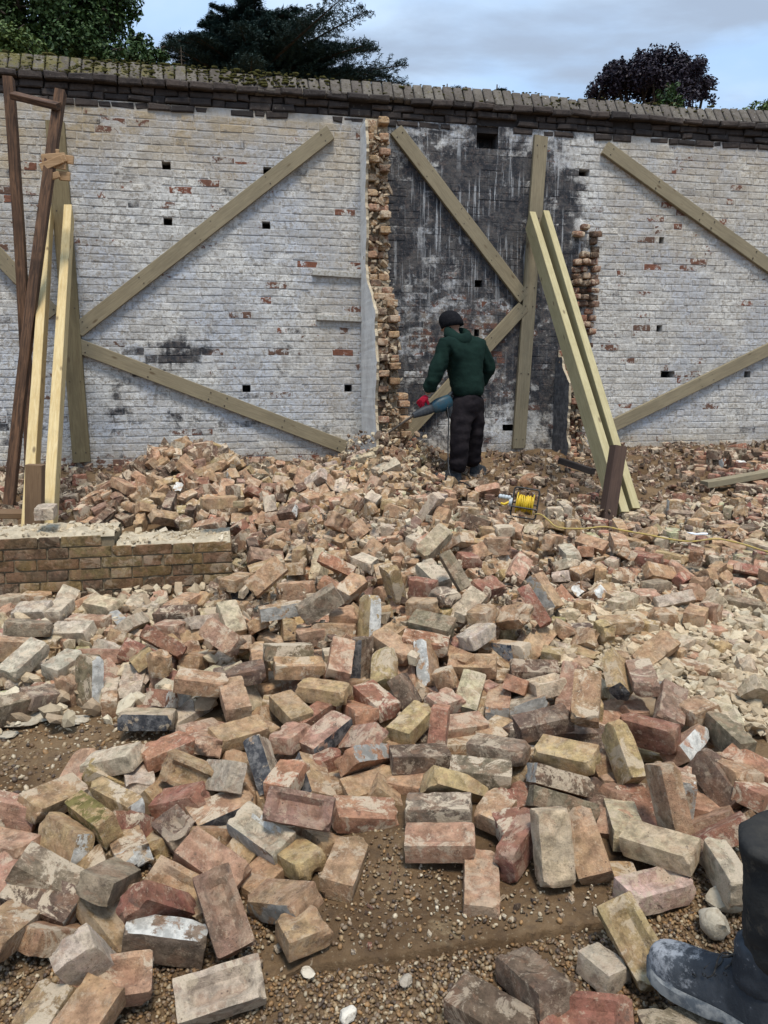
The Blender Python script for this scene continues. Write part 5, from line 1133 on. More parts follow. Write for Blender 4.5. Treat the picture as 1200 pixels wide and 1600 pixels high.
-2096 4070 202 111 -151 381 144 103 66 2 0|pinkish half brick lying flat slanting up to the right before the low wall
1833 5671 362 -524 -147 -34 135 103 66 11 0|pinkish tan half brick tilted in rubble right of tall heap
-1704 6488 958 142 -8 -975 131 88 66 0 72|tan half brick with white side lying flat in the heap under the whitewashed wall
-1027 6380 695 -163 130 -877 115 100 66 0 0|tan half brick lying flat above a pinkish tan half in heap under whitewashed wall
620 5834 471 -684 -59 97 141 92 66 0 0|tan half brick lying on edge above a dark brown one on earth around the worker
3520 7611 613 -446 422 570 130 88 66 6 80|white-ended dark red half brick standing on end at the right foot of the wall
-398 6502 655 659 288 -666 111 100 66 0 0|tan half brick standing on end above a dusty cream half on ridge under wall stub
1050 6821 497 2 -50 997 114 97 66 5 0|dark brown half brick flat right of a pinkish tan one on earth around the worker
348 4997 498 695 -547 138 130 96 66 0 0|tan half brick steeply tilted above a cream one in the tall middle heap
3464 7838 620 -337 -584 -397 107 92 66 6 72|dark red half brick with white side on end at the right foot of the wall
-1439 5943 604 690 -464 -263 120 103 66 8 0|mauve half brick on edge right of one with white side in heap under whitewashed wall
-1634 6387 933 462 687 551 100 94 66 0 0|tan half brick tilted above a mauve half in the heap under the whitewashed wall
-1773 6204 820 538 766 348 138 103 66 0 0|tan half brick tilted pointing away in the heap under the whitewashed wall
-52 4958 487 531 676 246 146 103 66 7 0|dusty cream half brick tilted in the tall middle heap
3002 6023 397 -22 718 -444 122 103 66 11 0|pinkish tan half brick steeply tilted on dark earth around the worker
2564 5472 342 446 -721 248 101 103 66 11 0|pinkish tan half brick steeply tilted pointing away above a tan half in right-hand rubble
847 3009 129 49 669 739 111 91 66 1 0|yellowish buff half brick lying on edge crosswise below a tan one in near right heap
2450 5647 380 -464 -883 -44 106 86 66 5 0|dark brown half brick lying flat below a tan half in rubble right of tall heap
-3083 7112 526 -313 947 47 90 102 66 0 0|tan half brick lying flat on the ground behind the low wall
-413 5846 575 -722 624 138 102 102 66 0 0|tan half brick tilted pointing away on the ridge under the wall stub
-6 5027 519 611 429 327 109 99 66 0 0|tan half brick lying on edge above a dusty cream half in the tall middle heap
865 5592 444 -269 -808 -52 91 92 66 11 0|pinkish tan half brick steeply tilted on right flank of tall heap
-1453 3719 168 -634 239 -216 94 87 66 0 0|tan half brick lying on edge before the low wall
1587 5569 384 511 536 -460 90 88 66 5 0|dark brown half brick standing on end in rubble right of tall heap
2282 5183 349 -566 -398 360 137 96 66 0 0|tan half brick lying on edge left of a pinkish tan half in right-hand rubble
-2045 6172 680 -310 452 -24 132 103 66 5 0|dark brown half brick steeply tilted in the heap under the whitewashed wall
2035 5751 404 540 458 507 117 94 66 11 72|pinkish tan half brick with white side lying on edge in rubble right of tall heap
556 6509 488 458 582 572 146 93 66 11 0|pinkish tan half brick lying on edge on dark earth around the worker
-823 4990 415 557 424 -433 148 88 66 8 0|mauve half brick standing on end left of one with a grey-washed side in tall heap
-1178 7947 626 -661 125 -113 89 98 66 0 0|tan half brick lying on edge in the heap under the whitewashed wall
3554 7172 550 -570 390 -353 93 100 66 6 0|dark red half brick on edge right of a pinkish tan one at right wall foot
2252 5471 375 665 -295 -326 89 90 66 9 0|cream half brick lying on edge in rubble right of tall heap
-639 5562 607 -92 -640 -618 92 94 66 0 0|tan half brick steeply tilted above one with a white end on ridge under wall stub
3753 8003 653 -311 124 837 136 92 66 5 0|dark brown half brick steeply tilted at the right foot of the wall
-1576 6303 888 -7 -823 -247 104 103 66 8 0|mauve half brick steeply tilted in the heap under the whitewashed wall
-1866 6272 828 458 -494 -46 120 103 66 11 0|pinkish tan half brick steeply tilted above a tan half in heap under whitewashed wall
-1079 7959 591 -122 873 -469 97 86 66 11 0|pinkish tan half brick tilted right of a tan half in heap under whitewashed wall
-1676 6241 866 70 757 266 97 70 66 0 0|tan half brick steeply tilted pointing away in the heap under the whitewashed wall
-1423 6044 671 -226 193 682 93 88 66 6 0|dark red half brick steeply tilted in the heap under the whitewashed wall
-1211 6374 760 -23 -309 -364 135 103 66 0 0|tan half brick steeply tilted above a pinkish tan half in heap under whitewashed wall
223 7002 669 256 -10 114 129 103 66 9 0|cream half brick tilted on the ridge under the wall stub
-574 8412 636 219 137 119 148 103 66 0 0|tan half brick tilted crosswise above a dusty cream one on ridge under wall stub
2560 5426 338 -483 91 -695 92 79 66 11 0|pinkish tan half brick steeply tilted rising to the right in rubble right of tall heap
511 5196 445 -28 -653 -75 126 93 66 11 0|pinkish tan half brick standing on end on right flank of tall heap
-2701 6159 482 201 -647 -727 149 97 66 5 0|dark brown half brick lying on edge above a dusty cream one behind the low wall
-860 6907 666 -161 148 859 145 94 66 11 0|pinkish tan half brick lying flat on the ridge under the wall stub
1063 3354 190 -409 535 471 143 98 66 0 0|tan half brick standing on end above one with black ends in near right heap
-1176 5595 482 -150 -29 -695 99 89 66 0 0|tan half brick lying flat falling to the right in the heap under the whitewashed wall
2009 4788 327 381 177 -651 96 86 66 0 0|tan half brick steeply tilted pointing away in rubble right of tall heap
3392 7388 575 692 208 -675 107 98 66 6 0|dark red half brick standing on end at the right foot of the wall
-2163 5609 429 253 947 191 108 90 66 0 136|tan half brick with a grey-washed side lying flat on right flank of tall heap
2146 4972 324 -379 611 -553 142 90 66 0 0|tan half brick lying on edge right of a pinkish half in rubble right of heap
3314 8052 635 97 -665 -734 129 95 66 6 0|dark red half brick on edge above a pinkish tan half at right wall foot
801 3788 211 105 64 760 93 92 66 0 0|tan half brick lying flat left of one with a white end on heap's right flank
-652 6402 710 376 -572 303 146 96 66 0 0|tan half brick standing on end above a pinkish tan one on ridge under wall stub
-216 4372 363 158 16 -473 137 99 66 0 0|tan half brick lying flat right of one with a white end in the tall heap
'''
D_REST = '''
480 6989 551 -109 159 -829 95 100 66 0 0
1883 5783 394 24 44 -876 116 94 66 0 0
-12 4492 363 76 -144 690 144 88 66 7 0
476 5356 444 -315 -618 607 143 97 66 0 0
300 3244 120 49 -20 325 215 103 66 11 0
329 6581 539 -976 -64 141 215 103 66 0 0
-37 6434 596 76 -123 911 215 103 66 9 0
634 5249 404 80 5 746 101 99 66 11 0
-1464 3576 143 44 24 -476 215 103 66 9 0
1637 4534 269 40 30 -600 215 103 66 9 0
-318 4206 280 726 155 207 215 103 66 0 4
836 4525 251 -973 -209 0 136 92 66 0 0
-1386 5747 511 -947 193 138 215 103 66 0 80
353 4521 346 517 -426 -570 102 91 66 9 0
1438 5152 356 -301 -606 -363 117 91 66 5 0
1596 5482 363 -995 -68 -3 80 95 66 0 0
260 5088 454 19 97 167 130 92 66 0 72
-347 5152 506 -809 -9 341 111 92 66 11 0
-1775 5730 546 -159 535 412 78 101 66 0 0
2731 6426 458 -349 935 47 117 97 66 0 0
-990 5259 407 -284 -103 939 215 103 66 11 0
1930 4975 313 26 42 -847 215 103 66 6 72
-2167 6008 581 560 783 261 83 98 66 0 0
22 3753 239 94 -102 32 215 103 66 11 0
-1063 3219 92 51 -3 38 61 53 37 11 0
-20 3215 117 40 30 -600 215 103 66 11 0
2826 5725 384 665 -295 -326 80 59 35 0 0
771 5302 435 -799 -34 -587 147 93 66 0 0
1507 3321 137 -801 -595 -30 82 50 45 0 0
1752 3668 175 -801 595 30 80 65 52 9 0
-1418 5584 443 -713 -665 -99 215 103 66 5 72
-202 6517 636 -211 -197 205 215 103 66 0 4
1106 7339 536 48 -13 262 75 70 40 5 0
1210 5155 331 -98 993 49 215 103 66 11 4
333 6785 582 505 384 -762 72 97 66 0 0
1377 5591 374 46 18 -366 215 103 66 0 0
2253 5750 390 -195 -979 -49 75 94 66 0 0
1656 4372 257 598 -433 558 76 86 66 9 0
-1279 3473 132 2 50 -997 146 90 66 0 0
-127 6319 594 -129 8 -897 148 87 66 11 0
-1628 6008 699 192 257 -680 73 55 38 0 0
3308 7582 573 50 -3 61 126 97 66 5 0
-1273 5929 565 259 -922 -281 70 68 44 0 0
-416 5185 459 188 -569 -744 78 68 57 7 0
-303 3618 172 76 -24 106 215 103 66 11 81
-1250 5682 498 -478 -693 -22 79 95 66 5 0
958 4539 249 38 34 -661 150 86 66 0 0
63 6813 727 -878 416 196 215 103 66 0 0
808 4995 348 -74 86 -963 131 98 66 11 0
-2420 5911 458 145 -32 -523 75 75 47 0 0
4082 8241 639 -723 688 34 142 97 66 11 0
2448 5090 315 12 -48 969 67 56 47 9 0
2193 4730 302 646 329 363 107 93 66 0 0
2117 4300 245 26 -42 848 80 95 66 7 0
-2393 6081 501 181 7 -813 77 64 42 6 0
423 5041 437 -519 566 -440 143 102 66 9 0
755 5576 427 -9 85 -772 215 103 66 9 1
1468 5342 361 555 -444 -490 117 88 66 9 0
1462 4824 308 670 -289 644 88 103 66 9 0
2471 6270 442 -792 -607 -30 92 95 66 7 0
-106 4487 382 -804 509 -157 215 103 66 3 0
-312 3443 146 -487 -870 -55 215 103 66 5 73
474 6598 491 518 -846 -105 75 47 58 5 0
-754 2048 -14 -84 -299 -657 121 101 66 0 0
2167 5628 378 -533 844 42 81 101 66 0 0
2328 4833 309 740 33 37 70 86 66 0 0
368 6680 558 -530 -2 258 95 93 66 0 0
-37 4008 265 27 -96 360 75 89 66 11 0
459 6824 534 -454 -873 -14 127 88 66 0 0
1137 5461 407 -270 -278 -490 130 97 66 0 0
-1989 9170 715 0 1 -996 101 92 66 8 0
-1412 6469 909 737 -296 450 75 91 66 0 0
3926 7794 595 48 14 -275 107 87 66 11 0
189 4666 392 -938 -310 13 59 54 44 7 0
1570 4840 295 46 19 -376 77 56 57 0 0
-2905 5880 412 35 65 -992 75 89 66 6 0
1199 3842 211 606 -386 -426 147 89 66 9 0
239 4815 432 -327 -934 -60 215 103 66 0 1
2610 6230 438 14 -48 958 114 93 66 5 0
-1027 6722 687 692 -696 -105 115 96 66 5 0
149 4722 425 -36 144 -937 131 97 66 0 0
1140 2515 5 325 602 666 144 92 66 0 80
1650 5025 318 -821 -567 -28 215 103 66 7 0
1446 3079 110 49 -8 154 64 52 41 0 0
-100 4761 463 -943 268 72 81 91 66 0 0
-1181 5814 509 -346 -516 410 80 91 66 0 0
411 3765 274 541 -835 -89 215 103 66 0 0
2298 4443 271 303 611 676 132 88 66 0 0
-384 3757 210 -109 744 -639 215 103 66 11 0
3147 7314 547 47 -16 312 79 86 66 6 0
-747 4937 418 575 -152 799 113 101 66 0 0
1507 5040 329 663 -299 -331 113 86 66 7 0
292 3368 143 -616 -145 -720 73 97 66 11 0
1485 4429 258 9 -49 981 78 98 66 0 0
1921 5272 342 5 -49 992 215 103 66 0 0
-574 6005 554 -436 706 -124 123 91 66 6 72
1378 7280 543 24 44 -872 215 103 66 6 0
-1688 3160 101 -178 982 49 215 103 66 9 0
-202 3122 157 572 -406 -611 215 103 66 0 0
-292 5996 559 873 -94 -26 112 93 66 0 0
-608 6605 663 -866 318 -382 215 103 66 11 0
1737 5660 396 -422 -522 -476 95 98 66 11 0
2336 4921 310 -690 -80 -702 72 93 66 9 0
-3446 6826 498 21 -45 908 149 96 66 6 0
1659 4284 244 -983 -170 -8 115 101 66 0 0
1488 3520 162 -387 -920 -46 77 74 55 0 0
-439 5759 501 418 -254 54 99 97 66 11 0
1567 5262 351 -576 -349 -614 85 92 66 0 0
3141 6662 481 -706 41 -705 65 61 47 0 0
3904 8136 629 -124 990 49 91 86 66 11 0
2441 5798 386 35 -36 719 61 65 49 6 0
2484 4996 321 -15 701 85 79 65 54 6 0
3611 8078 664 627 386 -592 148 103 66 5 72
921 3927 208 737 -65 -84 74 65 58 1 0
3225 7224 528 -115 730 -660 85 48 58 5 0
1048 3707 166 -710 701 40 117 86 66 11 0
-3601 7401 558 -532 -410 -575 71 86 66 5 0
2294 4673 304 -421 93 -154 111 88 66 5 72
1452 4157 218 -931 -358 -18 53 70 40 11 0
-18 4828 464 -606 -776 -82 54 65 37 0 0
-2236 6249 619 73 -260 17 120 90 66 0 0
-1014 5579 462 -946 -39 -18 215 103 66 11 72
61 5127 504 328 688 564 215 103 66 0 1
1503 3201 135 -423 903 45 76 100 66 0 0
516 3643 259 -519 489 -358 107 99 66 0 0
-1959 6379 815 831 469 275 61 73 50 11 0
-2318 5985 530 -602 -258 -44 85 90 66 11 0
3187 7747 590 -982 175 9 129 103 66 6 136
1172 3745 192 712 185 205 54 70 57 0 0
276 6683 596 -253 -620 -738 71 93 66 0 0
408 6779 537 460 595 630 70 57 41 5 0
581 6967 523 495 -862 -95 90 90 66 11 0
1106 4219 217 14 47 -962 72 86 66 11 0
-798 4736 349 -93 985 131 129 93 66 11 0
2868 5980 413 11 49 -974 106 102 66 5 0
2097 5185 334 44 24 -473 133 91 66 7 0
275 6435 548 714 -4 -222 215 103 66 9 0
1348 5400 355 -435 898 45 215 103 66 11 0
-2503 7317 547 1 49 -998 112 89 66 0 0
339 6895 614 -633 293 88 146 89 66 0 0
1683 4966 365 -198 -978 -49 63 65 39 11 0
1860 7510 559 283 672 -217 51 75 57 0 0
-999 5224 477 135 -270 -264 113 86 66 6 0
1198 4605 256 43 26 -514 92 91 66 11 0
109 6059 532 -507 569 -432 144 98 66 0 0
3404 8348 660 -452 -495 -504 86 93 66 11 0
-1354 4137 189 28 -41 824 56 67 47 11 0
-327 3238 166 -282 921 105 215 103 66 0 0
1953 7320 534 -914 -400 -20 56 61 39 5 0
761 3680 199 79 -989 -28 215 103 66 0 0
-2330 6135 549 -355 908 37 91 88 66 0 0
556 6643 501 -100 -727 647 136 86 66 0 0
-245 4103 251 68 -20 -121 93 87 66 11 0
-1265 5583 432 528 -389 -629 114 98 66 11 0
-1708 4100 198 -282 616 345 72 99 66 11 0
-681 2902 85 49 7 -146 104 99 66 3 0
1248 3539 169 50 3 -68 73 92 66 11 0
317 5920 491 711 -91 -152 92 91 66 0 0
1573 6666 479 -66 -737 667 76 61 54 5 0
2914 5790 382 46 19 -377 52 52 41 7 0
-1283 4037 189 49 4 -79 130 88 66 2 80
208 7659 737 -489 -414 489 102 90 66 0 0
2801 5532 368 20 -46 917 110 101 66 9 0
-901 6668 646 111 103 783 215 103 66 8 0
-748 3173 157 820 268 497 89 93 66 0 0
1312 7426 544 -380 922 46 64 64 38 0 0
-1323 6783 806 961 95 -221 118 88 66 5 0
3891 8273 663 -548 -389 -589 107 100 66 11 0
15 5868 530 -68 -125 988 215 103 66 9 136
1868 5050 324 663 -308 636 73 61 57 11 0
-940 3910 244 -193 451 -826 215 103 66 9 0
1755 4308 263 703 142 -692 99 85 66 9 0
3310 7343 554 -312 -599 -374 75 94 66 6 0
-354 6562 640 -472 -584 650 133 100 66 0 0
-39 5545 480 -615 277 650 129 91 66 0 0
-803 3702 199 244 -403 -813 215 103 66 9 0
-700 2779 54 -791 -500 257 131 93 66 11 0
218 5980 542 -349 595 464 81 48 48 0 0
2281 5564 438 -895 442 22 80 99 66 0 0
-288 3911 223 -969 -218 -53 215 103 66 0 0
674 6728 508 524 -525 458 102 94 66 0 0
577 2459 20 -160 -321 843 215 103 66 0 0
-722 6911 679 -100 -259 -375 215 103 66 0 1
-726 5263 464 -738 -93 -11 135 101 66 8 72
2605 5718 387 -976 -206 -10 118 98 66 0 0
494 6441 488 100 -737 666 77 93 66 0 0
1187 7415 549 532 -466 -515 82 51 40 0 0
-581 6084 608 874 -252 98 107 102 66 11 0
614 4851 432 -82 82 -989 121 94 66 0 0
776 4594 293 93 -375 -886 215 103 66 0 0
415 4379 309 376 -916 -95 215 103 66 9 0
3521 7682 615 -409 -432 -554 118 96 66 11 0
2326 5505 358 -861 -504 -25 64 63 51 7 0
-419 4512 324 52 -171 761 65 70 49 0 0
2005 5165 334 -120 -729 659 50 71 58 7 0
272 5276 457 524 518 444 81 90 66 0 0
-519 3469 166 -541 416 -389 215 103 66 9 0
392 4759 405 -617 -687 -107 73 59 54 9 0
-1511 5677 502 -958 -149 65 71 96 66 0 0
3966 8051 633 -543 -396 -585 92 89 66 6 0
965 3799 196 -42 736 -673 215 103 66 5 1
3284 7443 572 372 580 640 100 92 66 6 0
2067 6076 423 -879 473 24 81 92 66 0 0
2331 5345 350 36 34 -684 133 94 66 5 0
636 2764 51 -47 94 833 215 103 66 6 0
-1331 5558 490 -292 125 -947 75 89 66 11 0
-487 6904 654 -239 -774 573 82 100 66 0 0
1609 3290 136 50 -5 95 78 57 49 9 0
-454 4283 308 -120 114 599 215 103 66 3 0
391 3554 254 -340 -265 227 215 103 66 11 264
-23 6287 588 -173 690 297 117 95 66 0 0
-1106 6831 704 943 271 -187 135 96 66 5 0
2296 6174 470 805 575 -127 215 103 66 11 4
-3812 7612 580 650 -341 619 73 102 66 5 0
3015 6071 422 -397 -916 -46 147 86 66 11 0
1480 6346 450 -764 -641 -32 106 93 66 0 0
-325 4308 290 760 -58 -19 103 97 66 0 0
908 6555 471 -634 241 -218 79 66 52 5 0
455 3206 130 -200 708 -637 72 94 66 11 0
-1339 5838 559 850 199 112 104 90 66 0 0
1294 7068 546 341 -657 616 77 87 66 0 0
3481 7462 573 -45 739 -669 106 89 66 5 0
2123 4822 328 34 286 -448 104 96 66 11 0
3576 7413 575 285 -619 -684 215 103 66 5 0
1744 3451 160 581 458 -538 65 59 45 9 0
1839 4000 215 -957 -281 -14 71 86 66 9 0
-717 5614 514 -769 289 73 124 98 66 5 0
-1518 3124 116 553 446 493 215 103 66 6 4
716 4943 393 -718 614 66 215 103 66 0 4
815 3922 229 -396 562 500 92 98 66 11 0
3217 7382 562 -394 -544 -450 83 98 66 5 0
3850 7728 588 -953 295 15 215 103 66 6 0
-369 3060 101 43 -25 504 134 89 66 0 0
958 6715 509 386 -39 -126 92 93 66 5 0
1695 6477 471 345 -648 282 82 97 66 6 0
399 4834 474 292 -948 -94 215 103 66 0 80
-958 5697 559 -204 -430 -868 82 86 66 11 0
-2247 6092 575 785 -318 -65 81 68 46 11 0
-1957 6013 657 -915 259 -87 73 51 44 11 0
2060 4693 367 67 12 811 76 91 66 5 0
-827 5407 477 -503 -707 -411 122 88 66 5 0
213 7841 741 297 685 -267 79 95 66 0 0
1372 4388 256 -221 698 -633 82 70 41 1 0
-408 5544 459 22 643 387 123 89 66 5 72
1394 3985 214 25 -43 858 87 87 66 0 0
-1222 7787 594 48 23 -402 72 98 66 11 0
-861 5488 482 -146 857 485 215 103 66 11 0
3931 7976 629 -78 736 -666 84 99 66 5 0
68 2787 74 -883 465 23 95 87 66 0 0
-873 6413 655 113 -595 -726 93 102 66 0 0
-468 2881 95 46 -19 388 82 89 66 11 0
-2607 5816 423 -597 -795 -94 102 97 66 5 0
3561 8370 652 1 -50 998 145 97 66 6 0
-1436 5456 465 -268 -940 -198 116 90 66 5 0
-610 4827 419 200 -64 -459 80 100 66 0 0
1535 3469 156 -568 362 607 54 46 41 11 0
-2354 5559 391 9 -140 931 146 89 66 11 0
450 6220 531 594 -794 -49 215 103 66 7 0
1825 6639 474 415 555 614 58 56 56 6 0
-486 6396 687 -448 -557 496 215 103 66 0 0
1983 5242 411 123 -704 54 77 96 66 9 0
-846 5683 524 -900 206 -49 135 103 66 0 0
-802 5179 479 994 -14 84 95 89 66 11 0
-1110 6060 609 278 68 211 147 100 66 0 0
1878 4407 293 167 -856 356 73 94 66 5 0
-477 5319 499 863 391 -4 73 85 66 0 0
634 3068 102 22 45 -900 215 103 66 0 1
600 6778 561 261 -581 -544 215 103 66 0 0
-1087 5818 597 647 408 -639 144 87 66 0 0
1919 5442 387 821 417 214 215 103 66 0 0
-206 5917 592 309 -233 918 215 103 66 7 136
1282 3377 146 -470 880 44 78 67 53 0 0
-358 5589 577 -4 812 -579 87 88 66 11 0
-127 5316 466 -636 327 -431 102 96 66 0 0
3497 7256 541 -955 -288 -14 88 100 66 6 0
-965 4890 769 663 -243 -243 76 87 66 5 0
4148 8393 654 50 -5 90 120 88 66 6 0
-476 7396 693 -87 -53 926 100 94 66 0 264
-264 6254 600 453 -256 -694 110 91 66 0 0
141 3507 257 -174 53 290 215 103 66 0 0
-574 4449 302 59 428 883 215 103 66 0 0
1406 3327 138 323 -603 -667 59 46 49 0 0
720 6588 468 27 -45 899 60 68 53 5 0
692 5725 448 18 61 -347 92 93 66 0 0
720 4095 226 720 125 39 72 93 66 0 0
-720 5059 452 -19 -677 733 215 103 66 11 0
-1276 3914 210 444 -793 49 93 97 66 6 0
2229 4952 311 -587 -357 323 84 67 57 11 0
-659 3995 224 61 -48 380 215 103 66 0 0
2586 5802 388 83 -706 12 52 59 46 11 0
1586 5349 360 -452 -495 -503 87 101 66 0 0
-849 4909 443 -23 992 -28 79 91 66 6 0
-47 5750 572 -960 -20 80 148 95 66 0 0
255 4961 460 655 -166 -333 101 87 66 0 0
1252 4110 206 -649 758 38 81 101 66 9 0
-1826 3743 218 909 66 144 215 103 66 2 1
849 3486 178 22 98 -398 78 47 44 1 0
1172 4900 305 32 38 -757 136 100 66 9 0
1582 6985 499 -500 863 43 62 69 37 5 0
-312 4531 351 47 362 -928 100 101 66 11 0
3630 7318 603 -919 -130 212 215 103 66 6 4
-299 5519 514 862 365 -336 128 95 66 0 0
-968 6587 704 54 -224 116 106 87 66 0 72
-270 5406 508 269 87 -890 125 95 66 0 0
-1105 5678 537 -140 74 -920 138 94 66 0 0
-1324 7901 625 -642 739 137 141 94 66 8 0
505 2725 62 -347 -644 660 215 103 66 0 0
264 4553 387 -476 562 -410 145 100 66 0 0
1074 4638 277 462 524 579 52 63 51 0 0
1156 5367 379 -317 42 911 108 98 66 9 0
-550 5762 594 -14 -171 890 215 103 66 0 0
-646 5432 570 396 209 -846 140 87 66 8 0
-326 6244 640 -144 -534 397 105 91 66 11 0
27 5565 574 61 109 704 215 103 66 0 0
225 6827 632 283 -57 932 70 56 36 0 0
3969 7893 623 192 -647 -715 93 103 66 5 0
-274 6702 670 91 790 -585 95 98 66 0 0
249 3731 338 -22 -99 934 215 103 66 1 72
-1201 5317 459 767 272 -270 120 90 66 5 0
2111 5540 369 -41 -997 -50 91 89 66 9 0
-1347 5701 554 94 234 -703 103 90 66 0 0
-861 6013 622 5 -783 -619 215 103 66 11 81
-186 6352 670 -592 -464 623 73 86 66 0 0
2221 4365 252 -918 -392 -20 116 103 66 0 0
-2818 5978 428 684 -312 -315 73 61 43 0 0
2952 6014 421 239 -635 -701 66 75 53 0 0
-2401 6479 567 -202 962 17 105 101 66 0 0
-451 5569 546 210 306 896 59 66 57 0 0
3438 7614 573 47 17 -343 53 55 59 6 0
-3740 7384 554 -504 861 43 149 89 66 5 0
1228 5269 355 15 -966 -48 72 101 66 0 0
1681 3484 152 -996 66 3 68 59 42 0 0
3704 8131 725 -207 -976 -49 215 103 66 5 0
1594 6907 497 686 253 279 68 48 44 5 0
526 7141 566 57 -573 -69 75 90 66 11 0
531 5443 487 -671 -584 355 78 92 66 7 0
-869 4567 745 0 0 -998 67 45 40 0 0
-666 5654 604 237 -562 -18 73 94 66 11 0
-748 6391 703 -710 277 -637 85 90 66 0 0
-1029 6221 670 353 -414 -720 81 93 66 5 0
1805 5419 391 -618 683 -367 82 92 66 7 0
-2562 5613 390 -526 -843 -99 106 97 66 6 0
3617 7943 644 469 572 -414 135 101 66 5 0
-1316 5066 494 -49 -706 -137 142 85 66 0 0
1562 3540 159 39 32 -632 75 45 45 1 0
2015 6004 408 356 588 650 73 50 41 9 0
-1149 6142 658 262 111 155 69 49 56 8 0
901 4797 288 62 78 -455 215 103 66 3 76
714 4298 250 -23 77 -975 71 91 66 0 0
-250 5499 601 426 -60 -339 82 99 66 0 0
-709 5523 537 -926 -90 -315 94 95 66 0 0
391 5343 510 329 -594 304 215 103 66 11 0
2734 5864 395 31 39 -783 76 51 54 6 0
-3020 7208 530 -382 609 -551 78 53 58 6 0
-169 3646 229 681 -640 -244 215 103 66 11 1
-63 6215 658 61 15 300 72 92 66 0 0
1803 4832 302 206 644 712 61 74 54 6 0
2796 6257 441 -226 -972 -48 108 99 66 7 0
186 3422 156 -978 -94 -50 81 96 66 11 0
1175 3599 167 -325 -943 -47 54 71 50 11 0
-916 4267 228 -816 -576 -33 215 103 66 9 4
2303 4609 351 -796 -503 -257 61 75 59 0 0
1237 5457 352 -66 694 136 89 88 66 0 0
-330 4994 515 582 -345 649 85 102 66 0 0
2219 4513 269 -618 -287 260 60 72 59 0 0
534 3155 82 -517 -193 238 215 103 66 11 0
1920 4640 398 132 659 729 81 96 66 6 0
906 3678 181 -693 36 22 65 48 41 1 0
-1766 3683 172 726 133 147 215 103 66 6 0
-2531 6123 486 92 -88 -85 86 88 66 6 0
517 5090 435 908 -11 -94 108 103 66 9 0
3688 8444 660 14 -48 958 106 101 66 5 0
2933 6197 420 -858 -509 -25 63 59 36 5 0
-568 6354 681 640 -359 614 103 85 66 0 0
-1718 3631 167 -133 726 -657 215 103 66 0 0
-1401 3329 180 654 314 347 74 58 51 9 0
1084 4080 240 206 -644 -711 73 99 66 0 0
-462 5440 530 -356 168 -828 129 96 66 11 0
122 4109 294 -5 -56 435 215 103 66 0 136
-717 6734 660 -470 456 3 128 99 66 0 0
1207 7175 528 -134 989 49 66 71 56 5 0
-2226 9831 727 -519 479 -479 141 90 66 0 0
-807 6805 623 255 -962 -31 97 94 66 0 0
266 3191 205 688 273 -478 86 86 66 11 0
280 6048 535 98 -124 -290 215 103 66 11 1
954 4088 237 582 415 458 109 91 66 9 0
-1344 2341 9 340 928 -12 215 103 66 5 1
811 4236 221 -306 949 55 215 103 66 0 1
-2509 7627 605 -540 -400 -583 121 99 66 6 0
-258 6340 685 111 710 262 76 103 66 0 0
3212 6489 464 22 45 -893 215 103 66 11 0
213 5516 514 40 11 65 76 87 66 0 0
-798 5931 631 -537 -625 -263 108 88 66 11 0
790 3083 135 726 138 153 133 87 66 0 0
-1452 3255 121 731 -107 -118 81 86 66 0 0
-850 4821 420 136 76 -983 57 71 47 6 0
1114 3530 174 -678 129 695 78 57 53 0 0
2199 5236 358 -491 501 -430 73 102 66 6 0
2064 4101 215 34 -36 732 57 56 46 11 0
-653 4287 335 -11 -46 -847 215 103 66 0 0
548 4194 283 -263 705 -651 215 103 66 1 1
-949 5031 419 129 679 -616 133 98 66 0 0
-349 2749 49 -452 866 197 215 103 66 1 0
-1653 3334 153 -303 -175 -780 124 93 66 6 0
-479 5078 467 486 864 -23 108 93 66 0 136
539 4988 452 193 32 1 117 89 66 11 0
2035 4036 208 -665 744 37 65 66 44 11 0
-764 5254 545 23 -91 -826 75 97 66 0 0
1872 6034 418 503 492 544 59 64 39 6 0
3814 8343 745 945 310 57 215 103 66 6 0
139 6184 537 577 512 457 103 95 66 7 0
2788 6356 448 -310 657 -594 59 60 56 11 0
-879 5624 564 -222 231 928 50 62 46 0 0
-887 5662 619 687 -7 -608 84 73 53 11 0
857 3588 182 -639 -341 -541 77 99 66 9 0
-678 5904 611 426 832 -13 215 103 66 5 0
-1165 5062 517 -968 164 -135 215 103 66 0 1
-1403 4052 186 47 16 -322 65 56 58 6 0
-492 5358 550 473 -263 -5 75 66 38 0 0
2362 4761 350 -183 828 -244 75 64 57 5 0
-731 4919 512 -154 727 -633 57 63 37 5 0
-248 3394 215 472 518 586 80 85 66 9 0
-265 7200 758 -89 -192 380 215 103 66 9 0
-472 3107 113 -478 466 532 79 91 66 1 0
-804 3270 141 372 -580 -640 215 103 66 9 0
2109 4619 336 -975 183 90 61 70 40 0 0
-1098 5676 630 -830 496 236 131 85 66 0 0
-2109 6049 618 -778 556 -60 55 51 55 11 0
728 4804 378 -847 108 -21 93 86 66 0 0
2412 6203 440 -557 -377 -597 75 97 66 9 0
3190 6243 439 -865 498 25 95 101 66 6 0
-896 5911 614 -650 518 -443 123 93 66 5 0
-375 6827 662 193 -808 74 84 100 66 0 0
-940 6166 645 -514 -31 -346 88 97 66 0 0
-25 5291 482 382 -503 497 110 87 66 11 72
3229 7877 612 -359 -570 -418 85 89 66 5 0
376 7104 621 -750 -599 147 215 103 66 0 0
426 4037 312 -94 -672 692 215 103 66 0 0
-451 6970 668 19 605 764 103 86 66 0 72
3537 7534 579 -661 126 -115 74 86 66 6 0
-53 5987 575 738 -244 606 148 97 66 0 0
1739 6172 436 -704 -13 706 73 62 44 5 0
-205 6144 613 -801 257 -217 57 65 53 11 0
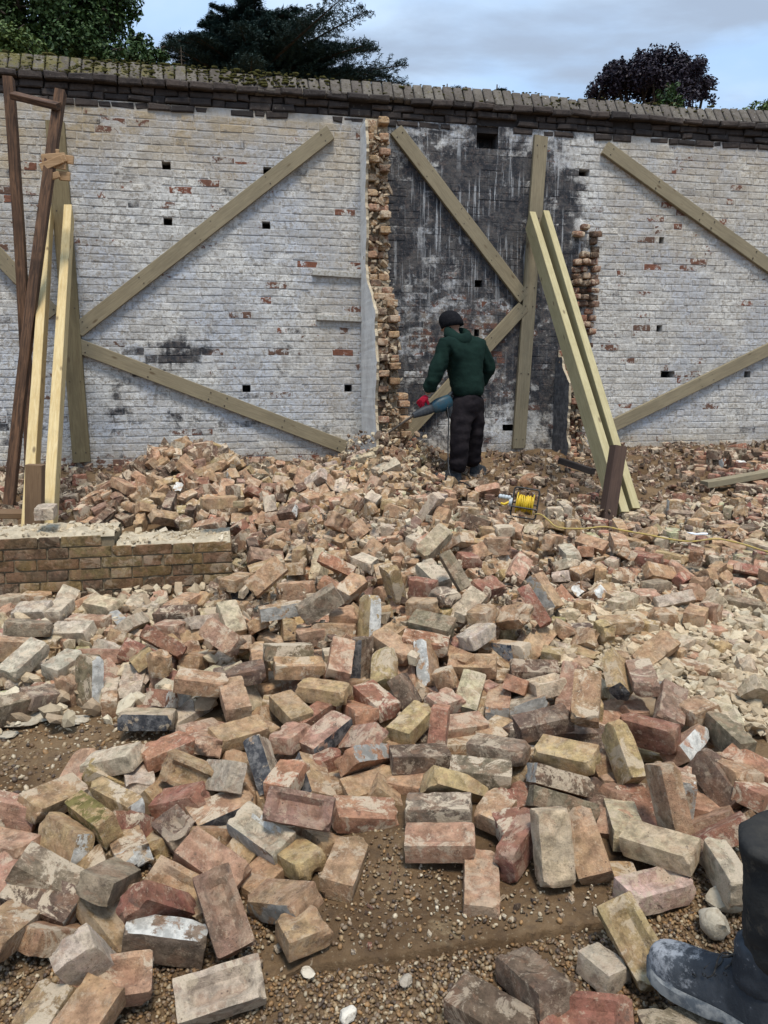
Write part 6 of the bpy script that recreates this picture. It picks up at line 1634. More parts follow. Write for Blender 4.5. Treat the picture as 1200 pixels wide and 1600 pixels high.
264 4594 497 -74 268 -844 215 103 66 0 4
-504 7205 677 972 201 111 125 87 66 7 0
239 6360 524 109 -65 977 142 94 66 11 0
-440 5667 528 -272 -909 219 86 101 66 7 0
-1685 3087 160 40 -29 580 75 95 66 7 0
751 7041 521 -3 53 -995 102 85 66 0 0
-2513 6926 527 -13 -117 -35 89 103 66 11 0
-973 6470 690 -766 401 496 82 74 47 5 0
523 2964 71 -141 10 859 215 103 66 5 0
157 2899 65 331 -127 902 215 103 66 5 0
403 3124 87 193 -187 464 215 103 66 0 0
-271 2357 11 -152 -31 264 145 103 66 11 0
932 2514 26 65 1 -129 215 103 66 5 0
-552 2811 56 -191 -80 835 98 76 66 5 0
19 3028 78 262 8 -293 134 103 66 0 0
-192 2827 58 -4 9 852 146 103 66 6 0
1272 2846 60 -99 125 -273 107 103 66 0 0
-877 2236 -1 193 -325 3 81 71 66 0 0
1087 4567 252 -89 61 -601 109 103 66 11 0
1261 4280 223 -46 68 742 113 103 66 0 0
1067 4792 274 -55 -79 994 84 98 66 3 0
804 4424 238 70 25 959 215 103 66 5 0
-485 4660 360 -243 -351 807 109 103 66 5 0
-469 4557 317 157 13 726 119 103 66 0 0
321 4724 377 -102 -321 -778 139 103 66 0 0
-30 4684 408 -150 93 947 86 86 66 9 0
62 5036 474 26 -106 -807 147 103 66 0 0
-671 3636 162 -12 16 62 215 103 66 1 0
62 3918 273 -37 -80 -271 80 86 66 1 0
752 3913 200 -131 -28 805 138 103 66 5 0
-466 4934 462 156 -75 450 87 76 66 5 0
-224 4677 404 -203 -299 546 146 103 66 0 0
-334 4768 439 -74 255 -944 215 103 66 0 0
-452 3324 130 -79 63 -480 215 103 66 0 0
-920 4799 303 167 130 -84 98 79 66 9 0
-458 3940 219 194 -129 524 112 103 66 1 0
918 4104 205 -19 102 -973 122 103 66 0 0
-719 4331 244 60 23 -82 215 103 66 0 0
1206 4286 224 41 48 608 149 103 66 5 0
-163 4220 272 -175 269 321 101 103 66 0 0
-1785 8645 660 -290 -830 265 121 103 66 11 0
-1592 6032 702 -316 437 361 86 82 66 6 0
-1821 6072 723 125 186 -934 94 95 66 5 0
-1500 6043 693 -565 14 -507 88 84 66 5 0
-1731 6117 770 -257 -167 881 215 103 66 5 0
-1392 6309 826 415 -638 645 215 103 66 11 0
-1195 6531 763 538 205 -813 97 86 66 5 0
-1460 6336 868 -801 128 -284 215 103 66 5 0
-1786 6292 864 -596 -135 -767 123 103 66 0 0
-1937 6083 692 -336 288 12 130 103 66 11 0
-1329 6130 697 -635 -239 -673 91 91 66 0 0
-1848 5922 616 787 -271 -552 103 103 66 11 0
-1921 5982 632 502 106 -784 215 103 66 0 0
-1480 8143 609 -320 252 672 88 88 66 0 0
-1335 6373 826 -192 -82 622 100 103 66 0 0
-1960 6387 798 -250 434 -857 99 86 66 11 0
-1121 6353 708 -407 346 387 106 103 66 0 0
-1777 8776 673 -293 242 156 131 103 66 11 0
-2564 8070 602 -773 178 -88 215 103 66 8 0
-1842 6379 876 -927 -322 75 145 103 66 0 0
-1740 8896 685 -116 236 -805 129 103 66 0 0
-1525 6402 925 31 -83 -122 215 103 66 11 0
-2463 8826 678 493 652 574 147 103 66 11 0
-1493 8414 636 918 -355 101 133 103 66 8 0
-1446 8254 620 806 336 343 107 103 66 11 0
-1306 6457 823 238 571 762 107 103 66 0 0
-1558 8565 652 453 -47 111 140 103 66 0 0
-2010 6319 751 284 221 -336 147 103 66 5 0
-1334 6549 844 961 157 -92 102 103 66 0 0
-1842 8919 687 -415 -456 747 121 103 66 0 0
-2084 6230 679 54 -595 -384 116 103 66 11 0
-1390 5970 610 154 611 -220 127 103 66 8 0
-1342 6299 799 -223 -37 -807 132 103 66 0 0
-1672 6127 781 -196 -11 -70 82 77 66 0 0
-1396 6136 725 120 -433 -451 91 73 66 0 0
-1282 6319 777 287 158 -942 215 103 66 0 0
-1998 5955 594 -336 826 -234 139 103 66 6 0
-541 8550 650 252 214 -666 120 103 66 0 0
194 7079 697 155 -458 -11 91 84 66 11 0
-442 8854 680 -278 -471 361 99 73 66 7 0
196 6733 611 430 343 606 103 103 66 7 0
290 7342 663 458 -491 -713 144 103 66 0 0
-119 6814 716 -733 -560 -213 113 103 66 0 0
-465 8771 672 184 -94 90 143 103 66 9 0
253 7619 691 -200 -34 978 106 103 66 9 0
297 7922 714 365 -2 -286 85 79 66 7 0
-463 8616 658 359 -262 251 95 93 66 9 0
294 8328 752 -360 225 -190 87 94 66 11 0
-88 8988 698 -247 -917 305 115 103 66 0 0
323 8059 727 486 -641 -180 149 103 66 0 0
57 8277 749 372 65 -836 98 86 66 9 0
-429 7887 679 553 390 -603 86 72 66 0 0
311 9585 695 109 -15 978 142 103 66 0 0
-191 8834 681 -613 -598 -120 104 103 66 0 0
245 8509 763 -23 470 44 111 103 66 0 0
-440 9013 692 156 63 -890 80 90 66 0 0
-93 6735 685 -468 653 375 215 103 66 0 0
-201 4865 484 -677 568 -388 91 74 66 0 0
79 9362 695 313 -100 -842 95 87 66 0 0
-107 5007 491 513 -437 595 132 103 66 7 0
257 7136 666 142 -641 -7 142 103 66 0 0
-333 7068 693 -251 -587 701 93 91 66 11 0
-125 9204 695 -531 -493 655 84 95 66 0 0
213 7276 698 -344 84 685 110 103 66 9 0
350 7585 666 -373 -12 869 129 103 66 0 0
-221 6810 686 -389 685 477 115 103 66 0 0
-93 8315 733 -170 -343 -33 146 103 66 9 0
208 8475 762 453 640 607 215 103 66 0 0
-25 8646 735 -5 -525 -402 135 103 66 0 0
-57 6666 663 687 -343 620 134 103 66 9 0
-340 8724 669 13 662 439 215 103 66 0 0
-11 7144 798 -716 92 -255 108 103 66 0 0
189 6906 669 336 329 -881 90 85 66 0 0
-78 8176 735 -80 -583 54 103 103 66 0 0
-379 8571 656 656 603 -38 86 86 66 11 0
-613 8208 620 -145 -135 620 122 103 66 0 0
162 8432 759 -234 153 -477 130 103 66 0 0
-1715 3332 128 26 -128 262 82 92 66 0 0
-1648 3462 141 -144 243 -449 140 103 66 11 0
-1485 3880 183 122 -113 -670 111 103 66 0 0
-2104 4158 211 -67 6 -976 215 103 66 6 0
-969 3345 129 -308 117 505 106 103 66 2 0
-1733 4233 218 168 -94 -912 215 103 66 11 0
-973 3298 125 -49 78 -212 81 100 66 7 0
-1142 3707 166 18 -32 -22 84 88 66 7 0
-1228 3422 137 -111 -184 -971 96 70 66 11 0
-1082 3348 130 -16 81 678 95 97 66 0 0
1305 4657 261 -56 -421 -225 121 103 66 11 0
2019 5586 354 -384 -131 242 215 103 66 11 0
2600 5528 348 -390 362 773 109 103 66 0 0
1981 4886 284 14 722 -596 215 103 66 0 0
3097 6448 440 -482 471 -498 111 103 66 0 0
1430 4793 274 157 122 442 215 103 66 7 0
1426 4704 265 -399 425 764 90 83 66 6 0
1991 4842 279 5 313 630 91 98 66 11 0
2019 4485 243 180 -327 -165 139 103 66 6 0
1550 5737 369 297 148 527 84 88 66 7 0
1643 4833 278 -205 -39 597 101 103 66 11 0
1587 4726 268 -220 59 -511 134 103 66 11 0
1384 4640 259 -75 -5 -977 103 103 66 0 0
1575 4685 263 -222 438 -842 119 103 66 0 0
2284 5715 366 601 -13 -408 114 103 66 0 0
2555 6273 422 248 -154 -564 87 87 66 9 0
3021 6288 424 23 -466 -745 99 71 66 6 0
2142 5460 341 245 -788 -210 97 95 66 5 0
2567 5043 299 656 -493 -281 137 103 66 0 0
'''

# ------------------------------------------------------------------ broken cross-wall stubs
STUBM = []
def stub(label, u0, proj, ztop, zbot, plaster, mat_pick, seed):
    rr = random.Random(seed); e = empty('broken_wall_stub', WO, WANG); prop(e, label, 'wall stub')
    k = 0; z = zbot; core = MB()
    while z < ztop:
        p = proj(z); 
        for s in range(3 if plaster == 'w' and z < 1.3 else 2):
            if rr.random() < .04: continue
            w = .106 + rr.uniform(-.006, .004); d = .2; pr = p + (-.05 if (k + s) % 2 else .03) + rr.uniform(-.07, .05)
            if rr.random() < .15: pr -= .07
            h = .064 + rr.uniform(-.004, .003)
            vs, fs = break_box(w, d, h, rr, (5, 5, 4), .010, 7)
            me = bpy.data.meshes.new('brick'); me.from_pydata(vs, [], fs)
            o = mesh_obj('brick', me, M_BRICK, e, (u0 + .056 + .113 * s, -pr + d / 2, z + .033)); o.rotation_euler = (rr.uniform(-.06, .06), rr.uniform(-.03, .03), rr.uniform(-.07, .07))
            kc = rr.uniform(.75, 1.05); o.color = (*[q * kc for q in PAL[mat_pick(rr, z)]], 1)
        core.box((u0 + .112, -(p - .09) / 2, z + .0373), (.215 + rr.uniform(-.01, .01), p - .09 + rr.uniform(-.05, .03), .0745))
        z += PIT; k += 1
    core.build('mortar_core', M_MORTAR, e)
    n = int((ztop - zbot) * 150); g = np.random.default_rng(seed); zz = g.uniform(zbot, ztop, n); uu = u0 + g.uniform(.0, .225, n); yy = -np.array([proj(a) for a in zz]) + g.uniform(-.02, .07, n)
    STUBM.append((e, np.stack([uu, yy, zz], 1), g.uniform(.010, .034, n), seed))
    if plaster:
        zs = np.arange(zbot, ztop, .035); mb = MB(); vs = []
        for zz in zs:
            j = float(fnoise(np.array([zz]), np.array([2.0]), 9, 4)[0] - .5) * .05 + rr.uniform(-.016, .016)
            pe = proj(zz) + .02 + j
            vs += [(u0 - .022 + rr.uniform(-.002, .002), .0, zz), (u0 - .022 + rr.uniform(-.002, .002), -pe, zz), (u0 + .004, -pe - .004, zz), (u0 + .004, 0, zz)]
        n = len(zs); fs = []
        for i in range(n - 1):
            a = 4 * i; b = a + 4
            fs += [(a, a + 1, b + 1, b), (a + 1, a + 2, b + 2, b + 1), (a + 2, a + 3, b + 3, b + 2)]
        fs += [(0, 3, 2, 1), (4 * n - 4, 4 * n - 3, 4 * n - 2, 4 * n - 1)]
        mb.add(vs, fs); mb.mi = [1 if i < 3 * (n - 1) and i % 3 == 1 else 0 for i in range(len(fs))]; mb.build('plaster_face', [M_PLASTER if plaster == 'w' else M_SOOTP, M_MORTAR], e)
    return e
def break_box(L, W, H, rr, cuts=(6, 4, 3), wear=.005, chips=3, broken=0.0):
    """worn, chipped brick as a small grid shell"""
    nx, ny, nz = cuts; h = (L / 2, W / 2, H / 2); key = {}; vs = []; fs = []
    def lin(n, hh): 
        b = min(.008, hh * .3); return [-hh, -hh + b] + [(-hh + b) + (2 * hh - 2 * b) * i / (n - 1) for i in range(1, n - 1)] + [hh - b, hh]
    ax = [lin(nx, h[0]), lin(ny, h[1]), lin(nz, h[2])]
    def vid(i, j, k):
        t = (i, j, k)
        if t not in key: key[t] = len(vs); vs.append([ax[0][i], ax[1][j], ax[2][k]])
        return key[t]
    N = [len(a) - 1 for a in ax]
    for i in range(N[0]):
        for j in range(N[1]):
            fs.append((vid(i, j, N[2]), vid(i + 1, j, N[2]), vid(i + 1, j + 1, N[2]), vid(i, j + 1, N[2]))); fs.append((vid(i, j, 0), vid(i, j + 1, 0), vid(i + 1, j + 1, 0), vid(i + 1, j, 0)))
    for i in range(N[0]):
        for k in range(N[2]):
            fs.append((vid(i, 0, k), vid(i + 1, 0, k), vid(i + 1, 0, k + 1), vid(i, 0, k + 1))); fs.append((vid(i, N[1], k), vid(i, N[1], k + 1), vid(i + 1, N[1], k + 1), vid(i + 1, N[1], k)))
    for j in range(N[1]):
        for k in range(N[2]):
            fs.append((vid(0, j, k), vid(0, j, k + 1), vid(0, j + 1, k + 1), vid(0, j + 1, k))); fs.append((vid(N[0], j, k), vid(N[0], j + 1, k), vid(N[0], j + 1, k + 1), vid(N[0], j, k + 1)))
    sx = Vector((rr.uniform(0, 99), rr.uniform(0, 99), rr.uniform(0, 99)))
    chip = []
    for _ in range(chips):
        c = [h[q] * rr.choice((-1, 1)) for q in range(3)]; q = rr.randrange(3)
        if rr.random() < .6: c[q] *= rr.uniform(-1, 1)
        chip.append((Vector(c) * 1.04, rr.uniform(.008, .028)))
    for v in vs:
        p = Vector(v); r = wear * (.45 + 1.1 * (mnoise.noise(p * 21 + sx) * .5 + .5))
        inner = Vector([max(-h[q] + r, min(h[q] - r, p[q])) for q in range(3)]); d = p - inner
        if d.length > r: p = inner + d.normalized() * r
        p += Vector((mnoise.noise(p * 24 + sx), mnoise.noise(p * 24 + sx + Vector((9, 0, 0))), mnoise.noise(p * 24 + sx + Vector((0, 9, 0))))) * .0022
        for c, cr in chip:
            d = p - c
            if d.length < cr: p = p + (-c.normalized()) * (cr - d.length) * .8
        if broken and v[0] > h[0] - .001 - .012:
            t = (v[0] - (h[0] - .013)) / .013
            p.x += (mnoise.noise(Vector((v[1] * 22, v[2] * 22, 0)) + sx) * .034 + broken * v[1] * .5) * max(t, 0)
        v[:] = p
    return [tuple(v) for v in vs], fs

M_SOOTP = simple('sooty_plaster', (.10, .10, .105), .95, .1, (.19, .19, .19), 14, .5)
def sst(x, a, b): x = min(1, max(0, (x - a) / (b - a))); return x * x * (3 - 2 * x)
stub('tall broken cross wall end with toothed tan bricks and a white plastered side', 3.625, lambda z: .30 + .5 * sst(-z, -2.55, -2.0) + .03 * math.sin(z * 9), 4.02, .45, 'w', lambda r, z: r.choice('bbbttdbpb'), 3)
stub('low broken wall stub with red bricks behind the two leaning props', 5.85, lambda z: .37 + .02 * math.sin(z * 11) - .25 * sst(z, 1.35, 1.75), 1.72, .45, 's', lambda r, z: r.choice('rrddoprd'), 4)
rt = random.Random(9); e = empty('wall_scar', WO, WANG); prop(e, 'ragged vertical scar of torn red bricks above the low stub', 'wall scar')
z = 1.74
while z < 3.10:
    for s in range(3):
        if rt.random() < .2 + .5 * max(0, (z - 2.5) / .6): continue
        w = rt.uniform(.07, .12); vs, fs = break_box(w, .13, rt.uniform(.05, .066), rt, chips=4, wear=.011); me = bpy.data.meshes.new('brick'); me.from_pydata(vs, [], fs); smooth_mesh(me, 35)
        o = mesh_obj('brick', me, M_BRICK, e, (6.02 + .1 * s + rt.uniform(-.02, .02) + .05 * (z < 2.3) * 0, -rt.uniform(-.02, .075), z + .033)); o.rotation_euler = (rt.uniform(-.2, .2), rt.uniform(-.1, .1), rt.uniform(-.3, .3)); kc = rt.uniform(.6, 1); o.color = (*[q * kc for q in PAL[rt.choice('rrddmp')]], 1)
    z += PIT
# small painted battens left on the wall
M_BATTEN = simple('flaking_white_batten', (.46, .45, .42), .9, .1, (.27, .24, .19), 40, .5)
def timber(name, label, cat, P0, P1, w, t, nrm, mat, group=None, skew=0.0, parent=None, bow=0.0):
    P0, P1 = Vector(P0), Vector(P1); x = (P1 - P0); L = x.length; x.normalize(); n = Vector(nrm); n = (n - x * n.dot(x)).normalized(); y = n.cross(x)
    mb = MB(); NS = 9; rings = []
    c = .004
    for i in range(NS):
        s = -L / 2 + L * i / (NS - 1); b = bow * (1 - (2 * i / (NS - 1) - 1) ** 2) + (mnoise.noise(Vector((s * 2, P0.x * 7, P0.z))) * .004)
        k = (skew if i == 0 else -skew if i == NS - 1 else 0)
        sec = [(-w / 2 + c, -t / 2), (w / 2 - c, -t / 2), (w / 2, -t / 2 + c), (w / 2, t / 2 - c), (w / 2 - c, t / 2), (-w / 2 + c, t / 2), (-w / 2, t / 2 - c), (-w / 2, -t / 2 + c)]
        rings.append([(s + k * a / w, a, q + b) for a, q in sec])
    mb.loft(rings); o = mb.build(name, mat, parent)
    o.matrix_world = Matrix.Translation((P0 + P1) / 2) @ Matrix((x, y, n)).transposed().to_4x4()
    if label: prop(o, label, cat, group)
    return o
for a, b, l in (((488, 426), (567, 431), 'upper short white batten fixed on the wall left of the broken stub'), ((494, 496), (566, 499), 'lower short white batten fixed on the wall left of the broken stub')):
    timber('wall_batten', l, 'batten', on_wall(*a, .02), on_wall(*b, .02), .055, .045, WN, M_BATTEN)

# ------------------------------------------------------------------ low brick wall at the left
LR = at(361, 845, 4.50); lp = .0655; lowz = LR.z - 5 * lp
lw = empty('low_wall', (LR.x, LR.y, 0), WANG); prop(lw, 'low cut down brown brick wall with crushed mortar on its stepped top', 'low wall')
LE = 2.95; ST = .655    # length, step position from the right end
M_LOWB = brick_mat('low_wall_brick', dust=.35)
rl = random.Random(12); LB = ((.16, .09, .042), (.13, .078, .042), (.185, .115, .046), (.105, .068, .042), (.165, .092, .045), (.22, .15, .065))
for k in range(-2, 6):
    z0 = lowz + k * lp; u = (.0 if k % 2 else -.0); u = 0.0; first = True
    q = 0
    while u < LE:
        w = .107 if (q + k) % 2 else .218; w = .163 if q == 0 and k % 2 else w; w += rl.uniform(-.006, .006); q += 1
        if k == 5 and u < ST: u += w + .01; 
        if k == 5 and u < ST: continue
        d = .1; vs, fs = break_box(w + .003, d, lp - .0075, rl, (6, 4, 3), .004, 2); me = bpy.data.meshes.new('brick'); me.from_pydata(vs, [], fs); smooth_mesh(me, 40)
        o = mesh_obj('brick', me, M_LOWB, lw, (-u - w / 2, d / 2 + rl.uniform(-.003, .003), z0 + lp / 2)); c = LB[rl.randrange(6)]; g_ = 1 if k > 0 else .75
        kc = rl.uniform(.8, 1.15) * g_; o.color = (*[x * kc for x in c], 1); u += w + .010
    if k < 5:
        vs, fs = break_box(.1, .105, lp - .01, rl, (4, 4, 3), .004, 1); me = bpy.data.meshes.new('brick'); me.from_pydata(vs, [], fs)
        o = mesh_obj('brick', me, M_LOWB, lw, (-.053, .165, z0 + lp / 2)); o.color = (.19, .13, .075, 1)
M_LMORT = mortar_mat('low_wall_mortar', (.25, .20, .13))
mb = MB(); mb.box((-LE / 2 - .008, .185, (lowz - .15 + lowz + 5 * lp - .012) / 2), (LE - .01, .345, 5 * lp + .14)); mb.box(((-LE - ST) / 2 - .003, .185, lowz + 5.5 * lp - .010), (LE - ST - .01, .34, lp - .002)); mb.build('mortar_core', M_LMORT, lw)
# crushed mortar bed, uneven
mb = MB()
for (ua, ub, zt) in ((ST + .004, LE, lowz + 6 * lp), (.004, ST - .004, lowz + 5 * lp)):
    nu, nv = int((ub - ua) / .025) + 1, 15; us = np.linspace(ua, ub, nu); vv = np.linspace(.004, .35, nv); A, Bv = np.meshgrid(us, vv)
    hgt = zt - .006 + .022 * fnoise(A * 1, Bv, 13, 41) + .016 * fnoise(A, Bv, 37, 42); hgt[0] = zt - .010; hgt[-1] -= .02
    mb.add(np.stack([-A.ravel(), Bv.ravel(), hgt.ravel()], 1).tolist(), [(j * nu + i, j * nu + nu + i, j * nu + nu + i + 1, j * nu + i + 1) for j in range(nv - 1) for i in range(nu - 1)])
mb.build('mortar_bed', M_MORTAR, lw, smooth=60)
def rock(rr, flat=.6):
    """unit irregular stone: vertices on a jittered icosphere"""
    return [(q[0] * rr.uniform(.7, 1.15), q[1] * rr.uniform(.7, 1.15), q[2] * rr.uniform(.7, 1.15) * flat) for q in ROCKV]
bm = bmesh.new(); bmesh.ops.create_icosphere(bm, subdivisions=1, radius=1); ROCKV = [v.co.copy() for v in bm.verts]; ROCKF = np.array([[q.index for q in f.verts] for f in bm.faces]); bm.free()
ROCKN = np.array(ROCKV)
CUBN = np.array([(x, y, z) for x in (-1, 1) for y in (-1, 1) for z in (-1, 1)], float) * .72; CUBF = np.array([(0, 1, 3), (0, 3, 2), (4, 6, 7), (4, 7, 5), (0, 4, 5), (0, 5, 1), (2, 3, 7), (2, 7, 6), (0, 2, 6), (0, 6, 4), (1, 5, 7), (1, 7, 3)])
def scatter(name, pts, sizes, cols, mat, flat=(.35, .9), parent=None, seed=1, smooth=None, sink=.3, label=None, jit=.28, cube=0.0):
    """many small stones as one mesh: numpy arrays of centres, sizes and colours"""
    g = np.random.default_rng(seed); n = len(pts); base, tri = (CUBN, CUBF) if cube else (ROCKN, ROCKF); bv = len(base)
    v = base[None] * (1 + g.uniform(-jit, jit, (n, bv, 3 if cube else 1)))
    v = v * np.stack([g.uniform(.7, 1.3, n), g.uniform(.6, 1.0, n), g.uniform(*flat, n)], 1)[:, None]
    a = g.uniform(0, 2 * np.pi, n); ca, sa = np.cos(a), np.sin(a); tx, ty = g.normal(0, .45 if cube else .3, n), g.normal(0, .45 if cube else .3, n)
    x = v[..., 0] * ca[:, None] - v[..., 1] * sa[:, None]; y = v[..., 0] * sa[:, None] + v[..., 1] * ca[:, None]; z = v[..., 2] + x * tx[:, None] + y * ty[:, None]
    P = np.stack([x, y, z], -1) * np.asarray(sizes)[:, None, None] + np.asarray(pts)[:, None]
    F = (tri[None] + (np.arange(n) * bv)[:, None, None]).reshape(-1, 3)
    me = bpy.data.meshes.new(name); me.vertices.add(n * bv); me.vertices.foreach_set('co', P.astype('f').ravel())
    me.loops.add(len(F) * 3); me.loops.foreach_set('vertex_index', F.astype('i').ravel()); me.polygons.add(len(F)); me.polygons.foreach_set('loop_start', np.arange(0, len(F) * 3, 3, dtype='i'))
    me.update(calc_edges=True); me.validate()
    ca_ = me.attributes.new('col', 'FLOAT_COLOR', 'POINT'); cc = np.repeat(np.concatenate([np.asarray(cols), np.ones((n, 1))], 1), bv, 0); ca_.data.foreach_set('color', cc.astype('f').ravel())
    me.polygons.foreach_set('use_smooth', [bool(smooth)] * len(me.polygons))
    o = mesh_obj(name, me, mat, parent); o['kind'] = 'stuff'
    if label: o['label'] = label
    return o
def cols_of(n, palette, var=.18, seed=3):
    g = np.random.default_rng(seed); p = np.array(palette); return p[g.integers(0, len(p), n)] * (1 + g.uniform(-var, var, (n, 1)))
n = 900; g_ = np.random.default_rng(4); uu = g_.uniform(.02, LE, n); vv = g_.uniform(.02, .34, n); zz = np.where(uu > ST, lowz + 6 * lp, lowz + 5 * lp) + .010
scatter('mortar_crumbs', np.stack([-uu, vv, zz], 1), g_.uniform(.004, .017, n) * (1 + (g_.random(n) < .06) * 1.0), cols_of(n, [(.52, .43, .30), (.46, .37, .25), (.55, .47, .35)]), M_BITS, parent=lw, seed=5, cube=1, jit=.4)

for e_, pt_, sz_, sd_ in STUBM: scatter('mortar_lump', pt_, sz_, cols_of(len(pt_), [(.46, .37, .26), (.40, .31, .21), (.34, .26, .18)], .15, sd_), M_BITS, parent=e_, seed=sd_, cube=1, jit=.35)
# ------------------------------------------------------------------ timbers shoring the wall
G1 = 'timber braces fixed flat on the wall'
rr_b = random.Random(6); M_SCREW = simple('rusty_screw', (.05, .035, .028), .6, .4)
def brace(label, a, b, w=.142, ext=(0, 0), mat=None):
    P, Q = on_wall(*a, .03), on_wall(*b, .03); d = (Q - P).normalized()
    o = timber('timber_brace', label, 'timber brace', P - d * ext[0], Q + d * ext[1], w, .05, WN, mat or M_TREATED, G1, skew=.01, bow=rr_b.uniform(-.004, .006))
    L = (Q - P).length + sum(ext)
    for s in (-1, 1):
        for k in range(3):
            for a in (-1, 1):
                m_ = MB(); m_.tube([(s * L * (.47 - .22 * k), a * w * .27 + rr_b.uniform(-.01, .01), .024), (s * L * (.47 - .22 * k), a * w * .27, .0275)], .007, 8); m_.build('screw', M_SCREW, o)
    return o
brace('greenish diagonal brace rising from the left upright towards the broken stub', (516, 207), (121, 517))
brace('greenish diagonal brace falling from the left upright to the foot of the stub', (122, 540), (540, 699))
brace('greenish diagonal brace falling from the top of the stub over the black panel', (618, 203), (818, 466))
brace('short greenish brace rising behind the worker to the middle upright', (628, 685), (817, 480))
brace('greenish diagonal brace falling from the dark scar to the right edge', (945, 231), (1200, 415), ext=(0, .5))
brace('greenish diagonal brace rising behind the two props to the right edge', (945, 671), (1200, 546), ext=(0, .5))
brace('weathered brace end crossing behind the left props', (85, 492), (0, 402), ext=(0, .5))
brace('tall greenish upright board with the two right props against it', (845, 213), (810, 700), .15)
brace('tall brownish upright board behind the pale left props', (86, 190), (128, 722), .17, mat=wood_mat('upright_board', (.22, .175, .095), (.155, .12, .065), .7))
RK = 'raking timber props'
def ray_foot(px, py, Y, dz=.0):
    p = at(px, py, Y); return p
timber('raking_prop', 'left of the two pale timber props leaning on the middle upright', 'timber prop', on_wall(829, 345, .10) + Vector((0, 0, .0)), at(969, 806, 6.05), .19, .068, WT, M_TREATED2, RK, skew=.05)
timber('raking_prop', 'right of the two pale timber props leaning on the middle upright', 'timber prop', on_wall(850, 343, .10), at(986, 800, 6.15), .19, .068, WT, M_TREATED2, RK, skew=.05)
timber('raking_prop', 'new yellow pine prop rising from behind the brown stake at the left', 'timber prop', on_wall(76, 330, .10), at(44, 846, 5.15), .15, .07, WT, M_NEW, RK, skew=.05)
timber('raking_prop', 'new pale pine prop just right of the brown stake at the left', 'timber prop', on_wall(108, 333, .10), at(76, 850, 4.98), .15, .072, WT, M_NEW, RK, skew=.05)
timber('timber_stake', 'short brown stake in front of the pale left props', 'stake', at(55, 726, 4.98), at(53, 880, 4.95), .11, .10, WT, M_STAKE)
timber('timber_stake', 'dark brown stake driven between the two right props', 'stake', at(966, 697, 6.1), at(948, 816, 6.0), .105, .10, WT, M_DSTAKE)
timber('old_post', 'dark old timber post leaning at the far left edge', 'post', at(13, 122, 7.1), at(48, 750, 6.9), .095, .08, WT, M_OLDWOOD, bow=.02)
timber('old_post', 'dark old timber post crossing it with a torn pale patch', 'post', at(95, 143, 7.0), at(14, 790, 6.3), .092, .08, WT, M_OLDWOOD, bow=-.02)
timber('old_rail', 'dark split crossbar joining the heads of the two old posts', 'rail', at(20, 149, 7.0), at(92, 166, 6.9), .075, .05, Vector((0, -.6, 1)), M_OLDWOOD)
rr = random.Random(2); mb = MB()
for q in range(9): mb.box((rr.uniform(-.07, .07), rr.uniform(-.03, .02), rr.uniform(-.10, .10)), (rr.uniform(.08, .2), .022, rr.uniform(.03, .08)), Matrix.Rotation(rr.uniform(-.5, .3), 3, 'Y'), bev=.004)
o = mb.build('torn_wood_block', M_ROUGHW, None, at(87, 257, 6.85)); prop(o, 'torn splintered pale wood block hanging on the leaning old post', 'wood block')
timber('loose_timber', 'greenish timber lying in the rubble at the right edge', 'timber', at(1100, 757, 6.9), at(1215, 737, 7.2), .10, .06, (0, 0, 1), M_TREATED)
timber('rotten_timber', 'black rotten timber lying on the dark earth before the low stub', 'timber', at(876, 720, 7.7), at(926, 737, 7.4), .085, .06, (0, .2, 1), M_CHAR)
timber('scrap_plank', 'grey plank lying behind the low wall at the left edge', 'plank', at(-40, 803, 5.3), at(62, 803, 5.5), .22, .04, (0, 0, 1), M_STAKE)
vs, fs = break_box(.80, .24, .17, random.Random(3), (14, 6, 5), .02, 8); me = bpy.data.meshes.new('stone_block'); me.from_pydata(vs, [], fs); smooth_mesh(me, 40)
o = mesh_obj('stone_block', me, mortar_mat('lintel_stone', (.25, .20, .14)), None, at(1165, 903, 4.75)); o.rotation_euler = (.15, -.06, .25); prop(o, 'long brown stone lintel lying in the rubble at the right edge', 'stone lintel')

# ------------------------------------------------------------------ loose bricks
def parse_row(s):
    t = s.split(); x, y, z, a, b, c, L, W_, H = map(int, t[:9]); q = np.array([a, b, c]) / 999.0; w = math.sqrt(max(0, 1 - float(q @ q)))
    return Vector((x, y, z)) / 1000, Quaternion((w, *q)), (L / 1000, W_ / 1000, H / 1000), 'bypogdrwmcktq'[int(t[9])], ''.join(k for i, k in enumerate('FfRsexWGKM') if int(t[10]) >> i & 1)
MCACHE = {}
def brick_shape(kind, L, W_, H, fl, seed):
    """worn brick shapes: hollow bed (F), mortar-crusted bed (R), broken end, painted faces"""
    rr = random.Random(seed); broken = rr.uniform(.15, .6) * rr.choice((-1, 1)) if kind != 'whole' else 0
    vs, fs = break_box(L, W_, H, rr, (18, 11, 5) if 'F' in fl or 'f' in fl or 'R' in fl else (11, 7, 5), .0022 if kind == 'whole' else .0032, 10, broken)
    out = []
    sx = Vector((seed * 3.7, seed * 1.3, 0))
    for v in vs:
        p = Vector(v)
        if p.z > H / 2 - .006:
            if 'F' in fl or 'f' in fl:
                m = min(1, max(0, (L / 2 - .026 - abs(p.x)) / .016)) * min(1, max(0, (W_ / 2 - .019 - abs(p.y)) / .013)); p.z -= m * (.021 if 'F' in fl else .011)
            if 'R' in fl: p.z += max(0, mnoise.noise(p * 23 + sx) + .25) * .016 * min(1, max(0, (W_ / 2 - abs(p.y)) / .012)) * min(1, max(0, (L / 2 - abs(p.x)) / .012)) 
        out.append(tuple(p))
    return out, fs
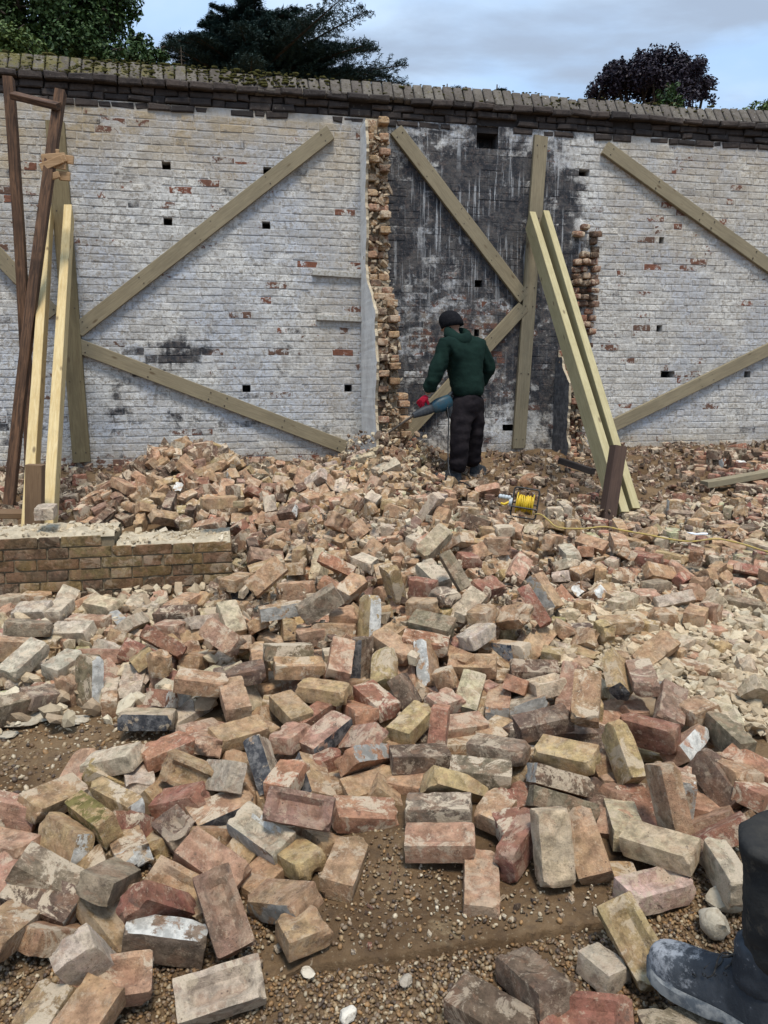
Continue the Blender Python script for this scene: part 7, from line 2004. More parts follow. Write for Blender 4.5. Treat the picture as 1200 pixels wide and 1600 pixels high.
def brick_mesh(kind, L, W_, H, fl, seed):
    key = (kind, round(L, 2) if kind != 'whole' else round(L, 3), fl, seed)
    if key in MCACHE: return MCACHE[key]
    vs, fs = brick_shape(kind, L, W_, H, fl, seed); me = bpy.data.meshes.new('brick'); me.from_pydata(vs, [], fs); me.update()
    pm = None
    for k, m in (('W', M_WHITE), ('G', M_GREY), ('K', M_BLACK)):
        if k in fl: pm = m
    if 'x' in fl: pm = M_BLUE
    if 'M' in fl: pm = M_MOSS
    me.materials.append(M_BRICK)
    if pm:
        me.materials.append(pm); mi = []
        for p in me.polygons:
            n = p.normal; s = False
            if 's' in fl: s = n.y < -.75
            if 'x' in fl: s = n.z > .75 and p.center.x > -L * .15
            if 'e' in fl: s = s or abs(n.x) > .75
            if 'M' in fl: s = n.y < -.5 or n.z > .6
            mi.append(1 if s else 0)
        me.polygons.foreach_set('material_index', mi)
    smooth_mesh(me, 24); MCACHE[key] = me; return me
NB = 0
def place(name, cat, group, rows, kind):
    global NB
    for s in rows.strip().split('\n'):
        s, lab = s.split('|'); P, q, d, c, fl = parse_row(s); NB += 1
        big = len([1 for f in fl if f]) ; sd = NB % 6
        L = d[0] if kind != 'whole' else (.215 if d[0] > .2 else d[0])
        me = brick_mesh('whole' if d[0] > .19 else 'half', L, d[1] if kind != 'whole' else .103, .066, fl, sd)
        o = bpy.data.objects.new(name, me); COL.objects.link(o); o.location = P; o.rotation_mode = 'QUATERNION'; o.rotation_quaternion = q
        r = random.Random(NB * 13 + 5); k = r.uniform(.88, 1.10); o.color = (*[x * k * r.uniform(.96, 1.04) for x in PAL[c]], 1)
        prop(o, lab, cat, group)
place('brick', 'brick', 'loose bricks of the demolition heaps', D_WHOLE, 'whole')
place('half_brick', 'half brick', 'broken half bricks in the rubble', D_HALF, 'half')
# smaller and buried pieces past the count: one mass
def join_rows(name, rows, label):
    VV = []; FF = []; CC = []; off = 0; base = {}
    for i, s in enumerate(rows.strip().split('\n')):
        P, q, d, c, fl = parse_row(s); sd = i % 9
        if sd not in base: base[sd] = [np.array(a) for a in break_box(1, 1, 1, random.Random(sd + 50), (4, 4, 3), .07, 5)[:1]] + [break_box(1, 1, 1, random.Random(sd + 50), (4, 4, 3), .07, 5)[1]]
        R = np.array(q.to_matrix()); v = (base[sd][0] * np.array(d)) @ R.T + np.array(P); VV.append(v); FF += [tuple(k + off for k in f) for f in base[sd][1]]; off += len(v)
        r = random.Random(i); CC.append(np.tile([*[x * r.uniform(.85, 1.1) for x in PAL[c]], 1], (len(v), 1)))
    me = bpy.data.meshes.new(name); me.from_pydata(np.concatenate(VV).tolist(), [], FF); a = me.attributes.new('col', 'FLOAT_COLOR', 'POINT'); a.data.foreach_set('color', np.concatenate(CC).astype('f').ravel()); smooth_mesh(me, 35)
    o = mesh_obj(name, me, M_RUB); prop(o, label, kind='stuff'); return o
join_rows('brick_rubble', D_REST, 'small broken brick pieces filling the heaps')

# ------------------------------------------------------------------ mortar rubble, chips and gravel
def poly_pts(poly, n, seed):
    """random ground points inside a ground polygon (corners given as sight lines)"""
    c = np.array([ground_pt(*p)[:2] for p in poly]); g = np.random.default_rng(seed); lo, hi = c.min(0), c.max(0); out = np.zeros((0, 2))
    while len(out) < n:
        p = g.uniform(lo, hi, (n * 3, 2)); ins = np.zeros(len(p), bool)
        for i in range(len(c)):
            (x1, y1), (x2, y2) = c[i], c[i - 1]
            cr = ((y1 > p[:, 1]) != (y2 > p[:, 1])) & (p[:, 0] < (x2 - x1) * (p[:, 1] - y1) / (y2 - y1 + 1e-12) + x1); ins ^= cr
        out = np.concatenate([out, p[ins]])
    return out[:n]
def heap_scatter(name, poly, n, size, pal, seed, lift=(0, .04), flat=(.4, .95), mat=None, label=None, smooth=None, pw=2.2, cube=0.0, jit=.30):
    p = poly_pts(poly, n, seed); g = np.random.default_rng(seed + 100); s = size[0] + (size[1] - size[0]) * g.random(n) ** pw
    z = gh(p[:, 0], p[:, 1]) + g.uniform(*lift, n) + s * .15
    return scatter(name, np.column_stack([p, z]), s, cols_of(n, pal, .2, seed), mat or M_BITS, flat, seed=seed, label=label, smooth=smooth, cube=cube, jit=jit)
CREAM = [(.50, .41, .28), (.46, .37, .25), (.54, .46, .33), (.42, .33, .22), (.50, .39, .26), (.36, .27, .18)]
BROWN = [(.16, .105, .072), (.20, .13, .09), (.25, .175, .12), (.12, .08, .056), (.30, .22, .155), (.20, .10, .07), (.14, .105, .08)]
heap_scatter('mortar_rubble', [(815, 985), (930, 930), (1330, 930), (1330, 1170), (1120, 1150), (1040, 1075), (860, 1075)], 9000, (.006, .042), CREAM, 21, (0, .05), label='pale crushed lime mortar spread right of the heap', jit=.34)
heap_scatter('brick_chips', [(640, 700), (1330, 690), (1330, 830), (640, 830)], 3200, (.008, .045), BROWN, 22, (-.01, .03), mat=M_RUB, label='brown brick chips on the trodden earth by the wall', cube=.72)
heap_scatter('brick_chips', [(-80, 720), (560, 712), (560, 800), (-80, 860)], 1800, (.012, .06), BROWN + CREAM[:3], 23, (-.01, .03), mat=M_RUB, label='brick and mortar chips behind the low wall', cube=.72)
heap_scatter('mortar_crumbs', [(860, 800), (1330, 770), (1330, 960), (860, 960)], 2200, (.006, .036), CREAM + CREAM + BROWN, 24, (0, .09), mat=M_RUB, label='mortar crumbs between the bricks at the right', jit=.34)
heap_scatter('mortar_crumbs', [(330, 840), (860, 830), (900, 1020), (640, 1080), (330, 1010)], 1500, (.006, .034), CREAM + BROWN[:3], 25, (.03, .16), mat=M_RUB, label='mortar crumbs lying in the tall heap', cube=.75)
heap_scatter('mortar_crumbs', [(-60, 920), (350, 920), (400, 1090), (300, 1130), (-60, 1160)], 900, (.008, .05), CREAM, 26, (0, .06), label='mortar crumbs between the bricks before the low wall', jit=.34)
heap_scatter('mortar_crumbs', [(560, 690), (640, 690), (700, 780), (640, 830), (520, 800)], 900, (.006, .036), CREAM + BROWN, 27, (.05, .22), label='lime mortar fallen at the foot of the broken stub', jit=.34)
# pea gravel at the front, thinning over the beaten earth
PEB = [(.19, .115, .052), (.25, .165, .082), (.13, .076, .038), (.31, .225, .13), (.09, .056, .032), (.22, .16, .105), (.37, .30, .20), (.16, .09, .042), (.06, .04, .028), (.27, .15, .06)]
M_PEB, _nt, _b = new_mat('pebble', .55, .35); _b.inputs['Base Color'].default_value = (.2, .14, .09, 1)
_a = nd(_nt, 'Attribute', attribute_name='col').outputs['Color']; _n = noise(_nt, world_vec(_nt), 160, 4, .6); setc(_nt, _b, mix(_nt, ramp(_nt, _n, .4, .7, 0, .5), _a, (.12, .085, .055)))
def gravel():
    g = np.random.default_rng(31); N = 52000; x = g.uniform(-1.75, 1.9, N); y = g.uniform(1.22, 2.35, N)
    h = sheet_h(x, y) / SLIP; m = fnoise(x, y, 3.1, 51)
    keep = np.where(h > .15, g.random(N) < .045 * (m > .45) + .12 * (m > .62), g.random(N) < np.clip((2.25 - y) / .45 + (m - .5) * 1.3, 0, 1))
    x, y = x[keep], y[keep]; n = len(x); s = g.uniform(.0036, .0082, n) * (1 + .35 * (g.random(n) < .1)); z = gh(x, y) + s * .25 + g.uniform(0, .006, n) * (sheet_h(x, y) < .004)
    scatter('pea_gravel', np.column_stack([x, y, z]), s, cols_of(n, PEB, .25, 33), M_PEB, (.5, .9), seed=34, smooth=True, label='brown pea gravel at the front', jit=.14)
gravel()
heap_scatter('small_stones', [(-40, 1130), (240, 1120), (300, 1170), (100, 1230), (-40, 1280)], 900, (.004, .013), PEB + CREAM[:2], 35, (-.002, .003), mat=M_PEB, label='small stones on the bare earth at the left', smooth=True, jit=.14)
heap_scatter('small_stones', [(430, 1380), (960, 1340), (1000, 1420), (470, 1490)], 260, (.003, .010), PEB + CREAM[:3] + CREAM[:3], 36, (-.001, .002), mat=M_PEB, label='light stones on the beaten earth', smooth=True, jit=.14)
heap_scatter('brick_chips', [(-60, 1400), (400, 1330), (1000, 1330), (1000, 1500), (500, 1600), (-60, 1600)], 700, (.002, .011), BROWN + CREAM + [(.30, .13, .08)], 37, (-.001, .002), mat=M_RUB, label='small brick and mortar crumbs on the earth and gravel at the front', cube=.75)
# single stones and mortar lumps
def lump(name, label, cat, px, py, size, col, seed, flat=.6, dz=0.0):
    bm = bmesh.new(); bmesh.ops.create_icosphere(bm, subdivisions=3, radius=1); r = random.Random(seed); sx = Vector((seed * 5.1, 0, 0)); pl = [(Vector((r.uniform(-1, 1), r.uniform(-1, 1), r.uniform(-.6, 1))).normalized(), r.uniform(.55, .85)) for _ in range(7)]
    for v in bm.verts:
        p = v.co.copy()
        for n, d in pl:
            k = p.dot(n)
            if k > d: p -= n * (k - d)
        v.co = (p * (1 + .12 * mnoise.noise(p * 3 + sx)) + Vector((mnoise.noise(p * 9 + sx), mnoise.noise(p * 9 - sx), 0)) * .04)
        v.co.x *= size; v.co.y *= size * .75; v.co.z *= size * flat
    me = bpy.data.meshes.new(name); bm.to_mesh(me); bm.free(); smooth_mesh(me, 30)
    P = ground_pt(px, py); o = mesh_obj(name, me, mortar_mat('lump', col), None, P + Vector((0, 0, size * flat * .55 + dz))); o.rotation_euler = (0, 0, r.uniform(0, 6)); prop(o, label, cat); return o
lump('stone', 'white angular stone on gravel right of the big cream brick', 'stone', 482, 1523, .022, (.66, .58, .46), 1)
lump('stone', 'white stone at the bottom edge of the gravel', 'stone', 543, 1588, .030, (.66, .60, .50), 2, .5)
lump('stone', 'grey stone half sunk in the gravel under the earth edge', 'stone', 634, 1535, .022, (.42, .36, .28), 3)
lump('mortar_lump', 'upper cream mortar lump against the trouser leg', 'mortar lump', 1133, 1412, .062, (.50, .43, .32), 4, .7)
lump('mortar_lump', 'lower cream mortar lump against the trouser leg', 'mortar lump', 1115, 1450, .058, (.52, .45, .34), 5, .8)
lump('mortar_lump', 'white mortar lump right of the long dark tarred brick', 'mortar lump', 312, 1112, .055, (.60, .55, .46), 6, .6)
lump('mortar_lump', 'small white mortar lump at the end of the tarred brick', 'mortar lump', 287, 1118, .028, (.60, .55, .46), 7, .7)
for i, (px, py, s, l) in enumerate(((30, 1128, .10, 'flat pale mortar slab at the left edge of the bare earth'), (62, 1118, .085, 'flat pinkish mortar slab beside the bare earth'), (118, 1126, .062, 'pale pointed mortar slab on the bare earth'), (165, 1108, .07, 'grey mortar slab before the standing olive brick'), (40, 1062, .06, 'broad white mortar flake on the pile at the left edge'), (8, 1150, .05, 'small white mortar slab at the left frame edge'))):
    lump('mortar_slab', l, 'mortar slab', px, py, s, (.50, .44, .34), 10 + i, .22)

# ------------------------------------------------------------------ yellow cable reel and its cord
M_YEL = simple('yellow_plastic', (.62, .42, .02), .45, .4, (.50, .33, .02), 40, .05)
M_CABLE = simple('yellow_cable', (.66, .46, .03), .5, .35, (.52, .35, .02), 60, .05)
M_BLKM = simple('black_paint_steel', (.014, .014, .015), .45, .4, (.03, .03, .03), 30, .1)
M_SOCK = simple('grey_socket', (.45, .49, .50), .5, .35, (.35, .38, .40), 30, .05)
RP = at(817, 806, 5.62); RZ = math.radians(-14)
reel = empty('cable_reel', RP, RZ); reel.rotation_euler = (math.radians(-14), math.radians(7), RZ)
reel.scale = (.86, .86, .86); prop(reel, 'yellow extension cable reel in a black frame standing in the rubble', 'cable reel')
def disc_x(mb, x, r, t, n=28, hub=.0):
    rings = [[(x + a, math.cos(2 * math.pi * k / n) * q, .105 + math.sin(2 * math.pi * k / n) * q) for k in range(n)] for a, q in ((-t / 2, r - .004), (-t / 4, r), (t / 4, r), (t / 2, r - .004))]
    mb.loft(rings)
for s in (-1, 1):
    mb = MB(); disc_x(mb, s * .068, .092, .010); mb.build('reel_flange', M_YEL, reel, smooth=50)
mb = MB(); disc_x(mb, 0, .045, .13); mb.build('drum', M_YEL, reel, smooth=50)
mb = MB()
for k in range(11):
    x = -.056 + k * .0112; n = 30; rr_ = .066 + .006 * math.sin(k * 2.3)
    mb.tube([(x + .006 * math.sin(a * 1.0 + k), rr_ * math.cos(a), .105 + rr_ * math.sin(a)) for a in [2 * math.pi * q / n for q in range(n)]], .0062, 7, closed=True)
mb.build('wound_cable', M_CABLE, reel, smooth=180)
mb = MB(); fr = []
for cx, cz, a0 in ((.085, .215, 0), (-.085, .215, 90), (-.085, .005, 180), (.085, .005, 270)):
    for q in range(5):
        a = math.radians(a0 + q * 22.5); fr.append((cx + .022 * math.cos(a), -.006, cz + .022 * math.sin(a)))
mb.tube(fr, .0075, 8, closed=True); mb.tube([(-.105, -.10, .06), (.105, -.10, .06)], .007, 8); mb.tube([(-.105, -.10, .06), (-.105, -.006, .03)], .007, 8); mb.tube([(.105, -.10, .06), (.105, -.006, .03)], .007, 8); mb.tube([(-.105, 0, .105), (.105, 0, .105)], .008, 8)
mb.build('carry_frame', M_BLKM, reel, smooth=60)
mb = MB(); mb.loft([[(x, .04 * math.cos(2 * math.pi * k / 16), .10 + .04 * math.sin(2 * math.pi * k / 16)) for k in range(16)] for x in (-.108, -.135)]); mb.build('socket_plate', M_SOCK, reel, smooth=40)
mb = MB()
for q in range(4): mb.loft([[(x, -.02 + r * math.cos(2 * math.pi * k / 12), .135 + r * math.sin(2 * math.pi * k / 12)) for k in range(12)] for x, r in ((-.125 - q * .026, .017), (-.131 - q * .026, .020), (-.144 - q * .026, .020), (-.150 - q * .026, .015))])
mb.build('plug', M_SOCK, reel, smooth=40)
mb = MB(); mb.tube([(-.13, -.02, .10), (-.17, -.04, .07), (-.20, -.03, .075)], .011, 8); mb.build('yellow_plug', M_YEL, reel, smooth=60)
pts = [at(833, 803, 5.55), at(845, 804, 5.5), at(856, 812, 5.35), at(872, 824, 5.2), at(910, 826, 5.15), at(945, 823, 5.15), at(975, 829, 5.1), at(1010, 835, 5.05), at(1045, 842, 5.0), at(1080, 846, 4.95), at(1120, 842, 4.95), at(1160, 850, 4.9), at(1200, 862, 4.8), at(1260, 872, 4.7)]
def spline(P, n=6):
    o = []
    for i in range(len(P) - 1):
        a, b, c, d = P[max(i - 1, 0)], P[i], P[i + 1], P[min(i + 2, len(P) - 1)]
        for k in range(n):
            t = k / n; o.append(.5 * ((2 * b) + (c - a) * t + (2 * a - 5 * b + 4 * c - d) * t * t + (3 * b - a - 3 * c + d) * t ** 3))
    return o + [P[-1]]
mb = MB(); mb.tube(spline(pts), .0058, 7); o = mb.build('extension_lead', simple('dusty_yellow_cord', (.44, .32, .09), .7, .2, (.36, .27, .12), 40, .1), smooth=180); prop(o, 'thin yellow cord trailing over the rubble from the reel to the right edge', 'cord')
mb = MB(); vs = []; P = at(1090, 834, 5.0)
for j in range(4):
    for i in range(7): vs.append((P.x - .075 + .025 * i, P.y + .015 * j - .02, P.z + .012 * mnoise.noise(Vector((i * .6, j * .8, 3))) + .012 * (i == 0)))
mb.add(vs, [(j * 7 + i, j * 7 + i + 1, j * 7 + i + 8, j * 7 + i + 7) for j in range(3) for i in range(6)])
mb.add([(x, y, z - .003) for x, y, z in vs], [(j * 7 + i, j * 7 + i + 7, j * 7 + i + 8, j * 7 + i + 1) for j in range(3) for i in range(6)])
o = mb.build('plastic_scrap', simple('white_plastic', (.75, .77, .80), .4, .4), smooth=60); prop(o, 'small white plastic scrap lying on the rubble by the yellow cord', 'scrap')

# ------------------------------------------------------------------ people
def skin(name, nodes, edges, mat, parent, sub=3, smooth=True):
    me = bpy.data.meshes.new(name + '_frame'); me.from_pydata([tuple(p) for p, r in nodes], edges, []); o = bpy.data.objects.new(name + '_frame', me); COL.objects.link(o)
    o.modifiers.new('s', 'SKIN'); sv = me.skin_vertices[0].data
    for q, (p, r) in enumerate(nodes): sv[q].radius = (r, r) if not isinstance(r, tuple) else r
    sv[0].use_root = True
    m = o.modifiers.new('d', 'SUBSURF'); m.levels = m.render_levels = sub
    dg = bpy.context.evaluated_depsgraph_get(); m2 = bpy.data.meshes.new_from_object(o.evaluated_get(dg)); bpy.data.objects.remove(o); bpy.data.meshes.remove(me)
    m2.name = name; r = mesh_obj(name, m2, mat, parent); r.data.materials.clear(); r.data.materials.append(mat)
    if smooth: smooth_mesh(m2, 180)
    return r
def wrinkle(o, amp, sc, seed=0):
    sx = Vector((seed * 7.3, 0, 0)); me = o.data
    for v in me.vertices:
        n = mnoise.noise(v.co * sc + sx) + .5 * mnoise.noise(v.co * sc * 2.3 + sx); v.co += v.normal * n * amp
    return o
def hand(parent, wrist, d, palm, size, mat, curl=.5, thumb=1, name='hand'):
    """palm with four unequal jointed fingers and a thumb leaving its side; d: towards the fingertips, palm: palm-side normal"""
    d = Vector(d).normalized(); palm = Vector(palm); palm = (palm - d * palm.dot(d)).normalized(); s = d.cross(palm) * thumb; k = size
    nodes = [(wrist + d * .045 * k, .024 * k), (wrist, .024 * k)]; edges = [(0, 1)]
    for f, (off, L) in enumerate(((.030, .075), (.010, .084), (-.010, .078), (-.029, .060))):
        b = wrist + d * .085 * k + s * off * k; i = len(nodes); nodes.append((b, .0105 * k)); edges.append((0, i)); p = b; a = curl * .5
        for seg, fr_ in enumerate((.45, .32, .23)):
            dd = d * math.cos(a) + palm * math.sin(a); p = p + dd * L * fr_ * k; nodes.append((p, (.0095 - .001 * seg) * k)); edges.append((len(nodes) - 2, len(nodes) - 1)); a += curl * 1.1
    b = wrist + d * .03 * k + s * .026 * k; i = len(nodes); nodes.append((b, .013 * k)); edges.append((0, i)); p = b
    for seg, (fr_, a) in enumerate(((.034, .9), (.028, .5), (.022, .2))):
        dd = (d * math.cos(a) + s * math.sin(a)) * .9 + palm * (.45 + .2 * seg); p = p + dd.normalized() * fr_ * k; nodes.append((p, (.0115 - .001 * seg) * k)); edges.append((len(nodes) - 2, len(nodes) - 1))
    return skin(name, nodes, edges, mat, parent, 2)
def boot(parent, heel, toe_dir, mat, mat_sole, mat_lace, size=1.0, up=(0, 0, 1), pitch=0.0):
    """lace-up work boot, sole on the ground under heel, toe along toe_dir"""
    x = Vector(toe_dir); x.z = 0; x.normalize(); z = Vector(up); x = (x * math.cos(pitch) + z * math.sin(pitch)); y = z.cross(x).normalized(); z = x.cross(y); k = size
    Mx = Matrix.Translation(heel) @ Matrix((x, y, z)).transposed().to_4x4() @ Matrix.Scale(k, 4)
    S_ = [(0, .018, .055), (.010, .031, .09), (.045, .037, .118), (.085, .037, .128), (.120, .037, .112), (.150, .040, .095), (.185, .046, .082), (.220, .0505, .074), (.250, .050, .067), (.275, .045, .058), (.294, .034, .046), (.305, .018, .030)]
    rings = []
    for a, w, h in S_:
        ring = []
        for q in range(18):
            t = 2 * math.pi * q / 18; cx, sz = math.cos(t), math.sin(t)
            yy = w * math.copysign(abs(cx) ** .75, cx); zz = .028 + (h * abs(sz) ** .72 if sz > 0 else -.004 * abs(sz))
            off = -.006 * math.sin(a / .305 * math.pi) 
            ring.append((a, yy + off, zz + .012 * max(0, (a - .22) / .085) ** 2))
        rings.append(ring)
    mb = MB(); mb.loft(rings)
    sh = []
    for zz, cx, rx, ry in ((.09, .066, .060, .037), (.125, .064, .056, .038), (.16, .062, .053, .041), (.20, .060, .054, .044), (.212, .060, .050, .041)):
        sh.append([(cx + rx * math.cos(2 * math.pi * q / 18), ry * math.sin(2 * math.pi * q / 18), zz) for q in range(18)])
    mb.loft(sh); o = mb.build('boot', mat, parent, smooth=70); o.matrix_basis = Matrix.Translation(-parent.location) @ Mx
    m = o.modifiers.new('d', 'SUBSURF'); m.levels = m.render_levels = 1
    mb = MB(); sr = []
    for a, w, h in S_:
        a2 = a * 1.025 - .004; w2 = w * 1.07 + .003; lift = .014 * max(0, (a - .22) / .085) ** 2
        sr.append([(a2, -w2 - .004, lift + (.010 if .10 < a < .14 else 0)), (a2, w2 - .006, lift + (.010 if .10 < a < .14 else 0)), (a2, w2 - .006, lift + .026), (a2, w2 * .9 - .006, lift + .032), (a2, -w2 * .9 - .004, lift + .032), (a2, -w2 - .004, lift + .026)])
    mb.loft(sr); so_ = mb.build('sole', mat_sole, o, smooth=40)
    mb = MB()
    for i in range(4):
        a = .118 + i * .022; hh = .132 - i * .0125; wy = .024
        mb.tube(spline([Vector((a, -wy, hh - .010)), Vector((a + .004, -wy * .4, hh + .005)), Vector((a - .004, wy * .4, hh + .007)), Vector((a + .006, wy, hh - .008))], 4), .0020, 6)
    for sgn in (-1, 1):
        mb.tube(spline([Vector((.112, 0, .150)), Vector((.13, .030 * sgn, .158)), Vector((.135, .048 * sgn, .120)), Vector((.15, .046 * sgn, .100))], 5), .0017, 6)
        mb.tube(spline([Vector((.112, 0, .150)), Vector((.10, .022 * sgn, .172)), Vector((.122, .04 * sgn, .160)), Vector((.115, .005 * sgn, .148))], 5), .0017, 6)
    l = mb.build('lace', mat_lace, o, smooth=180)
    for i in range(4):
        for sgn in (-1, 1):
            mb = MB(); a = .118 + i * .022; hh = .121 - i * .0135; mb.tube([(a + .0034 * math.cos(q), sgn * (.0335 + .0008 * i), hh + .0034 * math.sin(q)) for q in [2 * math.pi * j / 10 for j in range(10)]], .0012, 5, closed=True); mb.build('eyelet', M_BLKM, o, smooth=180)
    return o
M_SKIN = simple('skin', (.33, .19, .13), .6, .3, (.28, .15, .10), 30, .1)
def cloth(name, c, c2, sc=9, rough=.95): 
    m, nt, b = new_mat(name, rough, .08); v = obj_vec(nt, False); n = noise(nt, v, sc, 6, .6)
    setc(nt, b, mix(nt, ramp(nt, n, .38, .66), c, c2)); h = bump(nt, None, noise(nt, v, sc * 2.2, 4, .5), .4, .02); bump(nt, b, noise(nt, v, 400, 2, .5), .2, .002, h); return m
M_HOOD = cloth('green_fleece', (.010, .024, .019), (.007, .017, .014)); M_TRO = cloth('black_work_trousers', (.012, .010, .012), (.022, .018, .02)); M_BEAN = cloth('black_knit', (.008, .008, .010), (.014, .014, .016), 60)
M_GLOVE = cloth('red_glove', (.50, .02, .05), (.40, .02, .04), 40); M_WBOOT = cloth('grey_boot', (.03, .035, .04), (.06, .06, .06), 30, .7); M_SOLE = simple('rubber_sole', (.05, .052, .055), .8, .2, (.16, .15, .14), 25, .3); M_LACE = simple('lace_cord', (.025, .024, .022), .9, .1, (.07, .065, .06), 80, .2)
def head(parent, c, fwd, r, mat):
    """head shaped from a sphere: skull, brow, nose, mouth, chin and ears; eyes set at half height"""
    f = Vector(fwd).normalized(); up = Vector((0, 0, 1)); up = (up - f * up.dot(f)).normalized(); s = f.cross(up); bm = bmesh.new(); bmesh.ops.create_uvsphere(bm, u_segments=28, v_segments=22, radius=1)
    for v in bm.verts:
        x, y, z = v.co; q = Vector((x * .80, y * .98, z * 1.18))
        if z < 0: q.x *= 1 - .28 * (-z) ** 1.5; q.y += (.12 * (-z) if y > 0 else .18 * (-z))
        g = lambda cx, cz, sx, sz: math.exp(-((x - cx) / sx) ** 2 - ((z - cz) / sz) ** 2) * (y > .2)
        q.y += .30 * g(0, -.12, .13, .16) + .10 * g(0, .05, .10, .2) + .07 * g(0, .22, .5, .10) + .08 * g(0, -.45, .22, .05) + .07 * g(0, -.56, .2, .05) + .12 * g(0, -.85, .25, .14) - .10 * (g(.32, .04, .14, .10) + g(-.32, .04, .14, .10)) - .05 * g(0, -.505, .22, .03)
        if abs(x) > .85 and abs(z + .08) < .28 and abs(y) < .3: q.x *= 1.16
        v.co = q
    me = bpy.data.meshes.new('head'); bm.to_mesh(me); bm.free(); smooth_mesh(me, 180); o = mesh_obj('head', me, mat, parent)
    o.matrix_basis = Matrix.Translation(Vector(c) - parent.location) @ Matrix((s, f, up)).transposed().to_4x4() @ Matrix.Scale(r, 4)
    for sg in (-1, 1):
        e = MB(); e.add([(q.x * .11 + .30 * sg, q.y * .11 + .80, q.z * .10 + .05) for q in IV], IF); e.build('eye', M_EYE, o, smooth=180)
    return o
M_EYE = simple('eye', (.5, .48, .45), .2, .5, (.1, .07, .05), 5, 0)

# the worker breaking out the stub
wk = empty('person', at(722, 752, 7.3)); prop(wk, 'person in dark green hoodie and black beanie, seen from behind, breaking the wall stub', 'person')
wp = wk.location.copy()
def J(px, py, Y): return at(px, py, Y) - wp
hipc, wst, chs, nck, hd = J(731, 640, 7.32), J(728, 602, 7.33), J(722, 553, 7.34), J(711, 524, 7.38), J(704, 505, 7.42)
lsh, lel, lwr = J(695, 540, 7.22), J(681, 583, 7.16), J(667, 617, 7.20)
rsh, rel_, rwr = J(748, 541, 7.45), J(764, 580, 7.52), J(736, 612, 7.66)
lhp, lkn, lan = J(721, 645, 7.27), J(718, 692, 7.22), J(714, 741, 7.26); rhp, rkn, ran = J(741, 643, 7.39), J(739, 690, 7.42), J(736, 731, 7.52)
body = skin('body', [(hipc, .10), (wst, .10), (chs, .11), (nck, .05), (hd, .055), (lsh, .05), (lel, .038), (lwr, .028), (rsh, .05), (rel_, .038), (rwr, .028), (lhp, .075), (lkn, .055), (lan, .04), (rhp, .075), (rkn, .055), (ran, .04)],
            [(0, 1), (1, 2), (2, 3), (3, 4), (2, 5), (5, 6), (6, 7), (2, 8), (8, 9), (9, 10), (0, 11), (11, 12), (12, 13), (0, 14), (14, 15), (15, 16)], M_SKIN, wk)
fw = Vector((-.72, .60, -.42)); hdo = head(wk, hd + wp + Vector((0, 0, .0)), fw, .098, M_SKIN)
hem = J(732, 624, 7.32)
ho = skin('hoodie', [(hem, (.172, .14)), (J(731, 606, 7.33), (.178, .145)), (J(727, 572, 7.34), (.182, .15)), (J(721, 545, 7.35), (.165, .13)), (J(712, 527, 7.38), .075), (lsh, .085), (lel, .078), (J(668, 614, 7.20), .060), (rsh, .085), (rel_, .078), (J(740, 609, 7.64), .058)],
          [(0, 1), (1, 2), (2, 3), (3, 4), (3, 5), (5, 6), (6, 7), (3, 8), (8, 9), (9, 10)], M_HOOD, wk)
for v in ho.data.vertices: v.co += v.normal * (.016 * mnoise.noise(Vector((v.co.x * 16 + v.co.z * 5, v.co.y * 16, v.co.z * 5))) + .008 * mnoise.noise(Vector((v.co.x * 9, v.co.y * 9, v.co.z * 30))))
mb = MB(); hc = J(715, 523, 7.36); hx = Vector((.97, .2, -.18)).normalized(); hy = Vector((-.1, .95, .2)).normalized(); hz = hx.cross(hy)
mb.tube([hc + hx * .095 * math.cos(a) + hy * .10 * math.sin(a) + hz * (.012 * math.cos(a * 2) + .03 * math.sin(a)) for a in [2 * math.pi * q / 20 for q in range(20)]], [.042 + .030 * max(0, -math.sin(2 * math.pi * q / 20)) for q in range(20)], 10, closed=True)
o = mb.build('hood', M_HOOD, wk, smooth=180); wrinkle(o, .008, 14, 5)
mb = MB(); vs = []
R_ = hdo.matrix_basis.to_3x3(); NU, NV = 24, 9
rings = []
for j in range(NV):
    t = j / (NV - 1) * 1.60; rings.append([R_ @ Vector((1.0 * math.sin(t) * math.cos(2 * math.pi * q / NU), 1.12 * math.sin(t) * math.sin(2 * math.pi * q / NU) - .06 * (1 - math.cos(t)), .20 + 1.06 * math.cos(t) + .12 * math.sin(t) * (math.sin(2 * math.pi * q / NU)) )) + hd for q in range(NU)])
rings.append([R_ @ Vector((.99 * math.cos(2 * math.pi * q / NU), 1.15 * math.sin(2 * math.pi * q / NU) - .10, -.10 + .12 * math.sin(2 * math.pi * q / NU))) + hd for q in range(NU)]); rings.append([R_ @ Vector((.95 * math.cos(2 * math.pi * q / NU), 1.10 * math.sin(2 * math.pi * q / NU) - .10, -.42 + .25 * math.sin(2 * math.pi * q / NU))) + hd for q in range(NU)])
mb.loft(rings); mb.build('beanie', M_BEAN, wk, smooth=180)
tr = skin('trousers', [(J(732, 632, 7.32), (.165, .14)), (J(732, 612, 7.33), (.16, .13)), (lhp, .115), (lkn, .098), (J(715, 740, 7.26), .088), (rhp, .115), (rkn, .098), (J(737, 731, 7.5), .085)], [(0, 1), (0, 2), (2, 3), (3, 4), (0, 5), (5, 6), (6, 7)], M_TRO, wk)
for v in tr.data.vertices: v.co += v.normal * (.012 * mnoise.noise(Vector((v.co.x * 9, v.co.y * 9, v.co.z * 20))) + .008 * mnoise.noise(v.co * 14))
bd = Vector((-.75, .55, 0))
wb = [boot(wk, lan + wp + Vector((.04, -.03, -.085)), (-.85, .25, 0), M_WBOOT, M_SOLE, M_LACE, .98), boot(wk, ran + wp + Vector((.0, -.06, -.085)), (.45, .8, 0), M_WBOOT, M_SOLE, M_LACE, .98)]
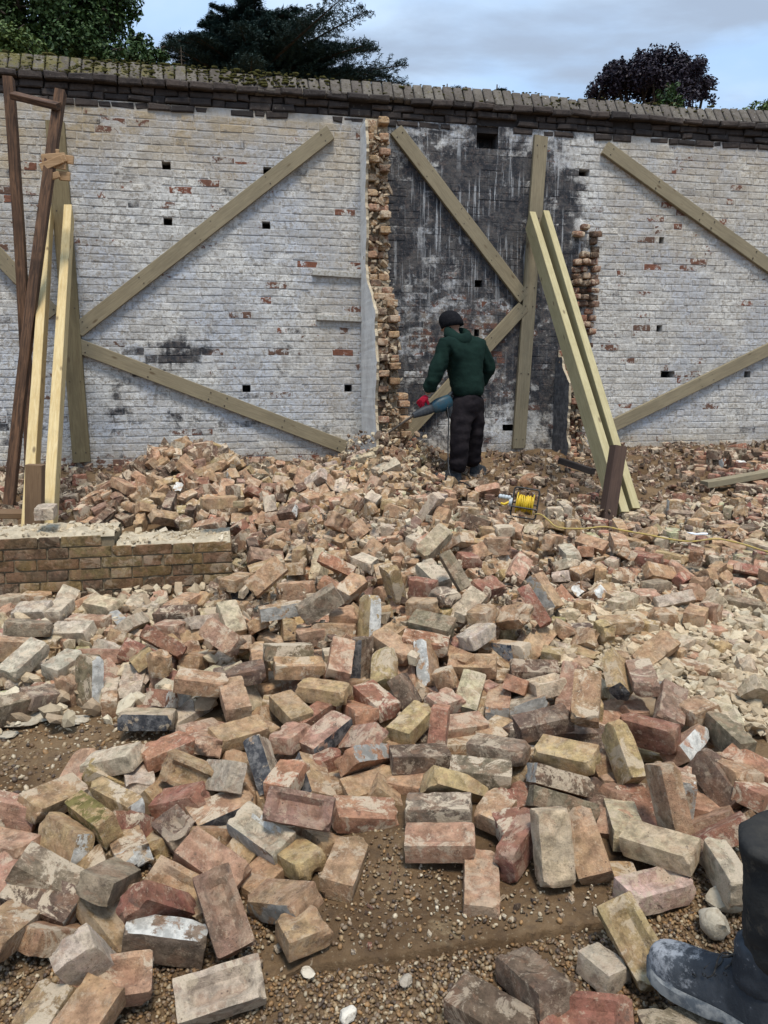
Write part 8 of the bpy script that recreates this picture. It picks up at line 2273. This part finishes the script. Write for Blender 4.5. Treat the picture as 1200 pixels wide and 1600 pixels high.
dl = (lwr - lel).normalized(); gl = hand(wk, lwr + wp - wp, dl + Vector((-.3, .1, 0)), (.4, .9, -.2), 1.12, M_GLOVE, .9, 1, 'glove'); gr = hand(wk, rwr, (-.8, .3, -.4), (0, -.5, -.8), 1.05, M_GLOVE, .9, -1, 'glove')
# breaker hammer held by the worker
M_TEAL = simple('teal_housing', (.012, .055, .085), .5, .4, (.03, .05, .06), 30, .1); M_DGREY = simple('dark_grip', (.025, .03, .036), .6, .3, (.05, .055, .06), 30, .1); M_STEEL = simple('chisel_steel', (.28, .27, .26), .45, .5, (.16, .14, .12), 40, .2, .8)
hp0, hp1 = at(700, 628, 7.28), at(644, 650, 7.16); tip = at(606, 677, 7.50); hx = (hp1 - hp0).normalized(); hyv = Vector((0, 1, .1)); hyv = (hyv - hx * hyv.dot(hx)).normalized(); hzv = hx.cross(hyv); MH = Matrix.Translation(hp0) @ Matrix((hx, hyv, hzv)).transposed().to_4x4()
bk = empty('breaker_hammer', hp0); prop(bk, 'teal electric breaker hammer held low by the worker with its chisel at the stub', 'breaker hammer'); bk.matrix_world = MH
def ringx(x, ry, rz, n=16, cz=0): return [(x, ry * math.copysign(abs(math.cos(2 * math.pi * q / n)) ** .7, math.cos(2 * math.pi * q / n)), cz + rz * math.copysign(abs(math.sin(2 * math.pi * q / n)) ** .7, math.sin(2 * math.pi * q / n))) for q in range(n)]
mb = MB(); mb.loft([ringx(-.03, .045, .055), ringx(-.01, .055, .068), ringx(.10, .056, .070), ringx(.15, .05, .055), ringx(.17, .04, .045)]); mb.build('housing', M_TEAL, bk, smooth=50)
mb = MB(); mb.loft([ringx(.17, .038, .042), ringx(.20, .044, .046), ringx(.25, .042, .044), ringx(.33, .030, .032), ringx(.37, .026, .026)]); mb.build('nose', M_DGREY, bk, smooth=50)
mb = MB(); mb.loft([[(.0 + .05 * math.cos(2 * math.pi * q / 16), .05 * math.sin(2 * math.pi * q / 16), a) for q in range(16)] for a in (.03, .10, .135)][::1]); mb.build('motor_cap', M_DGREY, bk, smooth=50)
mb = MB(); mb.tube(spline([Vector((-.02, 0, -.05)), Vector((-.10, 0, -.07)), Vector((-.14, 0, -.02)), Vector((-.10, 0, .05)), Vector((-.03, 0, .055))], 5), .018, 10); mb.build('rear_handle', M_DGREY, bk, smooth=180)
gw = MH.inverted() @ (lwr + wp + dl * .07); mb = MB(); mb.tube([Vector((.21, 0, 0)), Vector((.21, gw.y * .5, gw.z * .5)), gw, gw * 1.25 - Vector((.05, 0, 0))], .017, 10); mb.build('side_handle', M_DGREY, bk, smooth=180)
mb = MB(); tl = MH.inverted() @ tip; mb.tube([Vector((.36, 0, 0)), Vector((.36, 0, 0)).lerp(tl, .9), tl], [.011, .011, .003], 8); mb.build('chisel', M_STEEL, bk, smooth=40)
cp = [at(699, 636, 7.22), at(701, 660, 7.18), at(700, 700, 7.12), at(702, 738, 7.02), at(712, 752, 6.9), at(724, 754, 6.8), at(735, 760, 6.7)]
mb = MB(); mb.tube(spline(cp, 6), .006, 7); o = mb.build('power_lead', M_BLKM, smooth=180); prop(o, 'thin black power lead hanging from the hammer beside the worker', 'cable')

# the person crouching at the right edge, one boot and shin in view
M_FBOOT, _nt, _b = new_mat('dusty_blue_boot', .75, .25); _v = obj_vec(_nt, False)
_c = mix(_nt, ramp(_nt, noise(_nt, _v, 14, 6, .6), .4, .66), (.027, .031, .037), (.056, .062, .070)); _sx = nd(_nt, 'SeparateXYZ'); _nt.links.new(_v, _sx.inputs[0])
_d = math_n(_nt, 'ADD', noise(_nt, _v, 34, 9, .75), ramp(_nt, _sx.outputs[0], .14, .30, -.12, .10)); _c = mix(_nt, ramp(_nt, _d, .46, .64, 0, .85), _c, (.33, .335, .345))
setc(_nt, _b, _c); _h = bump(_nt, None, noise(_nt, vmap(_nt, _v, (40, 12, 12)), 1, 4, .6), .5, .01); bump(_nt, _b, noise(_nt, _v, 110, 5, .7), .4, .004, _h)
M_FTRO, _nt, _b = new_mat('dirty_dark_trousers', .97, .06); _v = obj_vec(_nt, False)
_c = mix(_nt, ramp(_nt, noise(_nt, _v, 7, 6, .65), .38, .66), (.028, .028, .028), (.052, .048, .042)); _c = mix(_nt, ramp(_nt, noise(_nt, _v, 16, 8, .72), .55, .70, 0, .6), _c, (.12, .10, .075)); setc(_nt, _b, _c)
_w = nd(_nt, 'TexWave', i_Scale=260.0, i_Distortion=2.0); _nt.links.new(_v, _w.inputs[0]); _h = bump(_nt, None, noise(_nt, _v, 14, 5, .6), .5, .02); bump(_nt, _b, _w.outputs['Fac'], .12, .002, _h)
fp = empty('person', ground_pt(1120, 1560)); prop(fp, 'person at the right edge showing only a dusty blue boot and dark trouser leg', 'person'); fo = fp.location.copy()
toe = ground_pt(1017, 1506) + Vector((0, 0, .006)); hv = (ground_pt(1205, 1640) - toe); hv.z = 0; hv.normalize(); heel = toe - (-hv) * 0 + hv * .335; heel.z = float(gh(heel.x, heel.y)) + .045; heel += (Vector((0, 0, CAMZ)) - toe) * .055
fb = boot(fp, heel, -hv, M_FBOOT, simple('dusty_sole', (.075, .085, .095), .85, .2, (.24, .24, .23), 30, .3), M_LACE, 1.09, pitch=math.radians(-3))
an = heel - hv * .06 + Vector((.025, .0, .10)); kn = at(1246, 1232, an.y - .02); hp_ = kn + Vector((.46, -.06, -.02))
nodes = [(kn - fo, .118), (kn.lerp(an, .5) - fo, .098), (an + Vector((.005, 0, .15)) - fo, .090), (an + Vector((.012, -.005, .055)) - fo, .086), (kn.lerp(hp_, .5) - fo, .115), (hp_ - fo, .13)]
h2 = hp_ + Vector((.02, .20, 0)); k2 = h2 + Vector((-.02, .16, -.30)); a2 = k2 + Vector((.34, .02, -.10))
nodes += [(h2 - fo, .13), (k2 - fo, .10), (a2 - fo, .075)]
t2 = skin('trousers', nodes, [(0, 1), (1, 2), (2, 3), (0, 4), (4, 5), (5, 6), (6, 7), (7, 8)], M_FTRO, fp, 3); wrinkle(t2, .010, 11, 3); wrinkle(t2, .004, 30, 4)
pel = (hp_ + h2) / 2; c1 = pel + Vector((.03, -.05, .25)); c2 = pel + Vector((.05, -.10, .42)); hn = pel + Vector((.03, -.13, .57)); hh = pel + Vector((.01, -.15, .70)); s1 = c2 + Vector((0, -.19, 0)); s2 = c2 + Vector((0, .19, 0)); e1 = s1 + Vector((.05, -.06, -.27)); e2 = s2 + Vector((.05, .06, -.27)); w1 = e1 + Vector((.0, .05, -.24)); w2 = e2 + Vector((.0, -.02, -.24))
skin('body', [(pel - fo, .11), (c1 - fo, .10), (c2 - fo, .11), (hn - fo, .05), (hh - fo, .055), (s1 - fo, .05), (e1 - fo, .038), (w1 - fo, .027), (s2 - fo, .05), (e2 - fo, .038), (w2 - fo, .027), (kn.lerp(hp_, .5) + Vector((0, 0, -.03)) - fo, .045), (kn + Vector((.03, 0, -.05)) - fo, .03), (an + Vector((0, 0, .12)) - fo, .028), (k2 + Vector((.02, 0, .02)) - fo, .03), (a2 - fo, .03)], [(0, 1), (1, 2), (2, 3), (3, 4), (2, 5), (5, 6), (6, 7), (2, 8), (8, 9), (9, 10), (0, 11), (11, 12), (12, 13), (0, 14), (14, 15)], M_SKIN, fp)
skin('jacket', [(pel + Vector((0, 0, .04)) - fo, .17), (c1 - fo, .165), (c2 - fo, .15), (hn - fo, .07), (s1 - fo, .078), (e1 - fo, .064), (w1 + Vector((0, 0, .05)) - fo, .05), (s2 - fo, .078), (e2 - fo, .064), (w2 + Vector((0, 0, .05)) - fo, .05)], [(0, 1), (1, 2), (2, 3), (2, 4), (4, 5), (5, 6), (2, 7), (7, 8), (8, 9)], cloth('grey_jacket', (.05, .055, .06), (.035, .04, .045)), fp)
ho2 = head(fp, hh + Vector((-.02, 0, .02)), (-1, 0, -.2), .10, M_SKIN); hand(fp, w1 - fo, (0, .1, -1), (0, 1, 0), 1.0, M_SKIN, .4, 1); hand(fp, w2 - fo, (0, -.1, -1), (0, -1, 0), 1.0, M_SKIN, .4, -1)
mb = MB(); mb.loft([[(.004 + (.098 + .02 * (math.cos(2 * math.pi * q / 24) > 0)) * math.sin(w_) * math.cos(2 * math.pi * q / 24) + .018 * (1 - math.cos(w_)), .089 * math.sin(w_) * math.sin(2 * math.pi * q / 24), .128 * math.cos(w_) + .014 - .05 * (1 - math.cos(w_)) * math.cos(2 * math.pi * q / 24)) for q in range(24)] for w_ in (.05, .3, .55, .8, 1.05, 1.3, 1.5)])
hr = mb.build('hair', M_BEAN, fp, hh - fo + Vector((-.02, 0, .02)), smooth=180)
boot(fp, a2 + Vector((.07, 0, -.12)), (-1, .0, 0), M_FBOOT, M_SOLE, M_LACE, 1.03)

# ------------------------------------------------------------------ trees beyond the wall
def leaf_mat(name, c1, c2, c3, trans=.25):
    m, nt, b = new_mat(name, .6, .25); a = nd(nt, 'Attribute', attribute_name='tint').outputs['Fac']
    c = mix(nt, ramp(nt, a, 0, .6), c1, c2); c = mix(nt, ramp(nt, a, .75, 1.0), c, c3); setc(nt, b, c); return m
def leaves(name, P, N, size, mat, parent, seed, aspect=.6):
    g = np.random.default_rng(seed); n = len(P); a = g.normal(size=(n, 3)); N = N + g.normal(size=(n, 3)) * .55; N /= np.linalg.norm(N, axis=1)[:, None]
    X = a - N * (a * N).sum(1)[:, None]; X /= np.linalg.norm(X, axis=1)[:, None]; Y = np.cross(N, X); s = size * g.uniform(.6, 1.3, n)[:, None]
    k = N * s * .14
    V = np.stack([P - X * s, P + Y * s * aspect + k, P + X * s, P - Y * s * aspect + k], 1).reshape(-1, 3)
    me = bpy.data.meshes.new(name); me.vertices.add(4 * n); me.vertices.foreach_set('co', V.astype('f').ravel()); me.loops.add(6 * n); F = (np.array([[0, 1, 2], [0, 2, 3]])[None] + 4 * np.arange(n)[:, None, None]).reshape(-1)
    me.loops.foreach_set('vertex_index', F.astype('i')); me.polygons.add(2 * n); me.polygons.foreach_set('loop_start', np.arange(0, 6 * n, 3, dtype='i')); me.update(calc_edges=True)
    t = me.attributes.new('tint', 'FLOAT', 'POINT'); t.data.foreach_set('value', np.repeat(g.random(n), 4).astype('f'))
    o = mesh_obj(name, me, mat, parent); o['kind'] = 'stuff'; return o
M_BARK = simple('bark', (.07, .055, .042), .95, .1, (.04, .032, .026), 12, .6)
def broadleaf(label, base, height, clumps, mat, leaf, per, seed, cat='tree'):
    """clumps: (centre, radius) in metres from the base"""
    g = np.random.default_rng(seed); e = empty('tree', base); prop(e, label, cat); mb = MB(); top = Vector((0, 0, height * .62))
    mb.tube(spline([Vector((0, 0, -1.0)), Vector((.1, 0, height * .2)), Vector((-.1, .1, height * .42)), top], 4), [height * .028 * (1 - .045 * i) for i in range(13)], 10); mb.build('trunk', M_BARK, e, smooth=180)
    mb = MB(); PP = []; NN = []
    for c, r in clumps:
        c = np.array(c, float); t0 = min(max(c[2] * .55, height * .2), height * .6); a = Vector((0, 0, t0)); b = Vector(c)
        mb.tube(spline([a, a.lerp(b, .5) + Vector((0, 0, -.06 * height)), b], 4), [height * .010 * (1 - .09 * i) for i in range(9)], 6)
        for q in range(4):
            d = g.normal(size=3); d /= np.linalg.norm(d); b2 = b + Vector(d) * r * .8; mb.tube([b, b.lerp(b2, .5) + Vector((0, 0, .05)), b2], [height * .004, height * .003, height * .0015], 5)
        n = int(per * r * r); d = g.normal(size=(n, 3)); d /= np.linalg.norm(d, axis=1)[:, None]; sub = g.normal(size=(14, 3)); sub /= np.linalg.norm(sub, axis=1)[:, None]
        k = g.integers(0, 14, n); ctr = c + sub[k] * r * g.uniform(.35, .95, (14,))[k][:, None] * np.array([1, 1, .75]); rad = r * .36 * g.random(n) ** .45
        PP.append(ctr + d * rad[:, None]); NN.append(d * .6 + np.array([0, 0, .5]))
    mb.build('limb', M_BARK, e, smooth=180); leaves('crown', np.concatenate(PP), np.concatenate(NN), leaf, mat, e, seed); return e
def rel(base, px, py, Y, r): p = at(px, py, Y) - base; return ((p.x, p.y, p.z), r)
LG = leaf_mat('leaf_green', (.026, .052, .016), (.042, .080, .023), (.070, .118, .032)); LY = leaf_mat('leaf_yellow_green', (.060, .095, .022), (.085, .125, .030), (.12, .16, .04)); LP = leaf_mat('leaf_copper', (.016, .012, .020), (.026, .018, .028), (.040, .028, .038)); LD = leaf_mat('needle_dark', (.013, .031, .027), (.021, .047, .040), (.032, .066, .053))
b = Vector((-9.6, 20.5, .5)); broadleaf('large dark green leafy tree beyond the wall at the left', b, 12.5, [rel(b, -20, 10, 20, 1.7), rel(b, 60, -20, 21, 1.7), rel(b, 125, 15, 20, 1.35), rel(b, 95, 65, 20, 1.2), rel(b, 150, -30, 20.5, 1.2), rel(b, 170, 22, 20, .62), rel(b, 148, 72, 20, .8), rel(b, -60, -60, 22, 2.2), rel(b, 40, 60, 20, 1.2), rel(b, 185, 5, 20, .5), rel(b, 90, 110, 20, 1.1), rel(b, 20, 110, 20.5, 1.2)], LG, .052, 3400, 61)
b = Vector((-6.4, 19.5, .5)); broadleaf('loose green branching tree beside the big left tree above the coping', b, 9.0, [rel(b, 200, 80, 19.5, .55), rel(b, 228, 92, 19.5, .48), rel(b, 250, 84, 19.5, .26), rel(b, 172, 92, 19.5, .5), rel(b, 212, 62, 19.5, .26), rel(b, 190, 120, 19.5, .7), rel(b, 245, 108, 19.5, .4)], LG, .05, 3600, 62)
b = Vector((-8.3, 16.5, .5)); broadleaf('bright yellow green shrubby tree in front of the dark left tree', b, 7.6, [rel(b, -10, 70, 16.5, .62), rel(b, 22, 62, 16.5, .45), rel(b, 50, 84, 16.5, .42), rel(b, 10, 95, 16.5, .6), rel(b, 78, 100, 16.5, .3)], LY, .045, 3800, 63)
b = Vector((15.6, 45, .5)); broadleaf('dark purple copper beech with a domed crown beyond the wall', b, 19.5, [rel(b, 1020, 118, 45, 1.9), rel(b, 975, 128, 45, 1.5), rel(b, 1065, 122, 45, 1.5), rel(b, 1000, 100, 45, 1.0), rel(b, 1040, 96, 45, 1.0), rel(b, 940, 142, 45, .9), rel(b, 1100, 140, 45, .9), rel(b, 1020, 160, 45, 2.4), rel(b, 1085, 112, 45, .55), rel(b, 960, 105, 45, .6)], LP, .085, 1700, 64)
b = Vector((8.9, 24, .5)); broadleaf('small bright green treetop in front of the copper beech', b, 9.8, [rel(b, 1046, 142, 24, .26), rel(b, 1040, 158, 24, .36), rel(b, 1050, 170, 24, .4)], LG, .06, 2600, 65)
b = Vector((11.6, 23, .5)); broadleaf('bright green leafy treetop over the coping at the right edge', b, 9.4, [rel(b, 1192, 172, 23, .42), rel(b, 1168, 182, 23, .3), rel(b, 1222, 165, 23, .5)], LY, .05, 3200, 66)
def cedar(label, base, height, limbs, seed, mat, needle=.055):
    g = np.random.default_rng(seed); r = random.Random(seed); e = empty('cedar_tree', base); prop(e, label, 'cedar tree'); mb = MB()
    mb.tube([(0, 0, -1), (0, 0, height * .4), (.1, 0, height * .75), (.15, 0, height)], [height * .028, height * .02, height * .010, .02], 10); mb.build('trunk', M_BARK, e, smooth=180); mb = MB(); PP = []; NN = []
    for zb, az, L, rise in limbs:
        d = Vector((math.cos(az), math.sin(az), 0)); s = Vector((-d.y, d.x, 0)); p0 = Vector((.1, 0, zb)); pts = [p0 + d * L * t + Vector((0, 0, rise * L * (t ** 1.3) - .10 * L * t * t * (rise < .35))) for t in (0, .25, .5, .75, 1)]
        mb.tube(spline(pts, 3), [.075 * (1 - .07 * i) for i in range(13)], 6); sp = spline(pts, 12)
        for i in range(6, len(sp)):
            t = i / (len(sp) - 1); wl = L * (.34 * (1 - t) + .07) * r.uniform(.5, 1.15)
            for sg in (-1, 1):
                dd = (s * sg + d * r.uniform(.3, 1.0) + Vector((0, 0, r.uniform(-.08, .42)))).normalized(); k = int(52 * wl) + 10; tt = g.random(k)[:, None]
                PP.append(np.array(sp[i]) + np.array(dd) * wl * tt + g.normal(0, .035, (k, 3)) + np.array([0, 0, 1.0]) * (.05 * np.sin(tt * 3))); NN.append(np.tile([0, 0, 1.0], (k, 1)))
    mb.build('limb', M_BARK, e, smooth=180); leaves('foliage', np.concatenate(PP), np.concatenate(NN), needle, mat, e, seed, .16); return e
cb = Vector((-4.9, 30, .5)); rz = random.Random(77); L_ = []
zt = at(400, 6, 30).z - .5; zl = at(400, 122, 30).z - .5
for i in range(84):
    z = rz.uniform(zl - .8, zt - .3); az = rz.uniform(0, 6.28); u = max(0, (z - zl) / (zt - zl)); L = (3.9 - 3.0 * u) * rz.uniform(.6, 1.05) * (1 + .40 * (1 - u) * (math.cos(az) > .3)); L_.append((z, az, L, rz.uniform(.06, .30)))
L_ += [(zt - 1.6, 3.3, 1.6, .55), (zt - 1.0, 2.8, 1.5, .6), (zl + 1.0, .1, 2.6, .50), (zl + .7, .05, 2.9, .50), (zt - .6, 1.2, .9, .7), (zl + .3, .05, 5.0, .06), (zl - .1, -.1, 5.5, .05), (zl + .2, 3.2, 2.9, .25), (zl + .9, 3.0, 2.6, .3), (zl + .1, .2, 5.2, .02), (zl - .5, .0, 5.9, .03)]
cedar('broad dark cedar with layered upswept branches beyond the wall', cb, zt + .2, L_, 71, LD, .07)
for px, py, s, lab_, sd_ in ((692, 131, .8, 'cedar twig top just showing above the coping left of the middle', 72), (770, 132, .35, 'small conifer tip just showing above the coping right of the middle', 73)):
    p = at(px, py, 29); cedar(lab_, Vector((p.x, p.y, .5)), p.z - .5, [(p.z - .75, .2, s, .12), (p.z - .85, 2.9, s, .10), (p.z - 1.05, 1.5, s, .1), (p.z - 1.3, .1, s * 1.6, .1), (p.z - 1.4, 3.1, s * 1.6, .1)], sd_, LD)
mb = MB(); P = at(284, 104, 26); mb.tube([P + Vector((0, 0, -9)), P + Vector((0, 0, -.5)), P + Vector((0, 0, .55))], [.09, .03, .008], 6)
for k in range(8): mb.tube([P + Vector((-.22 + .02 * k, 0, -.45 + .12 * k)), P + Vector((0, 0, -.40 + .12 * k)), P + Vector((.22 - .02 * k, 0, -.45 + .12 * k))], .012, 4)
o = mb.build('conifer_leader', M_BARK, smooth=180); prop(o, 'bare thin conifer leader between the left trees and the cedar', 'tree')
